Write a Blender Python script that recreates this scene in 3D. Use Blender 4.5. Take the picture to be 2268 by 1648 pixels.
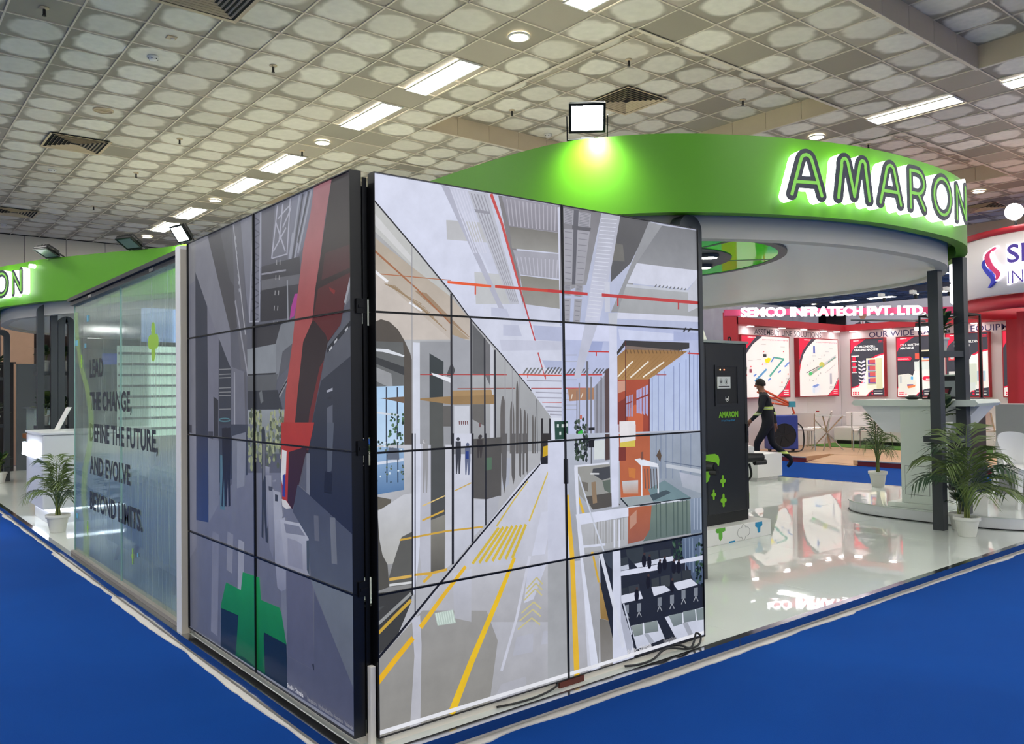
import bpy, bmesh, math, random
from mathutils import Vector, Matrix
import numpy as np

for o in list(bpy.data.objects):
    bpy.data.objects.remove(o, do_unlink=True)
scene = bpy.context.scene
COL = scene.collection
random.seed(7)
PI = math.pi

# ---------------------------------------------------------------- camera
CAM_LOC = Vector((-1.6677, -2.9539, 1.5003))
CAM_F = Vector((0.62861017, 0.77742611, 0.02139853))
CAM_R = Vector((0.77771329, -0.62848520, -0.01297678))
CAM_U = Vector((-0.00336017, -0.02479926, 0.99968680))
cam_data = bpy.data.cameras.new('camera')
cam_data.sensor_width = 36.0
cam_data.lens = 28.8852
cam_data.clip_end = 200
cam = bpy.data.objects.new('camera', cam_data)
m = Matrix((CAM_R, CAM_U, -CAM_F)).transposed().to_4x4()
m.translation = CAM_LOC
cam.matrix_world = m
COL.objects.link(cam)
scene.camera = cam

# ---------------------------------------------------------------- world, exposure
world = bpy.data.worlds.new('hall_air')
scene.world = world
world.use_nodes = True
world.node_tree.nodes['Background'].inputs[0].default_value = (0.92, 0.95, 1.0, 1)
world.node_tree.nodes['Background'].inputs[1].default_value = 0.6
scene.view_settings.view_transform = 'Standard'
scene.view_settings.look = 'None'
scene.view_settings.exposure = 0.0
scene.view_settings.gamma = 1.0
scene.view_settings.use_curve_mapping = False
LAMP = 50.0          # radiance of the hall's ceiling lamps
DOWN = 30.0

# ---------------------------------------------------------------- helpers
def lin(c):
    out = []
    for v in c[:3]:
        v = v / 255.0
        out.append(v / 12.92 if v <= 0.04045 else ((v + 0.055) / 1.055) ** 2.4)
    return tuple(out) + (1.0,)

def new_mat(name):
    mt = bpy.data.materials.new(name)
    mt.use_nodes = True
    return mt, mt.node_tree, mt.node_tree.nodes['Principled BSDF']

def mat(name, rgb, rough=0.5, metal=0.0, emit=None, es=1.0, spec=0.5, coat=0.0, noise=0.0, nscale=20.0, bump=0.0):
    mt, nt, b = new_mat(name)
    b.inputs['Base Color'].default_value = lin(rgb)
    b.inputs['Roughness'].default_value = rough
    b.inputs['Metallic'].default_value = metal
    b.inputs['Specular IOR Level'].default_value = spec
    b.inputs['Coat Weight'].default_value = coat
    if emit is not None:
        b.inputs['Emission Color'].default_value = lin(emit)
        b.inputs['Emission Strength'].default_value = es
    if noise > 0 or bump > 0:
        tc = nt.nodes.new('ShaderNodeTexCoord')
        n = nt.nodes.new('ShaderNodeTexNoise')
        n.inputs['Scale'].default_value = nscale
        n.inputs['Detail'].default_value = 4
        nt.links.new(tc.outputs['Object'], n.inputs['Vector'])
        if noise > 0:
            mx = nt.nodes.new('ShaderNodeMix'); mx.data_type = 'RGBA'
            c = lin(rgb)
            mx.inputs['A'].default_value = tuple(max(0, v * (1 - noise)) for v in c[:3]) + (1,)
            mx.inputs['B'].default_value = tuple(min(1, v * (1 + noise)) for v in c[:3]) + (1,)
            nt.links.new(n.outputs['Fac'], mx.inputs['Factor'])
            nt.links.new(mx.outputs['Result'], b.inputs['Base Color'])
        if bump > 0:
            bp = nt.nodes.new('ShaderNodeBump')
            bp.inputs['Strength'].default_value = bump
            bp.inputs['Distance'].default_value = 0.01
            nt.links.new(n.outputs['Fac'], bp.inputs['Height'])
            nt.links.new(bp.outputs['Normal'], b.inputs['Normal'])
    return mt

class MB:
    """collects shapes for one mesh object"""
    def __init__(self):
        self.v = []; self.f = []; self.mi = []; self.cur = 0
        self.col = []; self.ccol = None
    def add(self, vs, fs):
        o = len(self.v)
        self.v += [tuple(p) for p in vs]
        for f in fs:
            self.f.append(tuple(i + o for i in f)); self.mi.append(self.cur)
        return self
    def box(self, x0, x1, y0, y1, z0, z1):
        vs = [(x0,y0,z0),(x1,y0,z0),(x1,y1,z0),(x0,y1,z0),(x0,y0,z1),(x1,y0,z1),(x1,y1,z1),(x0,y1,z1)]
        return self.add(vs, [(3,2,1,0),(4,5,6,7),(0,1,5,4),(1,2,6,5),(2,3,7,6),(3,0,4,7)])
    def hexa(self, b, t):
        """bottom quad b, top quad t (4 points each)"""
        return self.add(list(b) + list(t), [(3,2,1,0),(4,5,6,7),(0,1,5,4),(1,2,6,5),(2,3,7,6),(3,0,4,7)])
    def prism(self, poly, z0, z1, axis='z'):
        n = len(poly)
        def P(a, b, c):
            return (a, b, c) if axis == 'z' else ((a, c, b) if axis == 'y' else (c, a, b))
        vs = [P(a, b, z0) for a, b in poly] + [P(a, b, z1) for a, b in poly]
        fs = [tuple(range(n - 1, -1, -1)), tuple(range(n, 2 * n))]
        fs += [(i, (i + 1) % n, n + (i + 1) % n, n + i) for i in range(n)]
        return self.add(vs, fs)
    def lathe(self, prof, c=(0, 0, 0), n=20, cap=True, axis='z'):
        vs = []
        for r, z in prof:
            for k in range(n):
                a = 2 * PI * k / n
                p = (r * math.cos(a), r * math.sin(a), z)
                if axis == 'y': p = (p[0], p[2], p[1])
                if axis == 'x': p = (p[2], p[0], p[1])
                vs.append((c[0] + p[0], c[1] + p[1], c[2] + p[2]))
        fs = []
        for i in range(len(prof) - 1):
            for k in range(n):
                a = i * n + k; b = i * n + (k + 1) % n
                fs.append((a, b, b + n, a + n))
        if cap:
            fs.append(tuple(range(n - 1, -1, -1)))
            fs.append(tuple((len(prof) - 1) * n + k for k in range(n)))
        return self.add(vs, fs)
    def tube(self, pts, r, n=8, close=False):
        pts = [Vector(p) for p in pts]
        rs = r if isinstance(r, (list, tuple)) else [r] * len(pts)
        vs = []; up0 = None
        for i, p in enumerate(pts):
            if close: d = pts[(i + 1) % len(pts)] - pts[i - 1]
            else: d = pts[min(i + 1, len(pts) - 1)] - pts[max(i - 1, 0)]
            if d.length < 1e-9: d = Vector((0, 0, 1))
            d.normalize()
            if up0 is None:
                up0 = Vector((0, 0, 1)) if abs(d.z) < 0.9 else Vector((1, 0, 0))
            s = d.cross(up0)
            if s.length < 1e-6: s = d.cross(Vector((0.3, 1, 0.2)))
            s.normalize(); u = s.cross(d); up0 = u
            for k in range(n):
                a = 2 * PI * k / n
                vs.append(p + s * (rs[i] * math.cos(a)) + u * (rs[i] * math.sin(a)))
        fs = []
        L = len(pts)
        for i in range(L if close else L - 1):
            for k in range(n):
                a = i * n + k; b = i * n + (k + 1) % n
                c = ((i + 1) % L) * n + (k + 1) % n; d = ((i + 1) % L) * n + k
                fs.append((a, b, c, d))
        if not close:
            fs.append(tuple(range(n - 1, -1, -1))); fs.append(tuple((L - 1) * n + k for k in range(n)))
        return self.add(vs, fs)
    def quad(self, a, b, c, d):
        return self.add([a, b, c, d], [(0, 1, 2, 3)])
    def poly(self, pts):
        return self.add(pts, [tuple(range(len(pts)))])
    def ball(self, c, r, n=12, m=8, sx=1, sy=1, sz=1):
        prof = []
        vs = []; fs = []
        for i in range(m + 1):
            t = PI * i / m
            for k in range(n):
                a = 2 * PI * k / n
                vs.append((c[0] + sx * r * math.sin(t) * math.cos(a), c[1] + sy * r * math.sin(t) * math.sin(a), c[2] + sz * r * math.cos(t)))
        for i in range(m):
            for k in range(n):
                a = i * n + k; b = i * n + (k + 1) % n
                fs.append((a, a + n, b + n, b))
        return self.add(vs, fs)
    def mesh(self, name, mats):
        me = bpy.data.meshes.new(name)
        me.from_pydata(self.v, [], self.f)
        for mm in (mats if isinstance(mats, (list, tuple)) else [mats]):
            me.materials.append(mm)
        for p, i in zip(me.polygons, self.mi):
            p.material_index = i
        me.update()
        return me
    def build(self, name, mats, parent=None, smooth=False, bevel=0.0, segs=2, loc=None):
        me = self.mesh(name, mats)
        bm = bmesh.new(); bm.from_mesh(me)
        bmesh.ops.remove_doubles(bm, verts=bm.verts, dist=1e-6)
        if bevel > 0:
            es = [e for e in bm.edges if len(e.link_faces) == 2 and e.calc_face_angle(0) > 0.5]
            bmesh.ops.bevel(bm, geom=es, offset=bevel, segments=segs, affect='EDGES', profile=0.5, clamp_overlap=True)
        bmesh.ops.recalc_face_normals(bm, faces=bm.faces)
        bm.to_mesh(me); bm.free()
        if smooth:
            for p in me.polygons: p.use_smooth = True
        o = bpy.data.objects.new(name, me)
        COL.objects.link(o)
        if parent is not None: o.parent = parent
        if loc is not None: o.location = loc
        return o

def thing(name, label, cat, loc=(0, 0, 0), rz=0.0, group=None, kind=None):
    o = bpy.data.objects.new(name, None)
    o.empty_display_size = 0.1
    COL.objects.link(o)
    o.location = loc; o.rotation_euler = (0, 0, rz)
    if kind: o['kind'] = kind
    if label: o['label'] = label
    if cat: o['category'] = cat
    if group: o['group'] = group
    return o

def tag(o, label, cat, group=None):
    o['label'] = label; o['category'] = cat
    if group: o['group'] = group
    return o

def struct(o, label=None):
    o['kind'] = 'structure'
    if label: o['label'] = label
    return o

def share(me, name, parent=None, loc=(0, 0, 0), rot=(0, 0, 0), scale=None):
    o = bpy.data.objects.new(name, me)
    COL.objects.link(o)
    o.location = loc; o.rotation_euler = rot
    if scale: o.scale = scale
    if parent is not None: o.parent = parent
    return o

def dup(root, loc=None, rz=None, label=None, parent=None):
    r = root.copy(); COL.objects.link(r)
    if loc is not None: r.location = loc
    if rz is not None: r.rotation_euler = (0, 0, rz)
    if label: r['label'] = label
    if parent is not None: r.parent = parent
    for ch in list(root.children):
        c = ch.copy(); COL.objects.link(c); c.parent = r
        for g in list(ch.children):
            d = g.copy(); COL.objects.link(d); d.parent = c
    return r

def text_obj(name, body, size, material, mw, parent=None, extrude=0.0, offset=0.0, align='LEFT', sx=1.0, space=1.0):
    """lettering as a mesh; mw places its local XY plane"""
    cu = bpy.data.curves.new(name, 'FONT')
    cu.body = body; cu.size = size; cu.extrude = extrude; cu.offset = offset
    cu.align_x = align; cu.resolution_u = 3; cu.space_character = space
    t = bpy.data.objects.new(name, cu)
    COL.objects.link(t)
    me = bpy.data.meshes.new_from_object(t)
    bpy.data.objects.remove(t, do_unlink=True)
    bpy.data.curves.remove(cu)
    me.materials.clear(); me.materials.append(material)
    if sx != 1.0:
        for v in me.vertices: v.co.x *= sx
    me.transform(mw)
    me.name = name
    o = bpy.data.objects.new(name, me)
    COL.objects.link(o)
    if parent is not None: o.parent = parent
    return o

def frame(origin, xdir, ydir):
    x = Vector(xdir).normalized(); y = Vector(ydir).normalized(); z = x.cross(y)
    mm = Matrix((x, y, z)).transposed().to_4x4(); mm.translation = Vector(origin)
    return mm

def px_area(p, s=0.6):
    """rough projected size of a piece of size s at p, 0 when outside the view"""
    d = Vector(p) - CAM_LOC
    z = d.dot(CAM_F)
    if z < 0.3: return 0
    u = d.dot(CAM_R) / z; v = d.dot(CAM_U) / z
    if abs(u) > 0.66 or abs(v) > 0.49: return 0
    return (s / z) ** 2 * abs(d.normalized().z)

def catmull(pts, n=6, closed=True):
    out = []
    L = len(pts)
    for i in range(L if closed else L - 1):
        p0, p1, p2, p3 = (pts[(i + k - 1) % L] if closed else pts[min(max(i + k - 1, 0), L - 1)] for k in range(4))
        for j in range(n):
            t = j / n
            out.append(tuple(0.5 * ((2 * b) + (-a + c) * t + (2*a - 5*b + 4*c - d) * t*t + (-a + 3*b - 3*c + d) * t*t*t) for a, b, c, d in zip(p0, p1, p2, p3)))
    if not closed: out.append(tuple(pts[-1]))
    return out

def offset_loop(pts, d):
    """closed 2D loop moved d to its left"""
    out = []
    L = len(pts)
    for i in range(L):
        a = Vector(pts[i - 1]); b = Vector(pts[(i + 1) % L])
        t = (b - a).normalized()
        out.append((pts[i][0] - t.y * d, pts[i][1] + t.x * d))
    return out

# ================================================================ materials of the hall
def nmath(nt, op, a, b=None, clamp=False):
    n = nt.nodes.new('ShaderNodeMath'); n.operation = op; n.use_clamp = clamp
    for i, v in enumerate((a, b)):
        if v is None: continue
        if isinstance(v, (int, float)): n.inputs[i].default_value = v
        else: nt.links.new(v, n.inputs[i])
    return n.outputs[0]

def mix_rgb(nt, fac, a, b):
    n = nt.nodes.new('ShaderNodeMix'); n.data_type = 'RGBA'
    if isinstance(fac, (int, float)): n.inputs['Factor'].default_value = fac
    else: nt.links.new(fac, n.inputs['Factor'])
    for k, v in (('A', a), ('B', b)):
        if isinstance(v, tuple): n.inputs[k].default_value = v
        else: nt.links.new(v, n.inputs[k])
    return n.outputs['Result']

GX, GY, TS = 4.35, 4.82, 0.6        # ceiling grid
ZC = 5.383                          # ceiling height
CH = 0.27                           # depth of the coffers

def tile_material():
    mt, nt, b = new_mat('ceiling_tile_smudged')
    geo = nt.nodes.new('ShaderNodeNewGeometry')
    sep = nt.nodes.new('ShaderNodeSeparateXYZ')
    nt.links.new(geo.outputs['Position'], sep.inputs[0])
    gx = nmath(nt, 'DIVIDE', nmath(nt, 'SUBTRACT', sep.outputs[0], GX), TS)
    gy = nmath(nt, 'DIVIDE', nmath(nt, 'SUBTRACT', sep.outputs[1], GY), TS)
    ix = nmath(nt, 'FLOOR', gx); iy = nmath(nt, 'FLOOR', gy)
    comb = nt.nodes.new('ShaderNodeCombineXYZ')
    nt.links.new(ix, comb.inputs[0]); nt.links.new(iy, comb.inputs[1])
    wn = nt.nodes.new('ShaderNodeTexWhiteNoise'); wn.noise_dimensions = '2D'
    nt.links.new(comb.outputs[0], wn.inputs['Vector'])
    wsep = nt.nodes.new('ShaderNodeSeparateColor')
    nt.links.new(wn.outputs['Color'], wsep.inputs[0])
    def cent(g, i, r):
        d = nmath(nt, 'SUBTRACT', nmath(nt, 'SUBTRACT', g, i), 0.5)
        d = nmath(nt, 'ADD', d, nmath(nt, 'MULTIPLY', nmath(nt, 'SUBTRACT', r, 0.5), 0.16))
        return nmath(nt, 'POWER', nmath(nt, 'MULTIPLY', nmath(nt, 'ABSOLUTE', d), 2.0), 2.6)
    dx = cent(gx, ix, wsep.outputs[1]); dy = cent(gy, iy, wsep.outputs[2])
    dist = nmath(nt, 'POWER', nmath(nt, 'ADD', dx, dy), 1 / 2.6)
    n1 = nt.nodes.new('ShaderNodeTexNoise'); n1.inputs['Scale'].default_value = 3.4
    n1.inputs['Detail'].default_value = 1.6; n1.inputs['Distortion'].default_value = 0.5
    nt.links.new(geo.outputs['Position'], n1.inputs['Vector'])
    dist = nmath(nt, 'ADD', dist, nmath(nt, 'MULTIPLY', nmath(nt, 'SUBTRACT', n1.outputs['Fac'], 0.5), 0.62))
    mr = nt.nodes.new('ShaderNodeMapRange'); mr.interpolation_type = 'SMOOTHSTEP'
    mr.inputs['From Min'].default_value = 0.93; mr.inputs['From Max'].default_value = 0.70
    nt.links.new(dist, mr.inputs['Value'])
    clean = nmath(nt, 'GREATER_THAN', wsep.outputs[0], 0.07)      # a few tiles were never wiped
    row = nmath(nt, 'FLOORED_MODULO', nmath(nt, 'ADD', ix, 1.0), 10.0)
    clean = nmath(nt, 'MULTIPLY', clean, nmath(nt, 'GREATER_THAN', row, 0.5))   # nor the tiles of the lamp rows
    amount = nmath(nt, 'ADD', 0.55, nmath(nt, 'MULTIPLY', wn.outputs['Value'], 0.45))
    fac = nmath(nt, 'MULTIPLY', nmath(nt, 'MULTIPLY', mr.outputs[0], clean), amount)
    n2 = nt.nodes.new('ShaderNodeTexNoise'); n2.inputs['Scale'].default_value = 11.0; n2.inputs['Detail'].default_value = 4
    nt.links.new(geo.outputs['Position'], n2.inputs['Vector'])
    fac = nmath(nt, 'MULTIPLY', fac, nmath(nt, 'ADD', 0.72, nmath(nt, 'MULTIPLY', n2.outputs['Fac'], 0.45)), True)
    dirt = mix_rgb(nt, wsep.outputs[1], lin((138, 132, 118)), lin((168, 160, 144)))
    c = mix_rgb(nt, fac, dirt, lin((240, 236, 222)))
    nt.links.new(c, b.inputs['Base Color'])
    b.inputs['Roughness'].default_value = 0.62
    b.inputs['Specular IOR Level'].default_value = 0.25
    return mt

M_TILE = tile_material()
M_BAR = mat('ceiling_grid_bar', (214, 204, 184), 0.5)
M_COFFER = mat('coffer_board', (196, 180, 155), 0.7, noise=0.08, nscale=3)
M_WALLPANEL = mat('cream_wall_panel', (226, 220, 205), 0.6, noise=0.06, nscale=2)
M_DARKWALL = mat('far_brown_wall', (92, 76, 70), 0.8)
M_LAMPFRAME = mat('lamp_frame_white', (215, 212, 205), 0.4)
M_LAMP = mat('lamp_diffuser', (255, 255, 255), 0.5, emit=(255, 253, 246), es=LAMP)
M_DOWN = mat('downlight_glass', (255, 255, 255), 0.5, emit=(255, 240, 205), es=DOWN)
M_VENT = mat('vent_beige_metal', (196, 178, 146), 0.5)
M_BLACKHOLE = mat('duct_interior', (14, 13, 12), 0.9)
M_WHITEPLASTIC = mat('white_plastic', (228, 228, 224), 0.4)
M_DARKMETAL = mat('dark_metal', (50, 48, 46), 0.45, metal=0.6)

def carpet_material():
    mt, nt, b = new_mat('blue_needle_felt_carpet')
    tc = nt.nodes.new('ShaderNodeTexCoord')
    n1 = nt.nodes.new('ShaderNodeTexNoise'); n1.inputs['Scale'].default_value = 0.55; n1.inputs['Detail'].default_value = 3; n1.inputs['Distortion'].default_value = 1.2
    n2 = nt.nodes.new('ShaderNodeTexNoise'); n2.inputs['Scale'].default_value = 260; n2.inputs['Detail'].default_value = 2
    for n in (n1, n2): nt.links.new(tc.outputs['Object'], n.inputs['Vector'])
    c = mix_rgb(nt, n1.outputs['Fac'], lin((2, 50, 122)), lin((8, 74, 158)))
    c2 = mix_rgb(nt, nmath(nt, 'MULTIPLY', n2.outputs['Fac'], 0.5), c, lin((2, 44, 108)))
    nt.links.new(c2, b.inputs['Base Color'])
    b.inputs['Roughness'].default_value = 0.95
    b.inputs['Specular IOR Level'].default_value = 0.1
    b.inputs['Sheen Weight'].default_value = 0.25
    b.inputs['Sheen Roughness'].default_value = 0.6
    b.inputs['Sheen Tint'].default_value = lin((50, 100, 180))
    bp = nt.nodes.new('ShaderNodeBump'); bp.inputs['Strength'].default_value = 0.25; bp.inputs['Distance'].default_value = 0.004
    nt.links.new(n2.outputs['Fac'], bp.inputs['Height']); nt.links.new(bp.outputs['Normal'], b.inputs['Normal'])
    return mt
M_CARPET = carpet_material()

# ================================================================ floor and hall walls
g = MB()
g.box(-14, 38, -14, 20.2, -0.05, 0.0)
struct(g.build('floor', M_CARPET), 'blue needle felt carpet of the exhibition hall')

wb = thing('wall_back', 'cream panelled end wall of the hall', None, (0, 20.0, 0), kind='structure')
g = MB(); g.box(-14, 38, 0.0, 0.2, 3.38, 5.9); g.build('wall_backing', M_DARKMETAL, wb)
pm = MB(); pm.box(0.006, 0.894, -0.025, 0, 0.006, 0.994)
pme = pm.mesh('wall_panel', M_WALLPANEL)
for i in range(-6, 14):
    for j in range(2):
        share(pme, 'wall_panel', wb, (i * 0.9 - 0.13, 0, j * 1.0 + 3.4))
g = MB(); g.box(38.0, 38.2, -14, 20.2, 0, 5.9)
struct(g.build('wall_right', M_DARKWALL), 'dark brown far side wall of the hall')

# low dark passage beyond the end wall
g = MB(); g.box(-14, 38, 20.2, 34, -0.05, 0.0); struct(g.build('floor_beyond', mat('grey_hall_floor', (120, 116, 112), .6)), 'grey floor of the passage beyond the end wall')
g = MB(); g.box(-14, 38, 20.2, 34, 3.38, 3.5); struct(g.build('ceiling_beyond', mat('dark_passage_ceiling', (88, 74, 68), .8)), 'low dark ceiling of the passage beyond the end wall')
g = MB(); g.box(-14, 38, 34, 34.2, 0, 3.5); struct(g.build('wall_beyond', mat('passage_wall', (150, 140, 134), .8)), 'far wall of the passage beyond the end wall')

# ================================================================ ceiling
ceil = thing('ceiling', 'suspended ceiling of smudged square tiles with raised coffers', None, (0, 0, ZC), kind='structure')
coffers = [(4.95 + 6 * i, -2.98 + 6 * j) for i in range(0, 5) for j in (-1, 0, 1, 2)]
CW = 4.2
def level(cx, cy):
    for x, y in coffers:
        if x < cx < x + CW and y < cy < y + CW: return CH
    return 0.0
tiles = []
for ix in range(-30, 56):
    for iy in range(-30, 25):
        x = GX + ix * TS; y = GY + iy * TS
        lv = level(x + 0.3, y + 0.3)
        tiles.append((px_area((x + 0.3, y + 0.3, ZC + lv)), x, y, lv))
tiles.sort(key=lambda t: -t[0])
near = tiles[:290]; rest = tiles[290:]
tm = MB(); tm.box(-0.291, 0.291, -0.291, 0.291, 0.004, 0.016)
tme = tm.mesh('ceiling_tile', M_TILE)
for _, x, y, lv in near:
    share(tme, 'ceiling_tile', ceil, (x + 0.3, y + 0.3, lv + random.uniform(-0.001, 0.002)), (random.uniform(-.004, .004), random.uniform(-.004, .004), 0))
g = MB()
for _, x, y, lv in rest:
    g.box(x + 0.009, x + 0.591, y + 0.009, y + 0.591, lv + 0.004, lv + 0.016)
o = g.build('ceiling_tiles', M_TILE, ceil); o['kind'] = 'stuff'
g = MB()
for _, x, y, lv in tiles:
    g.box(x - 0.009, x + 0.009, y - 0.009, y + 0.609, lv - 0.006, lv + 0.012)
    g.box(x + 0.009, x + 0.591, y - 0.009, y + 0.009, lv - 0.006, lv + 0.012)
g.build('ceiling_grid', M_BAR, ceil)
# coffer sides, board by board where they are in view
bm_ = MB(); bm_.box(0.003, 0.597, -0.010, 0.010, -0.004, CH + 0.02)
cme = bm_.mesh('coffer_board', M_COFFER)
lipm = MB()
for x, y in coffers:
    vis = (x, y) in [(4.95, -2.98), (4.95, 3.02), (10.95, 3.02), (4.95, 9.02), (10.95, -2.98)] or False
    g = MB()
    for k in range(7):
        for (px_, py_, rz) in ((x + k * TS, y, 0), (x + k * TS, y + CW, 0), (x, y + k * TS, PI / 2), (x + CW, y + k * TS, PI / 2)):
            if any(abs(x - a) < .01 and abs(y - b) < .01 for a, b in [(4.95, -2.98), (4.95, 3.02), (10.95, 3.02)]):
                share(cme, 'coffer_board', ceil, (px_, py_, 0), (0, 0, rz))
            else:
                if rz == 0: g.box(px_, px_ + TS, py_ - .01, py_ + .01, -0.004, CH + .02)
                else: g.box(px_ - .01, px_ + .01, py_, py_ + TS, -0.004, CH + .02)
    if g.v: g.build('coffer_side', M_COFFER, ceil)
    for (a, b, c, d) in ((x - .03, x + CW + .03, y - .03, y + .012), (x - .03, x + CW + .03, y + CW - .012, y + CW + .03), (x - .03, x + .012, y, y + CW), (x + CW - .012, x + CW + .03, y, y + CW)):
        lipm.box(a, b, c, d, -0.012, -0.004)
lipm.build('coffer_lip', M_BAR, ceil)
# roof slab that closes the void above the tiles
g = MB(); g.box(-14, 38.2, -14, 20.2, 0.36, 0.42); g.build('roof_slab', M_BLACKHOLE, ceil)

# ---- ceiling lamps
def panel_lamp():
    t = thing('ceiling_light', 'long recessed rectangular lamp panel glowing white in the tiled ceiling', 'ceiling lamp', group='rectangular ceiling lamps in rows')
    g = MB()
    for a, b, c, d in ((-.165, .165, -.615, -.595), (-.165, .165, .595, .615), (-.165, -.148, -.595, .595), (.148, .165, -.595, .595)):
        g.box(a, b, c, d, -0.022, -0.007)
    g.build('lamp_frame', M_LAMPFRAME, t)
    g = MB(); g.box(-.147, .147, -.594, .594, -0.018, -0.007); g.build('diffuser', M_LAMP, t)
    return t
def down_lamp():
    t = thing('downlight', 'round recessed downlight glowing warm white in the tiled ceiling', 'ceiling lamp', group='round ceiling downlights')
    g = MB(); g.lathe([(.125, -.007), (.125, -.02), (.105, -.026), (.105, -.007)], n=28, cap=False); g.build('rim', M_LAMPFRAME, t, smooth=True)
    g = MB(); g.lathe([(.104, -.007), (.104, -.02), (.05, -.026)], n=28); g.build('diffuser', M_DOWN, t)
    return t
p0 = panel_lamp(); d0 = down_lamp(); pu = du = False
for i in range(-2, 6):
    lx = 4.05 + 6 * i
    for k in range(-3, 5):
        for dy, kind in ((0.62, 'p'), (2.42, 'p'), (3.92, 'd')):
            y = dy + 4.8 * k
            if not -12.5 < y < 19.0: continue
            if kind == 'p':
                o = p0 if not pu else dup(p0); pu = True
            else:
                o = d0 if not du else dup(d0); du = True
            o.location = (lx, y, ZC)

for k in range(7):
    for yy in (22.5, 26.5):
        o = dup(p0); o.location = (-4 + k * 4.5, yy, 3.38); o.rotation_euler = (0, 0, PI / 2)
        o['label'] = 'lamp panel in the low dark ceiling beyond the end wall'; o['group'] = 'lamps in the low passage ceiling'
# ---- air vents
def vent():
    t = thing('ceiling_vent', 'square beige air diffuser with nested louvre frames', 'air vent', group='square air diffusers in the ceiling')
    def ring(a, b, z0, z1, name):
        g = MB()
        A = [(-a, -a), (a, -a), (a, a), (-a, a)]; B = [(-b, -b), (b, -b), (b, b), (-b, b)]
        v = [(x, y, z0) for x, y in A] + [(x, y, z1) for x, y in B] + [(x, y, z0 + .006) for x, y in A] + [(x, y, z1 + .006) for x, y in B]
        f = []
        for i in range(4):
            j = (i + 1) % 4
            f += [(i, j, 4 + j, 4 + i), (8 + i, 8 + j, 12 + j, 12 + i), (i, j, 8 + j, 8 + i), (4 + i, 4 + j, 12 + j, 12 + i)]
        g.add(v, f); g.build(name, M_VENT, t)
    g = MB(); g.box(-.40, .40, -.40, .40, -.008, -.004); g.build('duct_opening', M_BLACKHOLE, t)
    ring(.42, .385, -.026, -.018, 'vent_frame')
    for k in range(6):
        a = .345 - k * .053
        ring(a, a - .012, -.026, -.0095, 'louvre')
    return t
v0 = vent(); vu = False
for (x, y, z) in [(1.05, -0.98, ZC), (1.05, 5.02, ZC), (1.05, 11.02, ZC), (1.05, 17.02, ZC), (7.05, 5.12, ZC + CH), (7.05, -0.88, ZC + CH), (17.7, 4.5, ZC), (13.05, 5.12, ZC + CH)]:
    o = v0 if not vu else dup(v0); vu = True
    o.location = (x, y, z)

# ---- sprinklers, smoke detectors, speaker
def sprinkler():
    t = thing('sprinkler', 'small dark sprinkler head hanging from a ceiling tile', 'sprinkler', group='sprinkler heads under the ceiling')
    g = MB(); g.lathe([(.045, .003), (.045, -.004), (.03, -.012), (.012, -.014)], n=14); g.build('rosette', M_VENT, t, smooth=True)
    g = MB(); g.lathe([(.014, -.012), (.014, -.07), (.02, -.075), (.02, -.082)], n=10); g.build('nozzle', M_DARKMETAL, t)
    return t
s0 = sprinkler(); su = False
for (x, y, z) in [(2.25, 6.33, 0), (2.25, 9.87, 0), (2.25, 12.3, 0), (-.15, 6.3, 0), (2.25, 15.5, 0), (2.25, 3.3, 0), (6.0, 4.1, CH), (6.0, 6.45, CH), (8.4, 4.1, CH), (8.4, 6.45, CH), (-.15, 9.9, 0), (-.15, 3.3, 0), (4.0, 9.35, 0), (12.0, 4.1, CH), (14.4, 4.1, CH)]:
    o = s0 if not su else dup(s0); su = True
    o.location = (x, y, ZC + z)
def smoke():
    t = thing('smoke_detector', 'round white smoke detector on a ceiling tile', 'smoke detector', group='white smoke detectors under the ceiling')
    g = MB(); g.lathe([(.065, .002), (.065, -.018), (.05, -.022), (.05, -.034), (.035, -.045), (.012, -.048)], n=20); g.build('body', M_WHITEPLASTIC, t, smooth=True)
    g = MB()
    for k in range(6):
        a = k * PI / 3
        g.box(.049 * math.cos(a) - .006, .049 * math.cos(a) + .006, .049 * math.sin(a) - .006, .049 * math.sin(a) + .006, -.034, -.026)
    g.build('intake_slot', M_DARKMETAL, t)
    return t
k0 = smoke(); ku = False
for (x, y, z) in [(1.05, 6.9, 0), (1.05, 12.9, 0), (7.2, 7.0, CH), (1.05, 18.6, 0), (7.2, 1.0, CH)]:
    o = k0 if not ku else dup(k0); ku = True
    o.location = (x, y, ZC + z)
t = thing('ceiling_speaker', 'flat beige round speaker grille in a dark ceiling tile', 'speaker', (1.03, 9.18, ZC))
g = MB(); g.lathe([(.13, .003), (.13, -.01), (.11, -.016), (.11, -.004)], n=24, cap=False); g.build('rim', M_VENT, t, smooth=True)
g = MB(); g.lathe([(.108, .0), (.108, -.008), (.03, -.012)], n=24); g.build('grille', mat('speaker_mesh', (168, 152, 120), .6), t)
g = MB(); g.box(-.1, .1, -.006, .006, -.018, -.012); g.build('crossbar', M_VENT, t)
t = thing('indicator_plate', 'small square beige indicator plate on a dark ceiling tile', 'plate', (1.06, 6.24, ZC))
g = MB(); g.box(-.05, .05, -.045, .045, -.012, .003); g.build('plate', M_VENT, t, bevel=.004)
g = MB(); g.lathe([(.022, -.012), (.022, -.02), (.012, -.022)], c=(0.012, 0, 0), n=12); g.build('indicator', M_LAMPFRAME, t)

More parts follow.
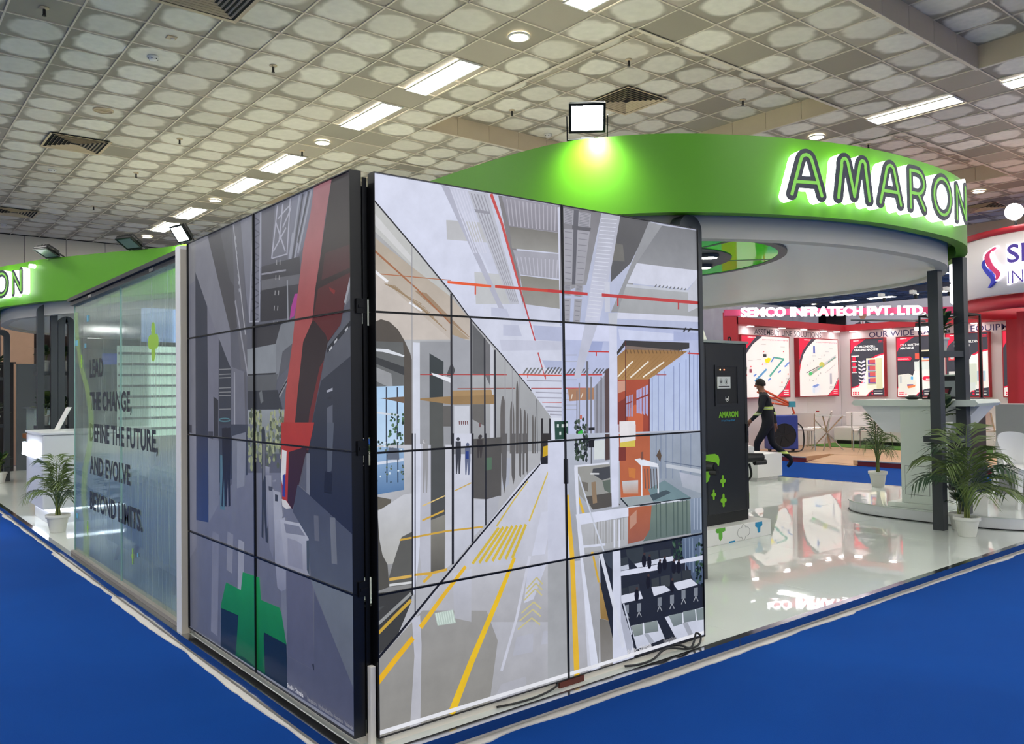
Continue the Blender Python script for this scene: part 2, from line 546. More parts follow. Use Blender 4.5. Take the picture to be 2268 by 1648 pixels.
# ================================================================ booth platform
def floor_material():
    mt, nt, b = new_mat('white_gloss_floor_film')
    b.inputs['Base Color'].default_value = lin((216, 221, 216))
    b.inputs['Roughness'].default_value = 0.02
    b.inputs['Specular IOR Level'].default_value = 0.9
    tc = nt.nodes.new('ShaderNodeTexCoord')
    n = nt.nodes.new('ShaderNodeTexNoise'); n.inputs['Scale'].default_value = 5.0; n.inputs['Detail'].default_value = 2
    nt.links.new(tc.outputs['Object'], n.inputs['Vector'])
    bp = nt.nodes.new('ShaderNodeBump'); bp.inputs['Strength'].default_value = 0.03; bp.inputs['Distance'].default_value = 0.012
    nt.links.new(n.outputs['Fac'], bp.inputs['Height']); nt.links.new(bp.outputs['Normal'], b.inputs['Normal'])
    return mt
M_FLOOR = floor_material()
M_STEEL = mat('polished_steel_trim', (190, 192, 196), 0.12, metal=1.0, noise=0.10, nscale=8)
M_RISER = mat('platform_riser_white', (214, 210, 204), 0.7)
M_CREAM = mat('cream_painted_board', (222, 216, 204), 0.55, noise=0.05, nscale=6)
M_WHITE = mat('white_painted_board', (232, 231, 228), 0.4)
M_BLACK = mat('black_bezel', (10, 10, 12), 0.35)
M_BLACKM = mat('black_mount_metal', (20, 21, 23), 0.4, metal=0.5)
M_WOOD = mat('red_brown_wood', (92, 38, 26), 0.6, noise=0.25, nscale=18)
M_CABLE = mat('black_cable', (14, 14, 15), 0.45)

PX0, PX1, PY0, PY1, PZ = -0.125, 9.85, -0.10, 16.5, 0.07
plat = thing('booth_platform', 'raised white gloss platform floor edged with polished steel', 'platform', (0, 0, 0))
sw, sl = 1.22, 2.44
ix = 0
x = PX0 + 0.045
while x < PX1 - 0.06:
    x1 = min(x + sw, PX1 - 0.045)
    y = PY0 + 0.045 - (0.9 if ix % 2 else 0)
    while y < PY1 - 0.06:
        ya = max(y, PY0 + 0.045); yb = min(y + sl, PY1 - 0.045)
        if yb - ya > 0.05:
            g = MB(); g.box(x + .001, x1 - .001, ya + .001, yb - .001, 0.02, PZ)
            g.build('floor_panel', M_FLOOR, plat)
        y += sl
    x = x1; ix += 1
g = MB(); g.box(PX0 + .02, PX1 - .02, PY0 + .02, PY1 - .02, 0.0, 0.02); g.build('riser', M_RISER, plat)
def trim_run(a, b, fixed, along, sgn):
    s = a; segs = []
    while s < b - 0.01:
        e = min(s + 2.4, b); g = MB()
        if along == 'x':
            o0, o1 = sorted((fixed, fixed + sgn * 0.045)); f0, f1 = sorted((fixed, fixed - sgn * 0.004))
            g.box(s + .002, e - .002, o0, o1, PZ - .001, PZ + .0025); g.box(s + .002, e - .002, f0, f1, 0.028, PZ + .0025)
        else:
            o0, o1 = sorted((fixed, fixed + sgn * 0.045)); f0, f1 = sorted((fixed, fixed - sgn * 0.004))
            g.box(o0, o1, s + .002, e - .002, PZ - .001, PZ + .0025); g.box(f0, f1, s + .002, e - .002, 0.028, PZ + .0025)
        g.build('edge_trim', M_STEEL, plat)
        s = e
trim_run(PX0, PX1, PY0, 'x', 1); trim_run(PY0, PY1, PX0, 'y', 1)
trim_run(PX0, PX1, PY1, 'x', -1); trim_run(PY0, PY1, PX1, 'y', -1)
# torn white sheet between trim and carpet
rr = random.Random(3)
def wavy_sheet(n, f):
    g = MB(); w = 0.03
    pts = []
    for i in range(n + 1):
        if rr.random() < 0.07: w = rr.uniform(0.012, 0.02)
        w = min(0.042, max(0.012, w + rr.uniform(-0.006, 0.007)))
        pts.append(w)
    for i in range(n):
        a, b = i / n, (i + 1) / n
        p = [f(a, -0.02), f(b, -0.02), f(b, pts[i + 1]), f(a, pts[i])]
        g.hexa([(q[0], q[1], 0.0005) for q in p], [(q[0], q[1], 0.006) for q in p])
    return g
L1 = PX1 - PX0; L2 = PY1 - PY0
g = wavy_sheet(150, lambda t, d: (PX0 + t * L1, PY0 - d)); g.build('underlay_sheet', M_RISER, plat)
g = wavy_sheet(220, lambda t, d: (PX0 - d, PY0 + t * L2)); g.build('underlay_sheet', M_RISER, plat)

# ================================================================ video walls
def screen_material():
    mt, nt, b = new_mat('lit_screen_picture')
    at = nt.nodes.new('ShaderNodeAttribute'); at.attribute_name = 'picture'
    b.inputs['Base Color'].default_value = (0.006, 0.006, 0.008, 1)
    b.inputs['Roughness'].default_value = 0.28
    b.inputs['Specular IOR Level'].default_value = 0.35
    tc = nt.nodes.new('ShaderNodeTexCoord')
    n1 = nt.nodes.new('ShaderNodeTexNoise'); n1.inputs['Scale'].default_value = 9; n1.inputs['Detail'].default_value = 6; n1.inputs['Roughness'].default_value = .6
    nt.links.new(tc.outputs['Object'], n1.inputs['Vector'])
    gain = nmath(nt, 'ADD', 0.80, nmath(nt, 'MULTIPLY', n1.outputs['Fac'], 0.36))
    vm = nt.nodes.new('ShaderNodeVectorMath'); vm.operation = 'SCALE'
    nt.links.new(at.outputs['Color'], vm.inputs[0]); nt.links.new(gain, vm.inputs['Scale'])
    nt.links.new(vm.outputs[0], b.inputs['Emission Color'])
    b.inputs['Emission Strength'].default_value = 1.0
    return mt
M_SCREEN = screen_material()

def tri_clip(poly, u0, u1, v0, v1):
    """clip a convex polygon of (u, v, colour) to a rectangle"""
    def cut(P, f, inter):
        out = []
        for i in range(len(P)):
            a, b = P[i - 1], P[i]
            fa, fb = f(a), f(b)
            if fa >= 0:
                if fb >= 0: out.append(b)
                else: out.append(inter(a, b, fa / (fa - fb)))
            elif fb >= 0:
                out.append(inter(a, b, fa / (fa - fb))); out.append(b)
        return out
    def it(a, b, t):
        return (a[0] + (b[0] - a[0]) * t, a[1] + (b[1] - a[1]) * t, tuple(p + (q - p) * t for p, q in zip(a[2], b[2])))
    for f in (lambda p: p[0] - u0, lambda p: u1 - p[0], lambda p: p[1] - v0, lambda p: v1 - p[1]):
        poly = cut(poly, f, it)
        if len(poly) < 3: return []
    return poly

from mathutils.geometry import tessellate_polygon
def rgb(c): return c
def expand_art(art):
    """picture table (millimetres) -> painted polygons [(colours, points, layer)]; a polygon lies above whatever it overlaps"""
    rnd = random.Random(11); polys = []
    for e in art:
        if isinstance(e[0], list):                     # clump of leaf dabs
            cols, (a, b, c, d), n, size = e
            for _ in range(n):
                cx = a + (c - a) * (0.5 + 0.5 * math.sin(rnd.uniform(-1.57, 1.57))); cy = rnd.uniform(b, d)
                s1 = size * rnd.uniform(.6, 1.2); s2 = size * rnd.uniform(.6, 1.3)
                polys.append(([rgb(rnd.choice(cols))], [((cx + s1 * math.cos(k * PI / 3)) / 1000, (cy + s2 * math.sin(k * PI / 3)) / 1000) for k in range(6)]))
        elif len(e) == 4:                              # stroke
            col, w0, w1, p = e
            P = [Vector((p[i], p[i + 1])) for i in range(0, len(p), 2)]; n = len(P) - 1
            for i in range(n):
                d = (P[i + 1] - P[i])
                if d.length < 1e-6: continue
                d.normalize(); nn = Vector((-d.y, d.x)) / 2
                a = w0 + (w1 - w0) * i / n; b = w0 + (w1 - w0) * (i + 1) / n
                q = [P[i] + nn * a, P[i + 1] + nn * b, P[i + 1] - nn * b, P[i] - nn * a]
                polys.append(([rgb(col)], [(v.x / 1000, v.y / 1000) for v in q]))
        else:
            p = e[-1]
            polys.append(([rgb(c) for c in e[:-1]], [(p[i] / 1000, p[i + 1] / 1000) for i in range(0, len(p), 2)]))
    out = []; boxes = np.zeros((len(polys), 4)); lay = np.zeros(len(polys), int)
    for i, (cols, P) in enumerate(polys):
        us = [q[0] for q in P]; vs = [q[1] for q in P]
        bx = (min(us), max(us), min(vs), max(vs)); boxes[i] = bx
        if i:
            B = boxes[:i]
            hit = (B[:, 0] < bx[1]) & (B[:, 1] > bx[0]) & (B[:, 2] < bx[3]) & (B[:, 3] > bx[2])
            if hit.any(): lay[i] = lay[:i][hit].max() + 1
        out.append((cols, P, int(lay[i])))
    return out
def video_wall(name, label, origin, udir, ndir, pw, art, caption):
    """udir: along the wall as seen by a viewer going right; ndir: towards the viewer"""
    ph = 0.575
    t = thing(name, label, 'video wall', origin)
    U = Vector(udir); N = Vector(ndir)
    def P(u, v, n): return tuple(U * u + Vector((0, 0, 1)) * v + N * n)
    # triangles of the picture, in painting order
    tris = []
    for cols, pts, layer in expand_art(art):
        vs = [(p[0], p[1]) for p in pts]
        if len(cols) == 1: cs = [cols[0]] * len(pts)
        else:
            # two colours: blend from the first point side (cols[0]) downwards to cols[1]
            zs = [p[1] for p in pts]; zt, zb = max(zs), min(zs)
            cs = []
            for p in pts:
                k = (zt - p[1]) / (zt - zb + 1e-9)
                cs.append(tuple(a + (b - a) * k for a, b in zip(cols[0], cols[1])))
        cs = [lin(c)[:3] for c in cs]
        for tri in tessellate_polygon([[Vector((a, b, 0)) for a, b in vs]]):
            tris.append((layer, [(vs[i][0], vs[i][1], cs[i]) for i in tri]))
    for r in range(4):
        for c in range(2):
            u0, v0 = c * pw, r * ph
            g = MB()
            def bx(ua, ub, va, vb, na, nb):
                b4 = [P(ua, va, na), P(ub, va, na), P(ub, va, nb), P(ua, va, nb)]
                t4 = [P(ua, vb, na), P(ub, vb, na), P(ub, vb, nb), P(ua, vb, nb)]
                g.hexa(b4, t4)
            e = 0.0005
            bx(u0 + e, u0 + pw - e, v0 + e, v0 + ph - e, -0.042, -0.002)
            bx(u0 + .05, u0 + pw - .05, v0 + .05, v0 + ph - .05, -0.085, -0.042)
            w = 0.0042
            for a in ((u0 + e, u0 + pw - e, v0 + e, v0 + w), (u0 + e, u0 + pw - e, v0 + ph - w, v0 + ph - e), (u0 + e, u0 + w, v0 + w, v0 + ph - w), (u0 + pw - w, u0 + pw - e, v0 + w, v0 + ph - w)):
                bx(*a, -0.002, 0.010)
            pan = g.build('display_panel', M_BLACK, t)
            vs, fs, cc = [], [], []
            for layer, tri in tris:
                q = tri_clip(tri, u0 + w, u0 + pw - w, v0 + w, v0 + ph - w)
                if not q: continue
                o = len(vs)
                for a in q:
                    vs.append(P(a[0], a[1], -0.0015 + 0.00004 * layer)); cc.append(a[2])
                fs.append(tuple(range(o, o + len(q))))
            me = bpy.data.meshes.new('screen'); me.from_pydata(vs, [], fs)
            ca = me.color_attributes.new('picture', 'FLOAT_COLOR', 'POINT')
            flat = np.ones((len(cc), 4), dtype=np.float32); flat[:, :3] = np.array(cc, dtype=np.float32)
            ca.data.foreach_set('color', flat.ravel())
            me.materials.append(M_SCREEN); me.update()
            so = bpy.data.objects.new('screen', me); COL.objects.link(so); so.parent = pan
            # mounting bracket on the back
            g = MB()
            def bx(ua, ub, va, vb, na, nb):
                g.hexa([P(ua, va, na), P(ub, va, na), P(ub, va, nb), P(ua, va, nb)], [P(ua, vb, na), P(ub, vb, na), P(ub, vb, nb), P(ua, vb, nb)])
            bx(u0 + .02, u0 + pw - .02, v0 + .10, v0 + .14, -0.12, -0.085); bx(u0 + .02, u0 + pw - .02, v0 + ph - .14, v0 + ph - .10, -0.12, -0.085)
            for uu in (u0 + .01, u0 + pw - .05): bx(uu, uu + .04, v0 + .06, v0 + ph - .06, -0.10, -0.042)
            g.build('mount_bracket', M_BLACKM, pan)
    for (s, u, v, size, shade) in caption:
        mm = bpy.data.materials.get('caption_%d' % shade) or mat('caption_%d' % shade, (0, 0, 0), .3, emit=(shade, shade, shade + 6), es=1.0)
        mw = Matrix((U, Vector((0, 0, 1)), N)).transposed().to_4x4(); mw.translation = Vector(P(u, v, 0.010))
        text_obj('caption', s, size, mm, mw, t, extrude=0.0, offset=0.0008)
    return t

ART_R = [
((208,212,232),(196,199,212),[-51,2384,2327,2453,2248,-216,-76,-58]),((214,218,238),(206,210,230),[-31,2295,481,2376,566,1727,-37,1699]),
((196,199,218),(200,204,224),[343,2291,1066,2300,1054,1715,723,1702,570,1988]),((186,187,192),[363,2145,563,2157,600,2069,367,2060]),
((190,192,196),[512,1930,717,1930,766,1799,519,1785]),((176,178,196),[339,2294,379,2293,694,1748,664,1747]),((206,208,226),6,6,[388,2286,513,2014]),
((206,208,226),6,6,[404,2286,526,2015]),((206,208,226),6,6,[421,2287,540,2016]),((206,208,226),6,6,[437,2287,553,2018]),
((206,208,226),6,6,[454,2287,567,2019]),((206,208,226),6,6,[470,2287,580,2020]),((184,186,198),[480,2292,594,2293,771,1799,715,1796]),
((150,150,162),6,3,[500,2281,723,1805]),((150,150,162),6,3,[518,2281,733,1805]),((150,150,162),6,3,[536,2282,743,1806]),
((150,150,162),6,3,[554,2282,753,1806]),((150,150,162),6,3,[573,2282,764,1807]),((146,146,158),[516,2213,602,2212,610,2200,524,2199]),
((126,124,128),[653,2293,723,2295,796,1793,772,1863,709,2072]),((150,148,160),(132,130,140),[673,2294,1045,2294,1038,2163,716,2158]),
((172,170,182),7,7,[703,2284,721,2162]),((172,170,182),7,7,[727,2285,743,2162]),((172,170,182),7,7,[751,2285,766,2163]),
((172,170,182),7,7,[776,2285,788,2163]),((172,170,182),7,7,[801,2285,811,2164]),((172,170,182),7,7,[826,2285,834,2164]),
((172,170,182),7,7,[851,2285,857,2165]),((172,170,182),8,8,[876,2285,881,2165]),((172,170,182),8,8,[902,2286,904,2166]),
((172,170,182),8,8,[928,2286,928,2167]),((172,170,182),8,8,[954,2286,952,2167]),((172,170,182),8,8,[980,2286,976,2168]),
((172,170,182),8,8,[1007,2286,1000,2168]),((172,170,182),8,8,[1034,2286,1025,2169]),
((118,116,112),(146,145,142),[716,2158,1036,2162,1029,2063,731,2057]),((160,160,172),[737,2049,1036,2058,1032,1937,774,1938]),
((182,182,196),6,6,[759,2021,780,1943]),((182,182,196),6,6,[784,2022,802,1943]),((182,182,196),6,6,[809,2023,824,1942]),
((182,182,196),6,6,[834,2023,846,1941]),((182,182,196),6,6,[859,2024,868,1941]),((182,182,196),6,6,[885,2025,891,1940]),
((182,182,196),6,6,[910,2025,913,1939]),((182,182,196),7,7,[936,2026,936,1938]),((182,182,196),7,7,[962,2027,959,1938]),
((182,182,196),7,7,[989,2027,982,1937]),((182,182,196),7,7,[1015,2028,1005,1936]),
((134,132,124),(150,149,146),[778,1934,1031,1930,1029,1790,799,1801]),((206,209,228),[1020,2286,1047,2291,1039,1723,1025,1722]),
((196,76,74),18,12,[612,2294,671,2170,772,1883]),((186,70,74),10,7,[772,1883,867,1625]),((186,80,80),8,5,[882,1575,923,1458]),
((226,92,50),12,12,[366,1873,607,1871]),((198,66,52),13,14,[628,1872,777,1873,1035,1874]),((206,80,56),8,8,[517,1866,516,1828]),
((176,182,210),[852,1703,1040,1702,1039,1632,867,1634]),((186,190,212),[605,1775,694,1772,714,1733,605,1736]),
((188,192,214),[673,1700,764,1700,784,1649,672,1649]),((170,178,208),[908,1539,1035,1536,1034,1493,929,1499]),
((192,195,214),[652,1629,1041,1632,1040,1590,661,1579]),((96,98,102),[917,1474,928,1474,956,1505,945,1505]),
((96,98,102),[939,1474,950,1474,978,1506,967,1505]),((96,98,102),[961,1474,972,1474,1000,1506,989,1506]),
((96,98,102),[983,1474,994,1474,1022,1506,1011,1506]),((96,98,102),[1005,1474,1016,1474,1044,1506,1033,1506]),
((96,98,102),[1027,1475,1038,1475,1067,1506,1056,1506]),((120,122,122),[786,1474,797,1474,823,1502,811,1502]),
((120,122,122),[809,1474,820,1474,846,1502,834,1502]),((120,122,122),[831,1474,843,1474,869,1502,857,1502]),
((120,122,122),[855,1474,866,1474,892,1503,881,1502]),((120,122,122),[878,1474,890,1474,916,1503,904,1503]),((205,84,70),6,6,[755,1470,1038,1466]),
((180,70,66),5,5,[817,1470,816,1453]),((180,70,66),5,5,[928,1468,928,1448]),((170,90,92),5,5,[837,1405,1037,1403]),
((190,110,112),4,4,[904,1338,1036,1334]),((160,160,176),6,6,[811,1442,1038,1438]),((160,160,176),6,6,[863,1386,1036,1380]),
((160,160,176),6,6,[873,1361,1036,1356]),((160,160,176),6,6,[925,1316,1035,1310]),((160,160,176),6,6,[936,1295,1035,1290]),
((160,160,176),6,6,[952,1279,1034,1273]),
((168,168,170),(176,178,186),[-53,2218,3,2185,192,2012,390,1823,481,1723,680,1544,836,1394,962,1262,884,1048,808,1005,572,799,487,725,384,640,315,582,185,473,93,393,-9,311,-72,262]),
((190,191,190),[-9,2194,3,2182,192,2009,381,1819,381,1763,183,1925,-10,2069]),((206,206,208),[-9,2145,183,1968,183,1939,-10,2096]),
((176,164,148),(190,180,172),[-11,2041,183,1925,381,1811,485,1715,484,1624,379,1622,189,1753,-12,1902]),
((196,187,180),[-12,1902,189,1753,379,1622,-15,1610]),((150,128,100),3,3,[51,1844,232,1769]),((150,128,100),3,3,[59,1843,252,1752]),
((150,128,100),3,3,[67,1842,272,1734]),((150,128,100),3,3,[75,1841,293,1716]),((150,128,100),3,3,[83,1840,314,1698]),
((150,128,100),3,3,[91,1839,335,1679]),((150,128,100),3,3,[99,1839,356,1661]),((156,132,108),4,4,[198,1825,362,1710]),
((156,132,108),4,4,[205,1824,376,1701]),((156,132,108),4,4,[212,1823,390,1692]),((156,132,108),4,4,[219,1822,405,1683]),
((156,132,108),4,4,[225,1821,419,1674]),((156,132,108),4,4,[232,1820,434,1664]),((156,132,108),4,4,[239,1819,448,1655]),
((156,132,108),4,4,[246,1818,463,1646]),((156,132,108),4,4,[253,1817,478,1636]),((160,106,74),9,6,[-3,1982,207,1833,388,1685]),
((172,110,78),4,4,[0,1882,382,1882]),((232,232,236),12,12,[0,1896,67,1852]),((230,230,236),9,9,[168,1773,231,1740]),
((168,150,128),[380,1696,479,1628,379,1625]),((176,178,182),(150,152,156),[-15,1610,588,1620,680,1544,836,1394,962,1262,959,1101,-20,1157]),
((150,152,158),[221,1610,378,1614,372,1135,215,1144]),((160,162,170),[388,1644,484,1617,477,1129,381,1134]),
((96,97,100),[497,1697,561,1638,558,1470,494,1473]),((110,110,114),[568,1631,595,1604,592,1420,566,1466]),
((196,198,208),[597,1605,614,1589,607,1121,589,1122]),
((84,78,72),[-14,1673,1,1683,33,1696,73,1687,113,1657,146,1608,172,1558,182,1516,179,1137,-20,1149]),
((96,98,98),(120,124,128),[-15,1605,137,1604,141,1537,137,1140,-20,1149]),((216,220,228),[-15,1576,64,1573,143,1549,141,1542,40,1562,-16,1565]),
((60,62,64),[-16,1548,141,1501,141,1466,-16,1521]),((150,152,156),[-16,1507,79,1473,86,1409,-17,1452]),
((172,204,236),(190,214,238),[-17,1419,137,1422,137,1140,-20,1149]),((52,60,78),6,6,[55,1417,52,1145]),((52,60,78),6,6,[107,1416,104,1142]),
((108,88,72),[22,1372,141,1377,141,1349,61,1366]),((205,212,224),8,8,[-1,1315,109,1300]),
([(52,82,58),(70,104,72),(40,60,50),(92,120,96)],[65,1161,134,1305],46,7),((206,210,224),[185,1605,219,1604,215,1135,179,1137]),
((58,64,66),[268,1560,340,1525,336,1363,266,1371]),((84,86,84),[266,1371,336,1363,336,1128,263,1132]),
((74,76,78),[357,1473,382,1525,400,1488,390,1466,358,1462]),((150,122,84),[218,1368,384,1375,619,1379,626,1336,384,1338,218,1361]),
((166,136,96),[385,1399,599,1401,604,1377,384,1375]),((98,96,94),[335,1333,384,1332,384,1243,333,1245]),
((104,102,100),[492,1337,560,1336,562,1237,491,1270]),((200,203,214),[393,1332,475,1330,472,1135,390,1140]),((168,70,70),4,5,[219,1469,689,1469]),
((150,96,92),4,5,[412,1408,739,1406]),((226,228,236),[275,1477,376,1455,380,1432,284,1466]),((110,70,72),5,5,[419,1266,420,1250]),
((110,70,72),5,5,[430,1266,431,1249]),((110,70,72),5,5,[441,1265,442,1249]),((110,70,72),6,6,[452,1265,453,1248]),
((110,70,72),6,6,[463,1264,465,1248]),((110,74,74),8,8,[532,1253,532,1234]),
((98,95,94),[679,1279,677,1238,672,1206,666,1188,659,1189,654,1207,650,1239,649,1280,651,1320,656,1352,662,1370,669,1370,675,1352,678,1319]),
((98,95,94),[649,1280,679,1279,676,1108,647,1110]),
((98,95,94),[731,1269,729,1235,725,1208,720,1193,714,1194,709,1209,706,1236,705,1270,707,1304,711,1331,716,1346,722,1346,727,1331,730,1304]),
((98,95,94),[705,1270,731,1269,728,1105,702,1106]),
((98,95,94),[758,1348,756,1306,754,1274,750,1256,746,1256,743,1274,742,1307,742,1348,743,1389,746,1422,749,1440,753,1440,756,1422,758,1389]),
((98,95,94),[742,1348,758,1348,754,1103,737,1104]),
((98,95,94),[776,1252,775,1225,772,1203,769,1191,766,1191,763,1203,762,1225,761,1253,763,1280,765,1302,768,1314,771,1314,774,1302,775,1280]),
((98,95,94),[761,1253,776,1252,773,1102,759,1103]),
((98,95,94),[802,1243,801,1216,798,1194,795,1182,791,1182,788,1194,786,1216,786,1244,787,1271,790,1293,793,1306,797,1306,800,1293,802,1271]),
((98,95,94),[786,1244,802,1243,800,1101,783,1102]),
((98,95,94),[815,1235,814,1211,812,1192,811,1181,809,1181,807,1192,806,1211,806,1235,807,1259,809,1279,811,1289,812,1289,814,1279,815,1259]),
((98,95,94),[806,1235,815,1235,812,1100,804,1100]),
((98,95,94),[848,1226,847,1202,845,1182,843,1171,841,1172,839,1182,838,1202,838,1226,839,1250,840,1270,843,1281,845,1280,847,1270,848,1250]),
((98,95,94),[838,1226,848,1226,846,1098,835,1099]),
((98,95,94),[862,1221,861,1199,859,1181,858,1171,856,1171,854,1181,853,1199,853,1222,854,1244,856,1262,857,1272,859,1272,861,1262,862,1244]),
((98,95,94),[853,1222,862,1221,859,1097,851,1098]),((46,46,52),11,11,[384,1823,377,1126]),((46,46,52),10,10,[490,1714,484,1119]),
((46,46,52),9,9,[564,1636,558,1115]),((46,46,52),9,9,[622,1582,617,1111]),((46,46,52),4,4,[870,1353,869,1097]),
((150,150,156),5,5,[680,1536,675,1108]),((150,150,156),5,5,[722,1505,717,1106]),((150,150,156),5,5,[765,1462,761,1103]),
((150,150,156),4,4,[185,2012,176,1137]),((60,58,64),[544,1192,541,1185,535,1183,528,1186,525,1193,528,1199,535,1201,542,1198]),
((60,58,64),[520,1182,550,1181,551,1115,517,1117]),((70,80,110),[425,1190,422,1184,416,1181,409,1184,407,1191,410,1197,416,1199,423,1196]),
((70,80,110),[401,1181,430,1179,431,1122,399,1124]),((190,190,196),[246,1184,243,1178,237,1176,231,1178,228,1185,231,1191,237,1193,243,1190]),
((190,190,196),[223,1175,251,1173,252,1133,221,1135]),((40,40,46),7,5,[3,2185,192,2012,390,1823,481,1723,680,1544,836,1394]),
((214,218,232),[951,1263,1034,1260,1031,1087,948,1092]),((40,70,58),[981,1245,1034,1243,1032,1136,982,1155]),
((205,215,215),[1000,1228,1017,1228,1016,1170,999,1171]),((190,192,200),(120,120,118),[-17,1184,180,1174,172,545,-25,465]),
((150,180,214),(84,118,160),[-17,1177,134,1161,134,989,-19,979]),((206,214,230),12,12,[-9,1106,133,1115]),((40,50,66),5,5,[55,1181,53,1026]),
((40,50,66),5,5,[106,1178,105,1022]),([(60,84,70),(88,104,84),(44,60,58),(210,224,236)],[2,1149,133,1199],18,5),
([(60,84,70),(88,104,84),(44,60,58),(210,224,236)],[1,1018,132,1092],22,5),((96,104,120),[62,1169,111,1162,113,1115,54,1119]),
((96,92,82),[-19,979,73,955,68,929,6,917,-20,918]),
((196,198,206),(176,176,172),[8,912,131,969,177,971,175,812,129,795,110,738,78,692,52,691,26,738,14,816]),
((82,80,74),[-20,918,8,912,15,800,29,733,52,691,57,626,60,599,-23,585]),((92,92,88),[78,692,120,795,175,812,173,592,60,599,57,634]),
((206,168,84),12,12,[60,629,173,627]),((206,208,210),10,10,[60,606,173,600]),((62,62,60),[-23,585,172,569,162,516,97,396,-13,319,-26,307]),
((150,152,152),14,14,[-12,447,163,555]),((196,160,60),14,15,[-10,409,80,472,163,527]),((74,76,76),[-24,525,37,526,-7,499,-24,495]),
((206,210,226),[182,1174,219,1176,219,846,200,675,179,544,174,569]),((182,184,196),[221,1172,269,1169,262,626,219,616,207,713]),
((76,78,78),[269,1153,342,1158,337,833,265,841]),((136,134,126),(92,90,84),[265,849,338,865,333,632,262,626]),
((196,198,208),[344,1166,377,1164,372,650,337,631]),((204,207,222),(190,193,206),[388,1212,484,1208,479,730,382,649]),
((150,152,158),[387,1155,483,1154,482,1117,387,1122]),((84,82,80),[496,1183,653,1184,647,918,584,907,492,920]),
((190,193,206),[494,916,559,908,555,801,493,753]),((170,172,182),[563,909,638,919,626,852,565,801]),
((168,172,186),[652,1089,707,1086,694,966,655,943]),((94,92,92),[653,1201,688,1199,679,1002,666,925,653,1012]),
((94,92,92),[710,1198,737,1197,730,998,720,962,710,1008]),((94,92,92),[757,1196,773,1196,767,995,762,991,756,1004]),
((94,92,92),[779,1195,793,1195,787,993,782,1005,777,1003]),((94,92,92),[799,1195,813,1194,808,992,803,1019,797,1001]),
((84,110,90),[557,1095,596,1095,595,1042,556,1036]),((200,160,64),8,8,[111,784,337,793,540,789]),((206,166,70),8,8,[222,852,333,882]),
((200,168,90),5,5,[389,962,480,990]),((206,164,64),11,11,[180,630,262,624,346,628]),((210,170,66),13,13,[224,592,267,621]),
((220,190,120),5,5,[223,913,339,946]),((56,58,66),[421,1186,418,1180,412,1178,405,1181,403,1187,406,1193,412,1196,418,1193]),
((56,58,66),[398,1178,426,1176,426,1110,419,1034,412,1034,411,1104,404,1035,398,1035,397,1111]),
((60,56,56),[540,1189,537,1183,530,1180,523,1183,521,1190,524,1196,530,1199,537,1196]),
((60,56,56),[515,1180,545,1179,545,1142,538,1096,531,1097,529,1137,523,1097,516,1098,515,1144]),
((150,150,154),[250,1186,248,1180,242,1178,236,1181,233,1187,236,1193,242,1196,248,1193]),
((150,150,154),[228,1178,255,1177,255,1076,248,967,241,967,240,1071,233,968,228,969,227,1078]),
((96,104,132),[472,1159,469,1153,462,1150,456,1153,453,1160,456,1166,462,1169,469,1166]),
((96,104,132),[448,1150,477,1149,477,1092,470,1026,462,1026,461,1086,454,1027,448,1028,447,1094]),((40,60,130),[452,1131,468,1130,468,1097,451,1098]),
((34,34,38),12,12,[384,1213,376,645]),((34,34,38),12,12,[490,1208,483,726]),((34,34,38),8,8,[564,1205,558,793]),((34,34,38),6,6,[177,1222,169,546]),
((34,34,38),5,5,[191,1221,182,473]),
((206,209,226),(150,149,148),[957,1107,1124,1097,1196,-403,-55,-45,-9,307,93,389,185,469,314,578,384,636,487,721,572,794,808,1001,884,1044]),
((190,191,200),(160,160,164),[314,578,384,636,1088,548,1082,266,217,427]),
((152,151,150),(140,138,132),[-26,292,106,390,218,475,555,414,617,268,547,-101,-30,-22]),
((190,192,206),(176,176,182),[166,449,206,457,212,334,200,-55,146,-56,176,294]),((192,194,208),(170,171,178),[374,609,475,611,471,380,381,413]),
((200,203,220),[886,817,958,818,906,619,824,621]),((196,199,216),[800,580,917,573,832,418,774,410]),((176,178,190),[727,263,829,261,822,175,703,182]),
((178,180,192),[888,258,1045,246,1043,174,875,199]),((172,173,182),[635,70,780,71,778,-24,570,-15]),((198,200,214),16,16,[812,622,728,349,636,129]),
((226,176,34),27,24,[-19,207,87,301,170,370]),((226,180,44),23,17,[207,406,333,527,444,627]),((226,186,36),40,19,[358,6,469,207,620,454,720,628]),
((206,180,66),14,14,[481,633,631,775]),((206,180,66),14,15,[518,632,657,775]),((206,180,66),15,15,[554,631,683,774]),
((206,180,66),15,15,[592,630,710,774]),((206,180,66),15,15,[629,629,737,773]),((206,180,66),15,16,[667,628,764,773]),
((206,180,66),16,16,[706,627,791,772]),((202,180,90),9,6,[618,783,715,886,809,974]),((206,182,84),10,7,[811,784,888,923,952,1039]),
((196,188,140),8,8,[791,473,852,516,889,479]),((196,188,140),8,8,[783,448,847,490,886,453]),((196,188,140),8,8,[775,423,843,464,884,427]),
((196,188,140),8,8,[757,366,832,405,878,366]),((196,188,140),8,8,[746,333,826,371,874,331]),((196,188,140),8,8,[735,296,819,333,870,292]),
((182,198,190),[279,452,374,451,389,391,293,397]),((206,222,214),4,4,[286,452,297,400]),((206,222,214),4,4,[297,452,308,399]),
((206,222,214),4,4,[309,451,320,399]),((206,222,214),4,4,[321,451,332,398]),((206,222,214),4,4,[332,450,343,397]),
((206,222,214),4,4,[344,450,355,397]),((206,222,214),4,4,[356,449,367,396]),((206,222,214),4,4,[368,449,379,396]),
((26,26,30),13,7,[-18,304,93,391,315,580,487,723,884,1046]),((40,38,40),[894,1262,906,1262,904,1056,888,1057]),
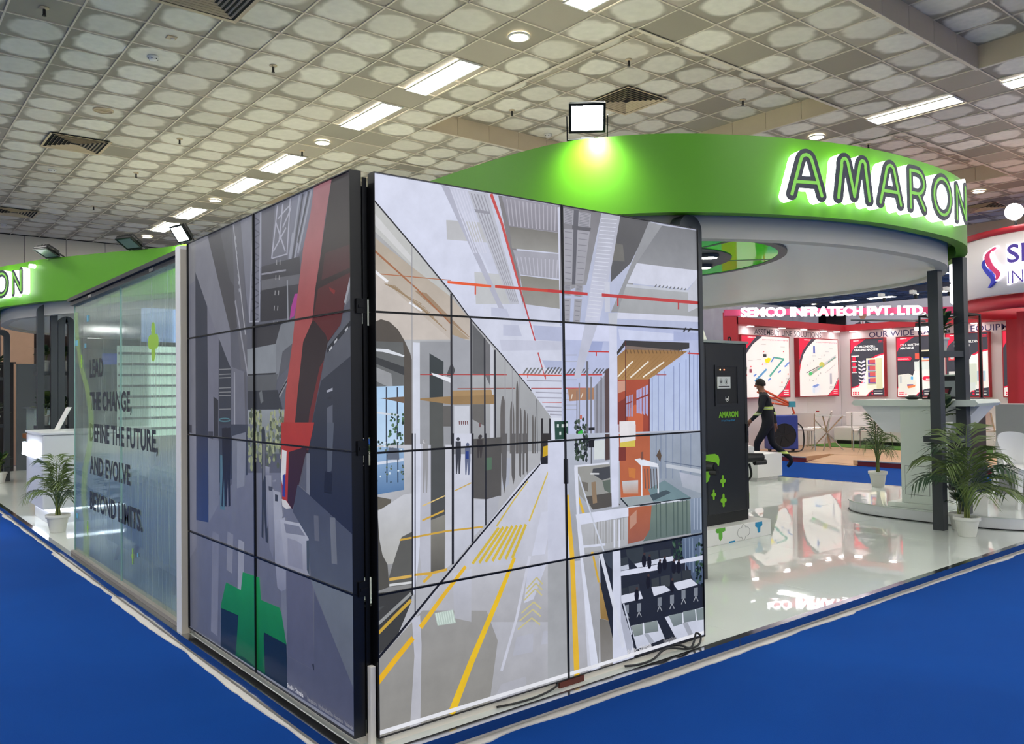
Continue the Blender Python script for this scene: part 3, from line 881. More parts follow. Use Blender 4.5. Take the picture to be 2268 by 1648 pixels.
((40,38,40),[944,1260,956,1260,955,1053,940,1053]),((48,44,42),[893,1191,957,1188,955,1071,886,1066]),
((196,160,30),[903,1127,956,1134,955,1089,900,1078]),((30,30,34),[886,1075,955,1072,955,1044,888,1044]),
((44,44,52),[1033,1057,1067,1054,1071,939,1048,939,1047,1001,1036,938,1026,940]),
((182,186,204),(176,184,214),[1036,2308,2168,2308,2150,1689,1025,1707]),((120,119,126),(146,146,152),[1036,2300,1322,2295,1207,1921,1028,1871]),
((92,92,102),[1128,2289,1162,2288,1131,1916,1108,1914]),((158,158,168),[1058,2287,1128,2285,1123,2212,1059,2213]),
((128,128,138),4,4,[1067,2283,1120,2280]),((128,128,138),4,4,[1067,2275,1119,2272]),((128,128,138),4,4,[1067,2267,1118,2264]),
((128,128,138),4,4,[1067,2259,1118,2256]),((128,128,138),4,4,[1067,2251,1117,2248]),((128,128,138),4,4,[1067,2242,1117,2240]),
((128,128,138),4,4,[1067,2234,1116,2232]),((128,128,138),4,4,[1067,2226,1115,2224]),((128,128,138),4,4,[1067,2218,1115,2215]),
((158,158,168),[1162,2283,1247,2283,1239,2214,1156,2210]),((128,128,138),4,4,[1170,2280,1238,2278]),((128,128,138),4,4,[1169,2272,1237,2270]),
((128,128,138),4,4,[1169,2264,1236,2263]),((128,128,138),4,4,[1168,2256,1235,2255]),((128,128,138),4,4,[1167,2248,1234,2247]),
((128,128,138),4,4,[1167,2240,1234,2239]),((128,128,138),4,4,[1166,2231,1233,2232]),((128,128,138),4,4,[1165,2223,1232,2224]),
((128,128,138),4,4,[1165,2215,1231,2216]),((158,158,168),[1058,2185,1124,2188,1109,1926,1055,1926]),((128,128,138),4,4,[1066,2172,1115,2173]),
((128,128,138),4,4,[1066,2143,1113,2143]),((128,128,138),4,4,[1066,2114,1112,2114]),((128,128,138),4,4,[1065,2085,1110,2085]),
((128,128,138),4,4,[1065,2056,1108,2056]),((128,128,138),4,4,[1065,2027,1106,2027]),((128,128,138),4,4,[1064,1998,1105,1998]),
((128,128,138),4,4,[1064,1970,1103,1969]),((128,128,138),4,4,[1064,1941,1101,1940]),((158,158,168),[1151,2190,1237,2193,1186,1926,1131,1924]),
((128,128,138),4,4,[1159,2176,1225,2177]),((128,128,138),4,4,[1157,2146,1219,2147]),((128,128,138),4,4,[1154,2116,1214,2118]),
((128,128,138),4,4,[1152,2087,1208,2088]),((128,128,138),4,4,[1150,2057,1203,2058]),((128,128,138),4,4,[1148,2028,1197,2029]),
((128,128,138),4,4,[1145,1998,1192,1999]),((128,128,138),4,4,[1143,1969,1186,1970]),((128,128,138),4,4,[1141,1939,1180,1940]),
((158,158,168),[1053,1909,1106,1911,1099,1859,1052,1858]),((128,128,138),4,4,[1061,1907,1098,1907]),((128,128,138),4,4,[1061,1901,1097,1901]),
((128,128,138),4,4,[1061,1895,1096,1896]),((128,128,138),4,4,[1061,1890,1095,1890]),((128,128,138),4,4,[1061,1884,1094,1884]),
((128,128,138),4,4,[1061,1878,1094,1879]),((128,128,138),4,4,[1060,1873,1093,1873]),((128,128,138),4,4,[1060,1867,1092,1867]),
((128,128,138),4,4,[1060,1861,1091,1862]),((158,158,168),[1131,1912,1186,1912,1177,1858,1122,1858]),((128,128,138),4,4,[1139,1910,1177,1909]),
((128,128,138),4,4,[1138,1904,1176,1903]),((128,128,138),4,4,[1137,1898,1175,1897]),((128,128,138),4,4,[1136,1892,1174,1891]),
((128,128,138),4,4,[1135,1885,1173,1885]),((128,128,138),4,4,[1134,1879,1172,1879]),((128,128,138),4,4,[1133,1873,1171,1872]),
((128,128,138),4,4,[1132,1867,1170,1866]),((128,128,138),4,4,[1131,1861,1169,1860]),((158,158,168),[1052,1843,1099,1846,1082,1633,1056,1633]),
((128,128,138),4,4,[1060,1832,1090,1833]),((128,128,138),4,4,[1061,1808,1088,1810]),((128,128,138),4,4,[1061,1785,1086,1786]),
((128,128,138),4,4,[1061,1761,1084,1763]),((128,128,138),4,4,[1062,1738,1082,1739]),((128,128,138),4,4,[1062,1715,1081,1715]),
((128,128,138),4,4,[1063,1691,1079,1692]),((128,128,138),4,4,[1063,1668,1077,1668]),((128,128,138),4,4,[1064,1645,1075,1645]),
((158,158,168),[1124,1846,1176,1846,1144,1631,1105,1630]),((128,128,138),4,4,[1131,1834,1166,1833]),((128,128,138),4,4,[1129,1810,1162,1809]),
((128,128,138),4,4,[1127,1786,1159,1785]),((128,128,138),4,4,[1125,1762,1155,1762]),((128,128,138),4,4,[1123,1738,1152,1738]),
((128,128,138),4,4,[1120,1714,1148,1714]),((128,128,138),4,4,[1118,1690,1145,1690]),((128,128,138),4,4,[1116,1666,1141,1667]),
((128,128,138),4,4,[1114,1642,1138,1643]),((90,90,98),[1116,2208,1245,2210,1239,2192,1116,2189]),
((84,84,88),[1459,2296,1695,2296,1533,2058,1381,1945,1396,2141]),((108,107,104),[1419,2151,1476,2149,1488,2062,1385,2059]),
((146,148,154),[1682,2294,1788,2286,1440,1793,1379,1790]),((112,114,120),(140,142,148),[1788,2286,2154,2293,2147,2063,1580,2062]),
((204,207,224),[1580,2062,2147,2063,2091,2027,1991,1949,1507,1952]),((110,112,120),8,8,[1736,1959,1718,1942]),
((110,112,120),8,8,[1766,1958,1748,1942]),((110,112,120),8,8,[1796,1958,1778,1942]),((110,112,120),8,8,[1827,1957,1808,1941]),
((110,112,120),8,8,[1857,1957,1839,1941]),((110,112,120),8,8,[1888,1957,1870,1940]),((110,112,120),8,8,[1920,1956,1901,1940]),
((110,112,120),8,8,[1951,1956,1932,1939]),((110,112,120),8,8,[1983,1955,1964,1939]),((190,194,206),[1501,1945,2000,1944,2007,1933,1495,1930]),
((168,171,176),(158,160,164),[1492,1929,2007,1933,2004,1826,2086,1870,2084,1800,1429,1792]),
((190,193,206),[2091,2032,2146,2040,2142,1873,1997,1822,2000,1943]),
((172,174,188),(196,199,220),[1324,2293,1459,2293,1394,2046,1294,1740,1193,1736,1267,2050]),((206,209,224),4,4,[1321,2267,1436,2275]),
((206,209,224),4,4,[1316,2246,1430,2254]),((206,209,224),4,4,[1312,2226,1424,2233]),((206,209,224),4,4,[1307,2206,1418,2212]),
((206,209,224),4,4,[1302,2185,1412,2191]),((206,209,224),4,4,[1298,2165,1406,2170]),((206,209,224),4,4,[1293,2144,1400,2149]),
((206,209,224),4,4,[1288,2124,1394,2128]),((206,209,224),4,4,[1284,2104,1388,2108]),((206,209,224),4,4,[1279,2084,1382,2087]),
((206,209,224),4,4,[1274,2063,1377,2066]),((206,209,224),4,4,[1270,2043,1371,2046]),((206,209,224),4,4,[1265,2023,1365,2025]),
((206,209,224),4,4,[1261,2003,1359,2005]),((206,209,224),4,4,[1256,1983,1353,1984]),((206,209,224),4,4,[1251,1963,1347,1964]),
((206,209,224),4,4,[1247,1943,1342,1943]),((206,209,224),4,4,[1242,1923,1336,1923]),((206,209,224),4,4,[1238,1903,1330,1903]),
((206,209,224),4,4,[1233,1883,1324,1882]),((206,209,224),4,4,[1229,1863,1319,1862]),((206,209,224),4,4,[1224,1843,1313,1842]),
((206,209,224),4,4,[1220,1823,1307,1822]),((206,209,224),4,4,[1215,1803,1301,1802]),((206,209,224),4,4,[1211,1784,1296,1782]),
((206,209,224),4,4,[1206,1764,1290,1762]),((206,209,228),[1429,1792,2140,1801,2139,1771,1419,1760]),
((190,194,206),[1360,1786,1429,1790,1421,1722,1362,1720]),((196,199,214),[1336,1942,1374,1949,1373,1791,1335,1789]),
((186,56,58),15,15,[948,1874,1215,1874]),((186,56,58),16,18,[1315,1876,2128,1879]),((180,52,54),10,10,[1432,1874,1431,1826]),
((180,52,54),12,12,[1915,1873,1914,1833]),((178,186,220),(186,193,222),[1035,1720,2151,1722,2134,1128,1024,1155]),
((206,210,236),[1045,1721,1365,1720,1363,1641,1044,1640]),((200,206,232),[1432,1706,1869,1697,1868,1659,1442,1651]),
((166,175,212),[1869,1710,2123,1705,2122,1670,1867,1655]),((60,60,66),[1947,1711,1968,1734,1981,1735,1963,1710]),
((60,60,66),[1987,1711,2008,1734,2035,1733,2001,1712]),((156,166,206),[1221,1637,1318,1636,1306,1585,1219,1583]),
((190,58,58),7,7,[1204,1586,1359,1587]),((190,58,58),8,8,[1269,1586,1269,1564]),((190,66,66),7,7,[1040,1469,1309,1470]),
((186,80,80),5,5,[1039,1404,1248,1402]),((92,94,98),[1061,1475,1073,1475,1100,1500,1088,1499]),((86,88,92),[1239,1476,1249,1476,1278,1501,1267,1501]),
((92,94,98),[1083,1475,1096,1475,1123,1500,1111,1500]),((86,88,92),[1262,1476,1273,1476,1302,1501,1291,1501]),
((92,94,98),[1106,1475,1118,1475,1146,1500,1133,1500]),((86,88,92),[1286,1476,1297,1476,1326,1501,1315,1501]),
((92,94,98),[1129,1475,1141,1476,1169,1500,1156,1500]),((86,88,92),[1310,1476,1321,1476,1351,1501,1340,1501]),
((92,94,98),[1152,1476,1164,1476,1192,1500,1180,1500]),((92,94,98),[1175,1476,1187,1476,1216,1500,1203,1500]),
((168,172,190),5,5,[1042,1565,1135,1567]),((168,172,190),5,5,[1042,1535,1134,1536]),((168,172,190),5,5,[1040,1445,1132,1445]),
((168,172,190),5,5,[1039,1378,1131,1377]),((168,172,190),5,5,[1038,1348,1130,1347]),((168,172,190),5,5,[1038,1322,1130,1320]),
((168,172,190),5,5,[1037,1300,1129,1298]),((186,189,208),[1197,1736,1288,1740,1153,1453,1112,1453]),
((166,124,96),[1070,1400,1248,1405,1249,1345,1079,1340]),((220,210,196),6,6,[1100,1374,1093,1351]),((220,210,196),6,6,[1171,1377,1157,1354]),
((150,152,166),[1248,1406,1326,1468,1319,1149,1248,1148]),((84,66,66),[1326,1484,1360,1507,1356,1147,1321,1149]),
((104,104,114),15,15,[1205,1537,1197,1147]),((116,116,124),10,10,[1230,1460,1223,1146]),((130,130,140),9,9,[1148,1430,1142,1150]),
((110,110,116),6,6,[1131,1392,1126,1150]),((96,92,96),5,5,[1270,1422,1264,1144]),((86,80,84),7,7,[1301,1460,1294,1142]),
((206,210,232),[1365,1728,1421,1722,1412,1137,1354,1139]),((52,49,50),[1418,1587,1479,1649,2002,1650,2001,1619,1908,1603,1478,1620,1420,1570]),
((120,104,96),[1481,1622,1916,1605,1866,1599,1480,1599]),((150,112,66),(172,132,84),[1480,1601,1987,1604,1661,1446,1419,1443,1420,1565]),
((112,82,48),7,7,[1489,1600,1498,1580]),((112,82,48),7,7,[1517,1600,1526,1581]),((112,82,48),7,7,[1545,1601,1554,1581]),
((112,82,48),7,7,[1574,1601,1583,1582]),((112,82,48),7,7,[1602,1602,1612,1582]),((112,82,48),7,7,[1631,1602,1641,1583]),
((112,82,48),7,7,[1660,1603,1670,1583]),((112,82,48),7,7,[1690,1604,1699,1584]),((112,82,48),7,7,[1719,1604,1729,1585]),
((112,82,48),7,7,[1749,1605,1759,1585]),((112,82,48),7,7,[1779,1605,1789,1586]),((112,82,48),7,7,[1810,1606,1820,1586]),
((112,82,48),7,7,[1840,1607,1850,1587]),((112,82,48),7,7,[1871,1607,1881,1587]),((112,82,48),7,7,[1903,1608,1912,1588]),
((112,82,48),8,8,[1934,1609,1944,1588]),((150,112,64),4,4,[1568,1574,1426,1452]),((150,112,64),4,4,[1604,1574,1454,1452]),
((150,112,64),4,4,[1640,1575,1481,1452]),((150,112,64),4,4,[1677,1575,1509,1452]),((150,112,64),4,4,[1714,1576,1537,1452]),
((150,112,64),4,4,[1751,1577,1566,1452]),((150,112,64),4,4,[1789,1577,1594,1452]),((150,112,64),4,4,[1827,1578,1623,1452]),
((150,112,64),4,4,[1865,1578,1652,1452]),((150,112,64),4,4,[1904,1579,1681,1452]),((236,228,214),8,8,[1536,1541,1421,1459]),
((236,228,214),8,8,[1659,1541,1515,1455]),((236,228,214),8,8,[1785,1540,1613,1457]),
((176,190,228),(182,194,222),[1661,1446,2004,1598,2134,1596,2121,1137,1654,1149]),((142,154,194),7,7,[1686,1453,1679,1157]),
((142,154,194),7,7,[1736,1471,1728,1154]),((142,154,194),8,8,[1789,1490,1780,1152]),((142,154,194),8,8,[1864,1518,1854,1149]),
((142,154,194),8,8,[1914,1536,1903,1147]),((142,154,194),8,8,[1970,1556,1958,1144]),((142,154,194),8,8,[2037,1581,2025,1141]),
((142,154,194),8,8,[2072,1593,2059,1140]),((100,110,140),8,8,[2000,1606,1993,1151]),((190,60,60),8,8,[1984,1591,2099,1589]),
((160,80,80),5,5,[1719,1470,1801,1470]),((168,76,50),(150,66,48),[1419,1443,1661,1446,1654,1145,1413,1152]),
((200,150,130),[1421,1437,1479,1440,1477,1388,1420,1373]),((126,52,40),[1419,1326,1477,1349,1472,1154,1415,1156]),
((196,98,62),[1491,1284,1550,1315,1609,1273,1606,1152,1488,1153]),((166,162,206),[1560,1388,1578,1393,1575,1266,1558,1267]),
((166,162,206),[1584,1395,1602,1401,1599,1261,1581,1266]),((166,162,206),[1608,1403,1627,1409,1623,1255,1605,1265]),
((166,162,206),[1633,1411,1651,1417,1647,1249,1629,1265]),((158,150,186),[1481,1356,1495,1360,1493,1252,1479,1253]),
((158,150,186),[1500,1360,1514,1364,1511,1252,1497,1252]),((158,150,186),[1519,1364,1533,1368,1530,1251,1516,1252]),
((140,54,44),7,7,[1478,1317,1527,1330]),((140,54,44),8,9,[1557,1339,1660,1366]),((110,40,36),9,9,[1662,1448,1654,1145]),
((90,40,34),6,6,[1483,1644,1472,1154]),((226,222,226),[1428,1229,1548,1228,1547,1154,1426,1156]),((40,72,60),[980,1245,1069,1244,1069,1149,982,1150]),
((206,216,216),[996,1231,1008,1230,1007,1215,995,1216]),((206,216,216),[1026,1230,1038,1229,1038,1214,1025,1215]),
((206,216,216),[1054,1232,1066,1232,1066,1217,1054,1217]),((206,216,216),[1010,1193,1022,1193,1022,1178,1010,1178]),
((206,216,216),[1047,1184,1059,1184,1059,1169,1047,1169]),([(30,44,36),(46,62,46),(24,30,30),(70,84,72)],[1118,1086,1190,1249],46,11),
((52,176,60),[1133,1188,1164,1196,1163,1168,1135,1161]),((30,30,36),[1207,1206,1249,1206,1249,1191,1207,1191]),
((28,28,34),[1206,1142,1247,1143,1246,1106,1205,1107]),((196,90,60),[1150,1269,1162,1270,1162,1250,1149,1249]),
((178,184,200),(150,152,156),[1051,1180,2206,1157,2187,510,1039,560]),((206,210,230),(192,195,212),[934,1157,1053,1156,1072,579,923,569]),
((160,162,166),[923,569,1072,578,1104,-24,912,-10]),((60,60,64),[1034,1061,1064,1059,1064,939,1053,938,1048,996,1040,939,1032,942]),
([(30,44,36),(46,62,46),(24,30,30),(70,84,72)],[1117,1035,1193,1169],55,11),((26,26,30),[1202,1143,1247,1145,1242,1105,1203,1106]),
((60,60,64),6,6,[1222,1106,1220,1025]),((60,62,68),7,7,[1187,1174,1188,1039]),((76,60,56),[1321,1168,1354,1166,1353,1037,1320,1036]),
((206,212,214),[1243,1138,1317,1139,1314,1043,1241,1044]),((150,150,146),[1109,1020,1353,1016,1352,849,1222,799,1128,885]),
((84,80,74),[1172,865,1358,869,1423,800,1228,795]),((70,72,76),[1232,999,1353,1003,1354,945,1295,937,1226,975]),
((112,108,100),[1146,944,1196,932,1195,888,1167,898]),((210,212,216),8,8,[1214,976,1274,971]),((140,120,96),30,30,[1234,933,1243,826]),
((96,106,96),[1297,932,1354,936,1354,865,1311,886]),((206,210,230),[1357,1216,1422,1214,1413,793,1362,793]),
((172,92,60),(186,104,66),[1421,1163,1660,1157,1652,830,1428,837]),((120,52,40),[1420,1096,1472,1093,1471,1025,1418,1027]),
((210,190,80),[1430,1120,1545,1141,1543,1093,1429,1095]),((224,220,224),[1426,1214,1550,1209,1548,1127,1430,1120]),
((196,120,60),[1488,988,1544,977,1539,926,1493,938]),((196,200,206),(186,150,130),[1438,921,1562,916,1560,847,1448,857]),
((150,160,178),(140,150,158),[1661,1161,2206,1147,2189,566,1984,581,1975,773,1653,873]),((126,138,160),8,8,[1710,1150,1704,913]),
((126,138,160),8,8,[1747,1149,1741,910]),((126,138,160),8,8,[1790,1147,1784,907]),((126,138,160),8,8,[1845,1144,1838,903]),
((126,138,160),8,8,[1914,1141,1908,897]),((126,138,160),9,9,[1999,1138,1992,891]),((96,108,128),4,5,[1773,1001,2088,948]),
((186,192,202),[1786,987,2088,934,2087,911,1786,967]),((176,180,196),(160,168,178),[1895,934,2087,893,2084,800,1920,851]),
((112,136,142),[1638,862,1770,899,1989,786,1975,773,1675,793]),((150,160,164),[1428,833,1650,830,1675,795,1484,786]),
((70,84,90),[1650,830,1783,845,1823,828,1675,797]),((222,226,236),[1537,1027,1577,1030,1722,991,1722,972,1583,992]),
((222,226,236),11,11,[1589,991,1588,831]),((222,226,236),11,11,[1719,978,1718,833]),((90,84,84),8,8,[1614,972,1618,868]),
((90,84,84),8,8,[1638,971,1642,866]),((90,84,84),8,8,[1661,969,1665,864]),((90,84,84),8,8,[1684,967,1688,862]),((90,84,84),8,8,[1708,966,1712,860]),
((92,76,60),[1707,1036,1735,1070,1750,1033,1738,999]),((120,76,60),[1585,1061,1604,1064,1605,1021,1585,1022]),
((40,46,48),8,8,[1428,833,1484,784,1989,783]),((206,212,222),6,6,[1738,780,1897,779]),((206,212,222),7,7,[1481,782,1571,780]),
((172,98,66),(150,90,72),[1481,779,1664,775,1653,647,1593,598,1477,593]),((186,140,120),[1495,733,1546,762,1544,694,1493,666]),
((112,128,118),(96,112,108),[1664,775,1978,771,1984,588,1592,592,1645,648]),((82,98,92),9,9,[1701,779,1699,600]),((82,98,92),9,9,[1734,779,1732,598]),
((82,98,92),9,9,[1781,778,1779,596]),((82,98,92),10,10,[1842,777,1840,592]),((82,98,92),10,10,[1877,776,1874,590]),
((82,98,92),10,10,[1918,776,1916,588]),((82,98,92),10,10,[1954,775,1951,586]),((132,146,166),(112,126,146),[1986,777,2195,781,2189,575,1984,585]),
((164,176,196),9,9,[2018,778,2013,605]),((164,176,196),9,9,[2047,776,2042,601]),((164,176,196),9,9,[2076,773,2071,598]),
((222,178,48),22,37,[1053,884,1081,586,1102,4]),((216,176,60),12,17,[1122,886,1165,778]),((206,170,70),13,19,[1170,744,1239,515]),
((212,216,234),[1109,784,1484,782,1483,735,1119,729]),((182,184,190),(168,170,174),[1125,731,1478,730,1474,587,1310,588,1139,586]),
((146,146,146),6,6,[1234,732,1232,614]),((146,146,146),6,6,[1255,732,1253,615]),((146,146,146),6,6,[1276,732,1274,615]),
((146,146,146),6,6,[1297,732,1295,616]),((146,146,146),6,6,[1318,732,1316,617]),((146,146,146),6,6,[1340,733,1337,617]),
((146,146,146),6,6,[1361,733,1358,618]),((146,146,146),6,6,[1383,733,1380,619]),((146,146,146),6,6,[1404,733,1402,619]),
((146,146,146),6,6,[1426,733,1423,620]),((146,146,146),6,6,[1448,733,1445,620]),((212,216,232),12,12,[1379,729,1376,587]),
((212,216,232),12,12,[1415,725,1412,583]),((206,210,226),11,12,[1139,622,1311,612]),
((212,216,232),[1103,1015,1127,1016,1134,772,1263,-3,1200,2,1119,709]),((214,218,232),9,9,[1105,1020,1343,1020]),
((196,202,216),9,10,[1130,982,1232,729,1310,555]),((168,170,176),(150,151,156),[1150,577,1263,569,1271,396,1253,-1]),
((172,142,84),(140,110,60),[1263,438,1306,374,1349,284,1352,217,1268,249]),((112,108,100),(132,130,128),[1263,250,1352,217,1351,2,1263,5]),
((206,166,56),13,13,[1224,566,1260,430]),((36,39,47),(30,33,42),[1269,568,2189,575,2171,-57,1404,-43,1272,412]),
((60,66,76),[1275,568,1360,569,1358,481,1326,503]),((92,108,132),(66,80,104),[1902,573,2189,570,2179,249,2005,314,1910,473]),
((120,136,160),8,8,[1934,569,1934,379]),((120,136,160),8,8,[1969,564,1970,374]),((120,136,160),9,9,[1997,561,1998,369]),
((120,136,160),9,9,[2062,553,2063,360]),((120,136,160),9,9,[2091,549,2092,355]),
([(24,44,34),(40,66,48),(16,26,26),(70,98,76)],[1833,456,1901,581],40,10),([(24,44,34),(40,66,48),(16,26,26),(70,98,76)],[2024,272,2092,521],40,11),
((204,209,226),[1520,485,1825,484,1838,457,1545,461]),((210,214,232),[1420,462,1716,455,1721,425,1419,437]),
((206,211,228),[1834,454,2185,452,2185,424,1843,435]),((186,192,208),[1420,487,1477,488,1481,463,1420,464]),
((52,58,62),[1460,566,1592,563,1596,490,1514,488,1466,533]),((52,58,62),[1597,533,1708,531,1713,486,1603,489]),
((52,58,62),[1721,529,1808,526,1814,486,1727,487]),((52,58,62),[1421,527,1472,528,1477,489,1421,489]),
((56,60,62),[1652,386,1711,386,1713,337,1657,340]),((58,62,64),[1724,388,1800,386,1802,323,1727,335]),
((50,54,56),[1818,392,1894,389,1895,340,1824,340]),((50,54,56),[1901,393,1978,386,1980,340,1907,342]),
((206,210,226),[1651,343,1756,335,1806,300,1669,292]),((208,212,228),[1821,338,1977,338,2036,295,1866,291]),
((204,208,224),[1417,337,1561,339,1583,294,1423,296]),((46,50,54),[1418,372,1469,372,1471,338,1417,339]),
((54,58,62),[1474,376,1555,375,1561,336,1476,337]),
((22,20,24),[1553,316,1549,297,1540,286,1529,288,1521,301,1518,322,1521,341,1531,352,1541,350,1550,337]),
((70,52,46),[1547,353,1545,348,1538,347,1532,350,1530,356,1532,361,1539,362,1545,359]),
((22,20,24),[1644,370,1640,350,1630,339,1619,341,1611,355,1608,376,1612,395,1621,407,1632,405,1641,391]),
((70,52,46),[1638,407,1635,402,1629,401,1623,404,1620,410,1623,415,1629,417,1636,413]),
((22,20,24),[1835,318,1831,298,1821,286,1810,288,1801,303,1797,324,1802,344,1811,355,1823,354,1832,339]),
((70,52,46),[1830,356,1827,351,1820,350,1813,353,1811,359,1814,364,1820,366,1827,362]),
((22,20,24),[1614,487,1610,467,1601,456,1590,458,1581,471,1578,492,1582,512,1592,523,1603,522,1611,508]),
((70,52,46),[1609,524,1606,519,1600,518,1593,521,1591,527,1594,532,1600,533,1606,530]),
((22,20,24),[1655,473,1651,453,1642,442,1631,443,1622,457,1619,478,1623,498,1632,509,1644,507,1652,493]),
((70,52,46),[1650,510,1647,505,1640,503,1634,507,1632,512,1634,517,1641,519,1647,516]),
((22,20,24),[1737,435,1733,415,1724,403,1712,405,1703,419,1700,440,1704,460,1714,471,1725,470,1734,456]),
((70,52,46),[1732,472,1729,467,1722,466,1716,469,1713,475,1716,480,1722,482,1729,478]),
((22,20,24),[1778,446,1774,426,1764,415,1752,417,1743,431,1740,452,1744,472,1754,483,1766,482,1775,468]),
((70,52,46),[1772,484,1769,479,1762,478,1756,481,1753,487,1756,492,1763,494,1769,490]),
((22,20,24),[1852,418,1848,398,1838,386,1826,388,1817,402,1814,424,1818,444,1828,455,1839,454,1849,439]),
((70,52,46),[1846,456,1843,451,1836,450,1830,453,1827,459,1830,464,1837,466,1843,462]),
((22,20,24),[1893,412,1889,391,1879,380,1867,382,1858,396,1855,418,1859,438,1869,450,1881,448,1890,434]),
((70,52,46),[1887,451,1884,445,1877,444,1871,447,1868,453,1871,459,1878,460,1885,457]),((122,128,138),[1699,279,1731,277,1729,231,1698,233]),
((150,154,162),6,6,[1713,232,1731,203]),((150,154,162),6,6,[1713,232,1694,206]),((122,128,138),[1799,275,1832,273,1830,227,1798,229]),
((150,154,162),6,6,[1814,228,1832,198]),((150,154,162),7,7,[1814,228,1794,201]),((122,128,138),[1895,286,1929,284,1928,237,1894,239]),
((150,154,162),6,6,[1911,238,1930,208]),((150,154,162),7,7,[1911,238,1891,211]),((122,128,138),[2001,282,2036,280,2034,233,2000,235]),
((150,154,162),6,6,[2017,234,2037,203]),((150,154,162),7,7,[2017,234,1996,207]),((122,128,138),[1445,283,1475,282,1474,238,1444,240]),
((150,154,162),5,5,[1459,239,1475,211]),((150,154,162),6,6,[1459,239,1441,214]),((122,128,138),[1538,276,1568,274,1567,230,1537,232]),
((150,154,162),5,5,[1552,231,1569,202]),((150,154,162),6,6,[1552,231,1534,205]),((204,208,224),(190,195,212),[1752,167,2177,160,2171,-29,1850,24]),
((132,144,146),(110,120,124),[1785,169,1896,164,1900,104,1824,102]),((134,146,148),(112,122,126),[1905,168,2009,162,2016,100,1911,107]),
((120,132,134),[2018,162,2177,156,2175,82,2022,99]),((220,224,236),8,8,[1899,164,1903,103]),((220,224,236),8,8,[2012,161,2019,100]),
((160,164,176),[1900,106,1942,101,1997,15,1957,15]),((26,28,36),[1850,22,2172,1,2171,-38,1853,7]),
((206,210,226),(192,197,214),[1487,170,1692,160,1751,53,1531,40]),((140,150,148),(116,126,126),[1489,169,1577,165,1578,108,1513,109]),
((138,148,148),(112,122,124),[1588,167,1693,158,1700,101,1593,110]),((218,222,234),7,7,[1582,169,1588,108]),
((160,165,178),[1588,108,1619,105,1669,49,1630,48]),((204,208,226),[1362,579,1418,580,1421,288,1504,78,1509,1,1352,1]),
((170,174,190),[1414,406,1421,288,1504,70,1466,10,1414,205]),((206,210,224),24,25,[1275,576,1363,306,1430,68]),
((190,196,212),10,10,[1436,294,1493,123]),((226,227,234),17,18,[-18,21,1041,21,2114,21]),
]
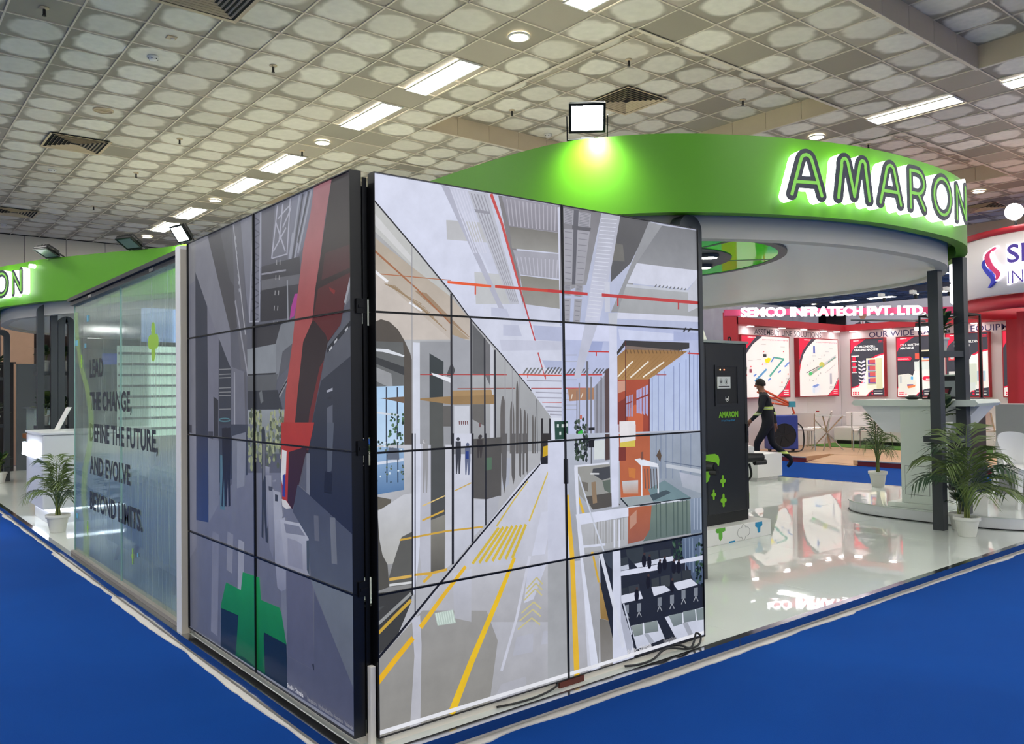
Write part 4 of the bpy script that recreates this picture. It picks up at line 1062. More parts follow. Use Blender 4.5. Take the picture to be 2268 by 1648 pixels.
ART_L = [
((89,91,101),(72,75,89),[-319,2863,2258,2321,2214,6,-360,-164]),((122,122,125),(101,103,113),[-111,2320,142,2313,344,2030,137,1942,-116,1966]),  # top-left pale gradient: a floodlight's reflected haze, painted into the picture
((99,101,113),[-115,2028,126,2064,124,1042,-129,1029]),((51,55,66),(44,48,61),[124,2114,330,1915,335,1053,117,1042]),
((103,104,118),(96,98,113),[328,1925,521,1719,500,1062,335,1053]),
((115,116,125),(106,108,122),[130,2305,336,2301,496,2041,687,1736,704,1526,595,1603,133,2103]),
((67,67,72),[336,2303,721,2303,840,1748,692,1726,496,2041]),((80,81,87),[540,2295,721,2298,789,1936,691,2001]),
((89,90,99),[721,2303,848,2299,912,1870,936,1502,843,1522,759,1885]),((151,152,161),11,11,[741,2295,905,1695]),
((129,130,141),18,17,[764,1884,936,1484]),((137,139,149),14,14,[774,2226,779,2207]),((137,139,149),14,14,[781,2185,786,2166]),
((137,139,149),14,14,[788,2145,792,2126]),((137,139,149),14,14,[795,2104,799,2085]),((137,139,149),14,14,[801,2064,806,2045]),
((137,139,149),14,14,[808,2023,812,2005]),((137,139,149),14,14,[814,1983,819,1965]),((137,139,149),14,14,[821,1943,826,1925]),
((108,110,123),[848,2299,1130,2300,1125,2020,1090,1745,961,1755,917,1905]),((82,84,96),7,7,[1002,2295,1116,2245]),
((82,84,96),7,7,[1116,2245,1001,2234]),((82,84,96),7,7,[1001,2234,1115,2186]),((82,84,96),7,7,[1115,2186,1000,2174]),
((82,84,96),7,7,[1000,2174,1114,2127]),((82,84,96),7,7,[1114,2127,999,2113]),((82,84,96),7,7,[999,2113,1113,2068]),
((82,84,96),7,7,[1113,2068,998,2053]),((82,84,96),7,7,[998,2053,1112,2009]),((82,84,96),7,7,[1112,2009,997,1992]),
((82,84,96),7,7,[997,1992,1111,1949]),((82,84,96),7,7,[1111,1949,996,1932]),((82,84,96),7,7,[996,1932,1110,1890]),
((82,84,96),7,7,[1110,1890,995,1871]),((82,84,96),7,7,[995,1871,1109,1831]),((82,84,96),7,7,[1109,1831,994,1811]),
((82,84,96),7,7,[994,1811,1108,1772]),((82,84,96),7,7,[1108,1772,993,1751]),((147,149,163),7,7,[963,1757,1090,1750]),
((144,146,161),13,13,[1117,2296,1090,1750]),((141,142,156),14,14,[1024,2300,963,1757]),((79,80,91),[1130,2300,1305,2296,1298,1933,1124,1944]),
((96,98,111),[1295,2302,1498,2295,1456,2042,1239,2042]),((153,154,170),14,14,[1324,2288,1250,2044]),((153,154,170),13,13,[1470,2297,1428,2038]),
((153,154,170),6,6,[1250,2044,1428,2041]),((153,154,170),8,8,[1323,2223,1460,2263]),((153,154,170),11,11,[1303,2210,1409,2056]),
((153,154,170),14,14,[1384,2285,1342,2122]),((153,154,170),10,10,[1271,2075,1420,2166]),((153,154,170),11,11,[1498,2264,1382,2173]),
((108,111,127),(94,96,110),[1489,2297,1720,2294,1689,2191,1630,2064,1548,2013,1421,1957]),((137,140,154),16,17,[1571,2289,1455,1978]),
((137,140,154),16,16,[1643,2291,1502,1984]),((137,140,154),15,16,[1695,2288,1549,2029]),((137,140,154),17,17,[1495,2131,1436,1965]),
((61,63,72),16,17,[1607,2290,1484,1991]),((61,63,72),15,16,[1669,2289,1550,2075]),
((60,60,66),[1125,2020,1567,2011,1574,1902,1546,1843,1451,1740,1108,1747]),((91,92,99),[1124,1952,1601,1929,1573,1886,1123,1902]),
((129,130,142),9,8,[1125,1982,1417,1967]),((51,51,56),[1123,1902,1454,1892,1442,1741,1108,1747]),((137,137,141),10,10,[1310,2029,1310,2006]),
((137,137,141),10,10,[1301,1957,1298,1934]),((137,137,141),10,10,[1292,1884,1287,1862]),((137,137,141),10,10,[1282,1812,1276,1789]),
((137,137,141),10,10,[1273,1739,1264,1716]),((137,137,141),10,10,[1350,2024,1349,2001]),((137,137,141),10,10,[1341,1952,1338,1930]),
((137,137,141),10,10,[1332,1880,1327,1858]),((137,137,141),10,10,[1322,1808,1316,1786]),((137,137,141),10,10,[1313,1736,1305,1714]),
((53,53,58),[997,1737,1374,1731,1343,1629,995,1621]),((37,38,44),[1345,1717,1422,1724,1392,1626,1313,1622]),
((132,135,144),[1424,1919,1439,1917,1443,1726,1428,1727]),((151,56,129),[1513,1846,1549,1844,1504,1745,1455,1735,1471,1787]),
((111,115,123),[1293,1630,1354,1717,1533,1728,1486,1598,1300,1452]),((79,81,89),[1372,1587,1487,1621,1476,1528,1321,1468]),
((122,127,135),[931,1617,1297,1628,1295,1483,938,1480]),((46,48,53),9,8,[938,1486,1291,1486]),((80,83,88),[934,1477,1315,1483,1290,1407,933,1404]),
((129,130,137),[1289,1359,1475,1504,1465,1473,1319,1355]),((34,36,43),9,9,[1299,1363,1465,1481]),((46,49,56),[937,1404,1310,1407,1367,1315,936,1310]),
((94,98,103),37,37,[1102,1401,1123,1346]),((129,135,142),(103,110,111),[936,1306,1390,1315,1371,1107,932,1084]),
([(96,104,84),(128,136,104),(74,82,68),(146,152,120)],[954,1098,1106,1304],85,15),
([(96,104,84),(128,136,104),(74,82,68),(146,152,120)],[1227,1111,1375,1307],85,14),((49,53,63),[515,1700,614,1602,701,1521,694,1072,500,1062]),
((113,115,120),6,5,[518,1526,694,1524]),((113,115,120),6,5,[517,1498,694,1497]),((113,115,120),6,5,[517,1479,693,1479]),
((113,115,120),6,5,[516,1423,692,1424]),((113,115,120),6,5,[516,1400,692,1401]),((113,115,120),6,5,[516,1381,692,1383]),
((113,115,120),6,5,[515,1306,691,1310]),
((73,110,120),7,7,[680,1251,672,1247,649,1244,616,1242,579,1241,546,1242,522,1244,514,1248,522,1252,546,1255,579,1257,616,1258,649,1257,672,1255]),
((98,100,113),(89,92,106),[704,1535,892,1503,923,1084,692,1072]),((137,139,151),15,15,[748,1506,747,1084]),((79,80,89),19,19,[892,1503,914,1101]),
((41,43,49),[423,1376,499,1357,496,1146,426,1153]),((56,58,67),[337,1179,415,1181,414,1095,335,1097]),((60,61,72),44,44,[27,1209,32,1098]),
((60,61,72),44,44,[27,1169,31,1058]),
((144,96,104),(151,48,41),[1720,2294,1892,2300,1828,2137,1773,1968,1720,1826,1695,1708,1599,1621,1538,1394,1474,1113,1371,1107,1368,1163,1407,1403,1487,1629,1526,1782,1607,2044,1684,2184]),
((39,32,34),(43,29,30),[1892,2300,2102,2290,2094,1899,2063,1882,1989,1743,1961,1674,1841,1603,1806,1531,1676,1243,1643,1121,1474,1113,1538,1394,1599,1621,1695,1708,1724,1840,1777,1975]),
((75,36,39),(82,30,32),[1754,1844,2058,1882,1992,1742,1961,1674,1845,1610,1824,1640,1718,1706,1698,1708]),
((60,34,37),(73,37,41),[1823,1991,2082,1997,2069,1902,1788,1878]),((120,37,36),[1860,1841,1918,1820,1906,1804,1868,1825]),
((94,29,30),[1806,1531,1676,1243,1648,1137,1614,1135,1660,1303,1765,1503]),((129,36,34),[1553,1203,1615,1190,1606,1177,1561,1186]),
((101,103,111),[2094,1899,2093,1802,1997,1742,2063,1882]),((142,144,153),17,17,[2068,1885,2001,1759]),
((82,85,94),(72,75,86),[2091,1706,2088,1552,1777,1443,1814,1538,1841,1603]),((37,39,46),19,20,[2076,1687,1834,1570]),
((168,170,177),[1998,1648,2025,1662,2028,1654,2004,1641]),((168,170,177),[1901,1605,1929,1619,1932,1610,1907,1597]),
((168,170,177),[1854,1575,1882,1589,1885,1580,1860,1567]),((44,47,58),(37,41,53),[2091,1555,2086,1145,1643,1121,1676,1243,1777,1443]),
((79,83,96),[1830,1326,1884,1340,1880,1134,1826,1131]),((144,147,161),[1828,1400,1885,1412,1885,1399,1831,1391]),
((34,36,44),[1837,1371,1875,1374,1875,1365,1837,1362]),((39,42,53),11,11,[1943,1300,1941,1144]),((39,42,53),10,10,[1989,1300,1986,1146]),
((39,42,53),10,10,[2026,1301,2023,1148]),((101,104,120),(75,79,96),[87,663,886,982,1394,1018,1681,928,2078,762,2079,-57,-66,-54,-59,390]),
((110,113,129),(96,99,116),[-123,1172,136,1151,127,497,-60,366,-134,355]),((43,49,70),(39,53,89),[129,1157,336,1142,329,662,122,653]),
((104,108,123),[330,1141,512,1132,501,782,339,664]),((51,56,68),[513,1223,930,1233,925,975,509,902]),
((106,110,123),(94,98,113),[710,1166,905,1193,898,933,753,891,751,707,703,703]),((116,120,134),[780,1138,902,1143,879,914,776,893]),
((72,101,116),72,72,[562,1055,558,758]),((94,98,108),[943,1234,1007,1235,1004,1010,944,1004]),
([(96,104,84),(128,136,104),(74,82,68),(146,152,120)],[943,1010,1006,1234],25,18),
([(96,104,84),(128,136,104),(74,82,68),(146,152,120)],[1030,1018,1128,1236],35,17),
([(96,104,84),(128,136,104),(74,82,68),(146,152,120)],[1180,1033,1350,1239],45,16),
((29,30,37),[555,1203,627,1210,637,1101,617,942,620,786,591,777,584,929,561,774,543,778,564,960]),
((29,30,37),[615,1204,685,1212,695,1103,675,947,678,792,649,783,643,934,620,780,603,784,623,964]),
((44,48,55),[1114,1209,1139,1229,1158,1210,1167,1135,1160,1040,1172,880,1187,663,1159,664,1138,838,1130,676,1106,682,1114,874,1118,1123]),
((94,96,103),[1123,1152,1162,1152,1155,992,1125,951]),((129,132,146),81,81,[832,626,809,241]),((113,116,130),85,85,[673,646,655,437]),
((103,106,122),105,105,[449,618,415,53]),((130,133,147),(101,104,122),[1160,1035,1212,1033,1207,977,1159,983]),
((130,133,147),(101,104,122),[1164,991,1231,995,1233,848,1174,729]),((130,133,147),(101,104,122),[1182,928,1262,930,1263,721,1247,598,1206,639]),
((130,133,147),(101,104,122),[1235,969,1281,978,1281,968,1244,961]),((144,147,161),[1253,924,1337,923,1364,816,1346,786,1259,776]),
((147,150,165),(113,116,135),[1264,782,1391,810,1400,739,1396,477,1340,456,1295,468,1270,593]),((51,55,63),[1276,908,1312,906,1307,876,1275,875]),
((60,63,72),[1199,940,1248,941,1243,919,1201,920]),((156,159,173),(129,131,147),[1335,794,1560,801,1643,744,1652,581,1397,571,1366,662]),
((110,113,129),[1379,781,1543,787,1609,752,1400,739]),((129,131,147),(120,122,139),[1415,718,1517,718,1574,709,1580,597,1419,593]),
((63,72,82),[1619,732,1651,738,1648,582,1621,603]),((151,44,37),[1354,1253,1707,1261,1654,1152,1524,1115,1439,1118,1460,858,1361,861,1350,1006]),
((194,194,199),[1361,1125,1413,1121,1403,1019,1371,944,1345,996]),((46,53,129),[1367,1005,1398,1014,1392,905,1361,905]),
((184,182,185),[1352,892,1403,890,1461,860,1402,851,1361,861]),((49,27,32),[1439,1118,1636,1154,1605,1094,1521,930,1473,855,1418,885]),
((110,113,125),[1626,1121,1661,1123,1658,924,1622,924]),((39,43,54),(34,37,51),[1662,1148,2094,1161,2090,803,1658,936]),
((73,79,92),[1829,1264,1896,1265,1870,1060,1830,1049]),((25,27,36),[1807,1055,1879,1052,1869,961,1796,963]),
((63,67,82),(73,79,92),[1530,975,1658,936,2090,803,2086,578,1660,580,1643,744,1477,846]),((99,103,113),50,50,[1876,864,1890,671]),
((89,92,104),46,46,[1719,855,1726,746]),((84,86,104),(73,76,96),[1397,574,1656,579,1679,570,1688,178,1406,172]),
((99,103,118),[1340,456,1398,477,1406,174,1348,241]),((34,36,44),16,16,[1676,201,1687,176]),((96,103,113),(86,91,103),[1659,567,2086,578,2078,158]),
((73,77,96),(72,75,94),[1694,522,2067,179,2074,-59,1376,-40,1406,169,1687,176]),((12,30,44),[529,236,793,232,767,9,516,1]),
((10,27,41),[1127,220,1398,226,1403,-1,1129,3]),
((25,122,65),(0,79,37),[856,468,1078,477,1096,370,1317,376,1343,354,1398,221,1132,219,1127,191,1143,-3,1013,-3,748,5,793,232,528,220,541,249,614,373,828,370]),
((3,51,37),[748,15,871,35,1013,21,1143,21,1143,-3,1013,-3,748,-5]),((120,124,140),13,13,[-72,-1,2080,14]),
]


wall_r = video_wall('video_wall', 'tall video wall showing a bright white corridor with yellow floor lines', (0, 0, 0.10), (1, 0, 0), (0, -1, 0), 1.0434, ART_R,
    [('Studio Chintala', 1.45, 0.034, 0.030, 205), ('Bengaluru', 1.73, 0.034, 0.028, 130)])
wall_l = video_wall('video_wall', 'tall dim video wall showing a grey hall with red column and green cross', (-0.074, 2.108, 0.1064), (0, -1, 0), (-1, 0, 0), 1.0343, ART_L,
    [('Studio Chintala', 1.42, 0.034, 0.028, 180), ('Bengaluru', 1.635, 0.034, 0.024, 120), ('Hyderabad', 1.745, 0.034, 0.024, 120), ('San Francisco', 1.855, 0.034, 0.021, 118), ('Valencia', 1.985, 0.034, 0.022, 122)])
# slotted upright and latches on the corner edge of the dim wall, pale strip on the far edge of the bright one
g = MB()
g.box(-.030, -.012, 0.0325, 0.0385, 0.12, 2.38)
up = g.build('slotted_upright', M_BLACKM, wall_l); up.matrix_parent_inverse = Matrix.Translation(-wall_l.location)
for zz in (0.70, 1.27, 1.85):
    g = MB(); g.box(-.062, -.014, 0.030, 0.0388, zz - .03, zz + .03); g.box(-.055, -.025, 0.026, 0.031, zz - .008, zz + .004)
    b_ = g.build('latch', M_BLACKM, wall_l); b_.matrix_parent_inverse = Matrix.Translation(-wall_l.location)
M_STRIP = mat('aluminium_strip', (228, 226, 224), 0.35, metal=0.3)
for r in range(4):
    g = MB(); g.box(2.0885, 2.1005, 0.006, 0.03, 0.10 + r * .575 + .01, 0.10 + r * .575 + (.505 if r == 3 else .56))
    b_ = g.build('side_strip', M_STRIP, wall_r); b_.matrix_parent_inverse = Matrix.Translation(-wall_r.location)

# support under the walls
t = thing('screen_plinth', 'cream painted board plinth under the bright video wall', 'plinth', (0, 0, PZ))
g = MB(); g.box(0.03, 2.09, 0.0, 0.05, 0, 0.028); g.build('front_board', M_CREAM, t)
t = thing('screen_plinth', 'cream painted board plinth under the dim video wall', 'plinth', (0, 0, PZ))
g = MB(); g.box(-.045, -.005, 0.06, 2.10, 0, 0.034); g.build('side_board', M_CREAM, t)
g = MB(); g.box(-.028, -.004, 0.004, 0.032, 0, 0.32); g.build('corner_post', M_CREAM, t, bevel=.003)
g = MB(); g.box(0.98, 1.14, 0, 0.06, 0, 0.028)
tag(g.build('timber_block', M_WOOD, loc=(0, -.012, PZ + .0004)), 'red-brown timber block wedged under the bright video wall', 'wood block')
# frames that carry the walls, seen in the gap between them
for lb, fx in (('black steel stand frame behind the bright video wall', 0), ('black steel stand frame behind the dim video wall', 1)):
    t = thing('screen_stand', lb, 'frame', (0, 0, PZ))
    def sw(*q): return (q[2] - .074 , q[3] - .074, q[0] + .04, q[1] + .04, q[4], q[5]) if fx else q
    for a in (.45, 1.8):
        g = MB(); g.box(*sw(a - .03, a + .03, .20, .26, 0, 2.28)); g.build('upright', M_BLACKM, t)
        g = MB(); g.box(*sw(a - .1, a + .1, .18, .32, 0, .03)); g.build('foot', M_BLACKM, t)
    for z in (.33, 1.2, 2.1):
        g = MB(); g.box(*sw(.48, 1.77, .205, .235, z, z + .06)); g.build('crossbar', M_BLACKM, t)
        for a in (.6, 1.6):
            g = MB(); g.box(*sw(a, a + .04, .122, .204, z, z + .04)); g.build('bracket_arm', M_BLACKM, t)

# cables hanging out under the bright wall
def cable(name, label, pts, r=0.006, group=None):
    g = MB(); g.tube(catmull(pts, 8, False), r, 8)
    return tag(g.build(name, M_CABLE, smooth=True), label, 'cable', group)
cable('power_cable', 'black cable looping in coils under the end of the bright video wall',
      [(1.42, -.02, .082), (1.50, -.045, .08), (1.60, -.05, .085), (1.70, -.03, .105), (1.78, -.02, .10), (1.88, -.045, .08), (1.97, -.05, .083), (2.02, -.03, .115), (2.0, -.014, .135), (1.96, -.03, .10), (1.90, -.05, .082), (1.84, -.03, .105), (1.80, .03, .094)])
cable('thin_cable', 'thin black cable lying beside the timber block under the bright wall',
      [(.60, -.01, .078), (.70, -.03, .0775), (.82, -.035, .079), (.92, -.025, .085), (.965, -.012, .095), (.97, .03, .093)], .005)

# white edge board between glass and dim wall
t = thing('edge_board', 'narrow white upright board between glass partition and dim video wall', 'board', (0, 2.165, PZ))
g = MB(); g.box(-.12, .06, -.045, .045, 0, 2.325); g.build('board', M_WHITE, t, bevel=.004)
g = MB(); g.box(-.118, -.07, -.0535, -.0455, 0, 2.3); g.build('seal_strip', mat('beige_foam_strip', (190, 182, 165), .8), t)

# ================================================================ canopy
M_GREEN = mat('green_fascia_paint', (86, 158, 6), 0.42, noise=0.04, nscale=1.5)
M_GREEN_D = mat('green_fascia_back', (70, 128, 20), 0.5)
M_DRUM = mat('white_soffit_paint', (200, 196, 186), 0.6)
M_DISC = mat('white_canopy_ceiling', (232, 234, 226), 0.35)
ZB, ZT, ZD = 2.78, 3.36, 2.62
CTRL = [(3.2,15.3),(1.9,14.9),(.95,14.25),(.38,13.4),(.08,12.5),(0,11.6),(.03,10.86),(.21,10.29),(.37,9.79),(.62,9.3),(1.01,8.59),(1.32,8.09),(1.57,7.52),(1.95,6.2),(2.2,4.8),(2.32,3.7),(2.36,2.7),(2.42,2.0),(2.54,1.53),(2.8,1.15),(3.1,.88),(3.5,.64),(3.85,.48),(4.25,.34),(4.76,.23),(5.38,.19),(5.87,.2),(6.31,.27),(6.61,.37),(7.07,.58),(7.58,.97),(7.9,1.5),(8.08,2.2),(8.12,3.3),(8.1,4.6),(7.9,6.5),(7.4,9),(6.6,11.5),(5.6,13.8),(4.5,15.1)]
LOOP = catmull(CTRL, 12)
NL = len(LOOP)
canopy = thing('canopy', 'curving green canopy ring with white soffit drum over the booth', 'canopy', (0, 0, ZD))
def ring_mesh(d0, d1, z0, z1, i0=0, i1=None):
    """wall ring between two inward offsets"""
    A = offset_loop(LOOP, d0) if d0 else LOOP
    B = offset_loop(LOOP, d1)
    closed = i1 is None
    idx = list(range(NL)) if closed else [i % NL for i in range(i0, i1 + 1)]
    g = MB()
    vs = []
    for i in idx:
        vs += [(A[i][0], A[i][1], z0), (B[i][0], B[i][1], z0), (B[i][0], B[i][1], z1), (A[i][0], A[i][1], z1)]
    n = len(idx); fs = []
    for k in range(n if closed else n - 1):
        a = 4 * k; b = 4 * ((k + 1) % n)
        for j in range(4):
            fs.append((a + j, b + j, b + (j + 1) % 4, a + (j + 1) % 4))
    if not closed:
        fs += [(0, 1, 2, 3), (4 * n - 1, 4 * n - 2, 4 * n - 3, 4 * n - 4)]
    g.add(vs, fs)
    return g
seg = 0
for i in range(0, NL, 24):
    ring_mesh(0.0, 0.10, ZB - ZD + .0, ZT - ZD, i, min(i + 24, NL)).build('fascia_panel', M_GREEN, canopy)
ring_mesh(0.17, 0.28, 0.0, 0.45).build('soffit_drum', M_DRUM, canopy)
ring_mesh(0.10, 0.17, 0.30, 0.34).build('spacer', M_GREEN_D, canopy)
IN = offset_loop(LOOP, 0.279)
g = MB(); g.add([(x, y, 0.03) for x, y in IN] + [(x, y, 0.05) for x, y in IN], [tuple(range(NL)), tuple(range(2 * NL - 1, NL - 1, -1))])
g.build('canopy_ceiling', M_DISC, canopy)
# round green light panel set in the canopy ceiling
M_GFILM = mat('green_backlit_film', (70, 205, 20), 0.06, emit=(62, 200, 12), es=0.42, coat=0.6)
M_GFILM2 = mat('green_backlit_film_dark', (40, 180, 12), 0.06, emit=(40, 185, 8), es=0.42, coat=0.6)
M_SPOTL = mat('spot_lens', (255, 255, 255), .5, emit=(255, 246, 226), es=70)
M_SLATE = mat('slate_paint', (58, 62, 66), 0.4)
t = thing('ceiling_light_panel', 'round green glossy panel with dark rings set in the canopy ceiling', 'ceiling panel', (3.90, 2.15, ZD + .02))
t.scale = (.757, .871, 1)
def arc_poly(r0, r1, a0, a1, n):
    return [(r1 * math.cos(a0 + (a1 - a0) * k / n), r1 * math.sin(a0 + (a1 - a0) * k / n)) for k in range(n + 1)] + [(r0 * math.cos(a1 - (a1 - a0) * k / n), r0 * math.sin(a1 - (a1 - a0) * k / n)) for k in range(n + 1)]
LR = 1.1  # the panel ends short of the curved canopy edge
def inside(p):
    return True
for k in range(6):
    a0, a1 = k * PI / 3 + .33, (k + 1) * PI / 3 + .29
    g = MB(); g.prism(arc_poly(1.045, 1.50, a0, a1, 14), -.006, 0.009); g.build('film_segment', [M_GFILM, M_GFILM2][k % 2], t)
    g = MB(); g.prism(arc_poly(1.03, 1.51, a1, a1 + .04, 2), -.008, 0.009); g.build('rib', M_SLATE, t)
g = MB(); g.prism(arc_poly(1.50, 1.585, 0, 2 * PI - 1e-4, 64), -.010, 0.009); g.build('outer_ring', M_SLATE, t)
g = MB(); g.prism([(1.04 * math.cos(2 * PI * k / 56), 1.04 * math.sin(2 * PI * k / 56)) for k in range(56)], -.012, 0.009); g.build('centre_disc', M_SLATE, t)
for (a, r) in ((-1.35, .86), (-.45, .86), (.5, .86), (2.2, .86), (3.4, .86)):
    t2 = thing('spot_lamp', 'small round spot lamp glowing in the dark centre of the green panel', 'lamp', (3.90 + r * .757 * math.cos(a), 2.15 + r * .871 * math.sin(a), ZD + .008), group='spot lamps in the green ceiling panel')
    g = MB(); g.lathe([(.09, .0), (.09, -.025), (.075, -.03), (.075, -.0)], n=20, cap=False); g.build('rim', M_SLATE, t2, smooth=True)
    g = MB(); g.lathe([(.074, 0), (.074, -.026), (.03, -.03)], n=20); g.build('lens', M_SPOTL, t2)

# ---- arc-length map along the fascia
ARC = [0.0]
for i in range(NL): ARC.append(ARC[-1] + (Vector(LOOP[(i + 1) % NL]) - Vector(LOOP[i])).length)
def arc_of(x, y):
    best = min(range(NL), key=lambda i: (LOOP[i][0] - x) ** 2 + (LOOP[i][1] - y) ** 2)
    return ARC[best]
def on_arc(s, out, z):
    s %= ARC[-1]
    i = 0
    import bisect
    i = min(NL - 1, bisect.bisect_right(ARC, s) - 1)
    a = Vector(LOOP[i]); b = Vector(LOOP[(i + 1) % NL]); k = (s - ARC[i]) / max(1e-9, ARC[i + 1] - ARC[i])
    p = a.lerp(b, k)
    t0 = (Vector(LOOP[i]) - Vector(LOOP[i - 1])).normalized(); t1 = (b - a).normalized(); t2_ = (Vector(LOOP[(i + 2) % NL]) - b).normalized()
    t = ((t0 + t1) * (1 - k) + (t1 + t2_) * k).normalized()
    n = Vector((t.y, -t.x))
    return (p.x + n.x * out, p.y + n.y * out, z)

M_LWHITE = mat('letter_white_glow', (255, 255, 255), 0.5, emit=(244, 255, 244), es=3.6)
M_LFACE = mat('letter_face_slate', (66, 68, 82), 0.45)
M_LINE = mat('letter_inline_green', (140, 214, 84), 0.5, emit=(140, 220, 90), es=0.28)
def arcpts(cx, cy, rx, ry, a0, a1, n=10):
    return [(cx + rx * math.cos(a0 + (a1 - a0) * k / n), cy + ry * math.sin(a0 + (a1 - a0) * k / n)) for k in range(n + 1)]
GLYPH = {
 'A': [[(-.135, -.15)] + [(-.052, .105)] + arcpts(0, .095, .052, .055, PI * .95, PI * .05, 6) + [(.052, .105), (.135, -.15)], [(-.10, -.055), (.10, -.055)]],
 'M': [[(-.165, -.15), (-.125, .10)] + arcpts(-.095, .105, .033, .045, PI, .25, 5) + [(0, -.13)] + arcpts(.095, .105, .033, .045, PI - .25, 0, 5) + [(.125, .10), (.165, -.15)]],
 'R': [[(-.10, -.15), (-.10, .15), (.0, .15)] + arcpts(.0, .06, .10, .09, PI / 2, -PI / 2, 10) + [(-.10, -.03)], [(.01, -.03), (.105, -.15)]],
 'O': [arcpts(0, 0, .135, .152, 0, 2 * PI, 26)],
 'N': [[(-.10, -.15), (-.10, .13), (.10, -.13), (.10, .15)]],
}
def capsule(a, b, w, n=7):
    a = Vector(a); b = Vector(b); d = b - a
    th = math.atan2(d.y, d.x) if d.length > 1e-9 else 0
    out = []
    for k in range(n + 1):
        t = th - PI / 2 + PI * k / n
        out.append((b.x + w * math.cos(t), b.y + w * math.sin(t)))
    for k in range(n + 1):
        t = th + PI / 2 + PI * k / n
        out.append((a.x + w * math.cos(t), a.y + w * math.sin(t)))
    return out
def letter(ch, s0, zc, parent, scale=1.0, wfac=1.0):
    def layer(name, w, d0, d1, m_, par):
        g = MB()
        for st in GLYPH[ch]:
            for i in range(len(st) - 1):
                P2 = capsule((st[i][0] * wfac, st[i][1]), (st[i + 1][0] * wfac, st[i + 1][1]), w)
                n = len(P2)
                vs = [on_arc(s0 + a * scale, d0, zc + b * scale - ZD) for a, b in P2] + [on_arc(s0 + a * scale, d1, zc + b * scale - ZD) for a, b in P2]
                g.add(vs, [tuple(range(n)), tuple(range(2 * n - 1, n - 1, -1))] + [(k, (k + 1) % n, n + (k + 1) % n, n + k) for k in range(n)])
        return g.build(name, m_, par)
    L = layer('letter', .044, .012, .105, M_LWHITE, parent)
    layer('letter_face', .0455, .105, .111, M_LFACE, L)
    layer('inline_stroke', .0125, .111, .114, M_LINE, L)
sg = thing('illuminated_sign', 'glowing six letter channel sign on the green fascia above the podium', 'sign', (0, 0, ZD))
for ch, (x, y), wf in (('A', (3.866, .474), .95), ('M', (4.288, .33), .93), ('A', (4.667, .244), .88), ('R', (5.017, .206), 1.0), ('O', (5.426, .189), 1.07), ('N', (5.793, .194), 1.0)):
    letter(ch, arc_of(x, y), 3.06, sg, 1.0, wf)
sl_ = thing('illuminated_sign', 'glowing channel letters on the green fascia above the white desk', 'sign', (0, 0, ZD))
for ch, (x, y), wf in (('R', (-.01, 10.98), 1.05), ('O', (.104, 10.583), 1.1), ('N', (.243, 10.181), 1.15)):
    letter(ch, arc_of(x, y), 3.075, sl_, 1.0, wf)
for par, (x, y) in ((sg, (5.965, .21)), (sl_, (.331, 9.892))):
    s = arc_of(x, y)
    for name, w, d0, d1, m_ in (('registered_mark', .03, .02, .09, M_LWHITE),):
        g = MB(); P2 = [(w * math.cos(2 * PI * k / 16), w * math.sin(2 * PI * k / 16)) for k in range(16)]
        n = 16; vs = [on_arc(s + a, d0, 3.27 + b - ZD) for a, b in P2] + [on_arc(s + a, d1, 3.27 + b - ZD) for a, b in P2]
        g.add(vs, [tuple(range(n)), tuple(range(2 * n - 1, n - 1, -1))] + [(k, (k + 1) % n, n + (k + 1) % n, n + k) for k in range(n)]); g.build(name, m_, par)

# ---- floodlights on top of the fascia
M_FLOOD = mat('floodlight_glass', (255, 255, 255), .4, emit=(250, 255, 250), es=60)
M_FLOODOFF = mat('floodlight_glass_off', (120, 125, 130), .15)
def floodlight(x, y, yaw, tilt, on, label, out=0.10, lift=.13):
    t = thing('floodlight', label, 'floodlight', (x, y, ZT))
    nx, ny = math.cos(yaw), math.sin(yaw)
    R = Matrix.Rotation(yaw, 4, 'Z') @ Matrix.Rotation(tilt, 4, 'Y')      # local +x is the beam
    mm = Matrix.Translation((nx * out, ny * out, lift)) @ R
    def put(g, name, m_, par, **k):
        g.v = [tuple(mm @ Vector(p)) for p in g.v]
        return g.build(name, m_, par, **k)
    g = MB(); g.box(-.045, .0, -.135, .135, -.11, .11); h = put(g, 'housing', M_BLACKM, t, bevel=.012)
    g = MB()
    for a in ((-.135, .135, .092, .11), (-.135, .135, -.11, -.092), (-.135, -.117, -.092, .092), (.117, .135, -.092, .092)):
        g.box(0, .012, a[0], a[1], a[2], a[3])
    put(g, 'front_frame', M_BLACKM, h)
    g = MB(); g.box(.0005, .006, -.115, .115, -.09, .09); put(g, 'lamp_glass', M_FLOOD if on else M_FLOODOFF, h)
    g = MB()
    for k in range(9): g.box(-.075, -.044, -.12 + k * .028, -.114 + k * .028, -.09, .09)
    put(g, 'cooling_fins', M_BLACKM, h)
    g = MB()
    for s in (-1, 1):
        g.box(-.03, -.01, s * .15 - .004, s * .15 + .004, -.17, .01)
    g.box(-.03, -.01, -.154, .154, -.175, -.165)
    put(g, 'yoke', M_BLACKM, t)
    g = MB(); g.box(-.06, .03, -.05, .05, 0, .02); g.v = [tuple(Matrix.Rotation(yaw, 4, 'Z') @ Vector(p)) for p in g.v]; g.build('foot_plate', M_BLACKM, t)
    if on:
        ld = bpy.data.lights.new('floodlight_beam', 'SPOT'); ld.energy = 60; ld.spot_size = 2.2; ld.spot_blend = 1.0; ld.shadow_soft_size = .08; ld.color = (.96, 1, .96)
        lo = bpy.data.objects.new('floodlight_beam', ld); COL.objects.link(lo); lo.parent = t
        lo.location = (nx * (out + .16), ny * (out + .16), lift - .08)
        lo.rotation_euler = Vector((-nx * .25, -ny * .25, -.55)).to_track_quat('-Z', 'Y').to_euler()
    return t
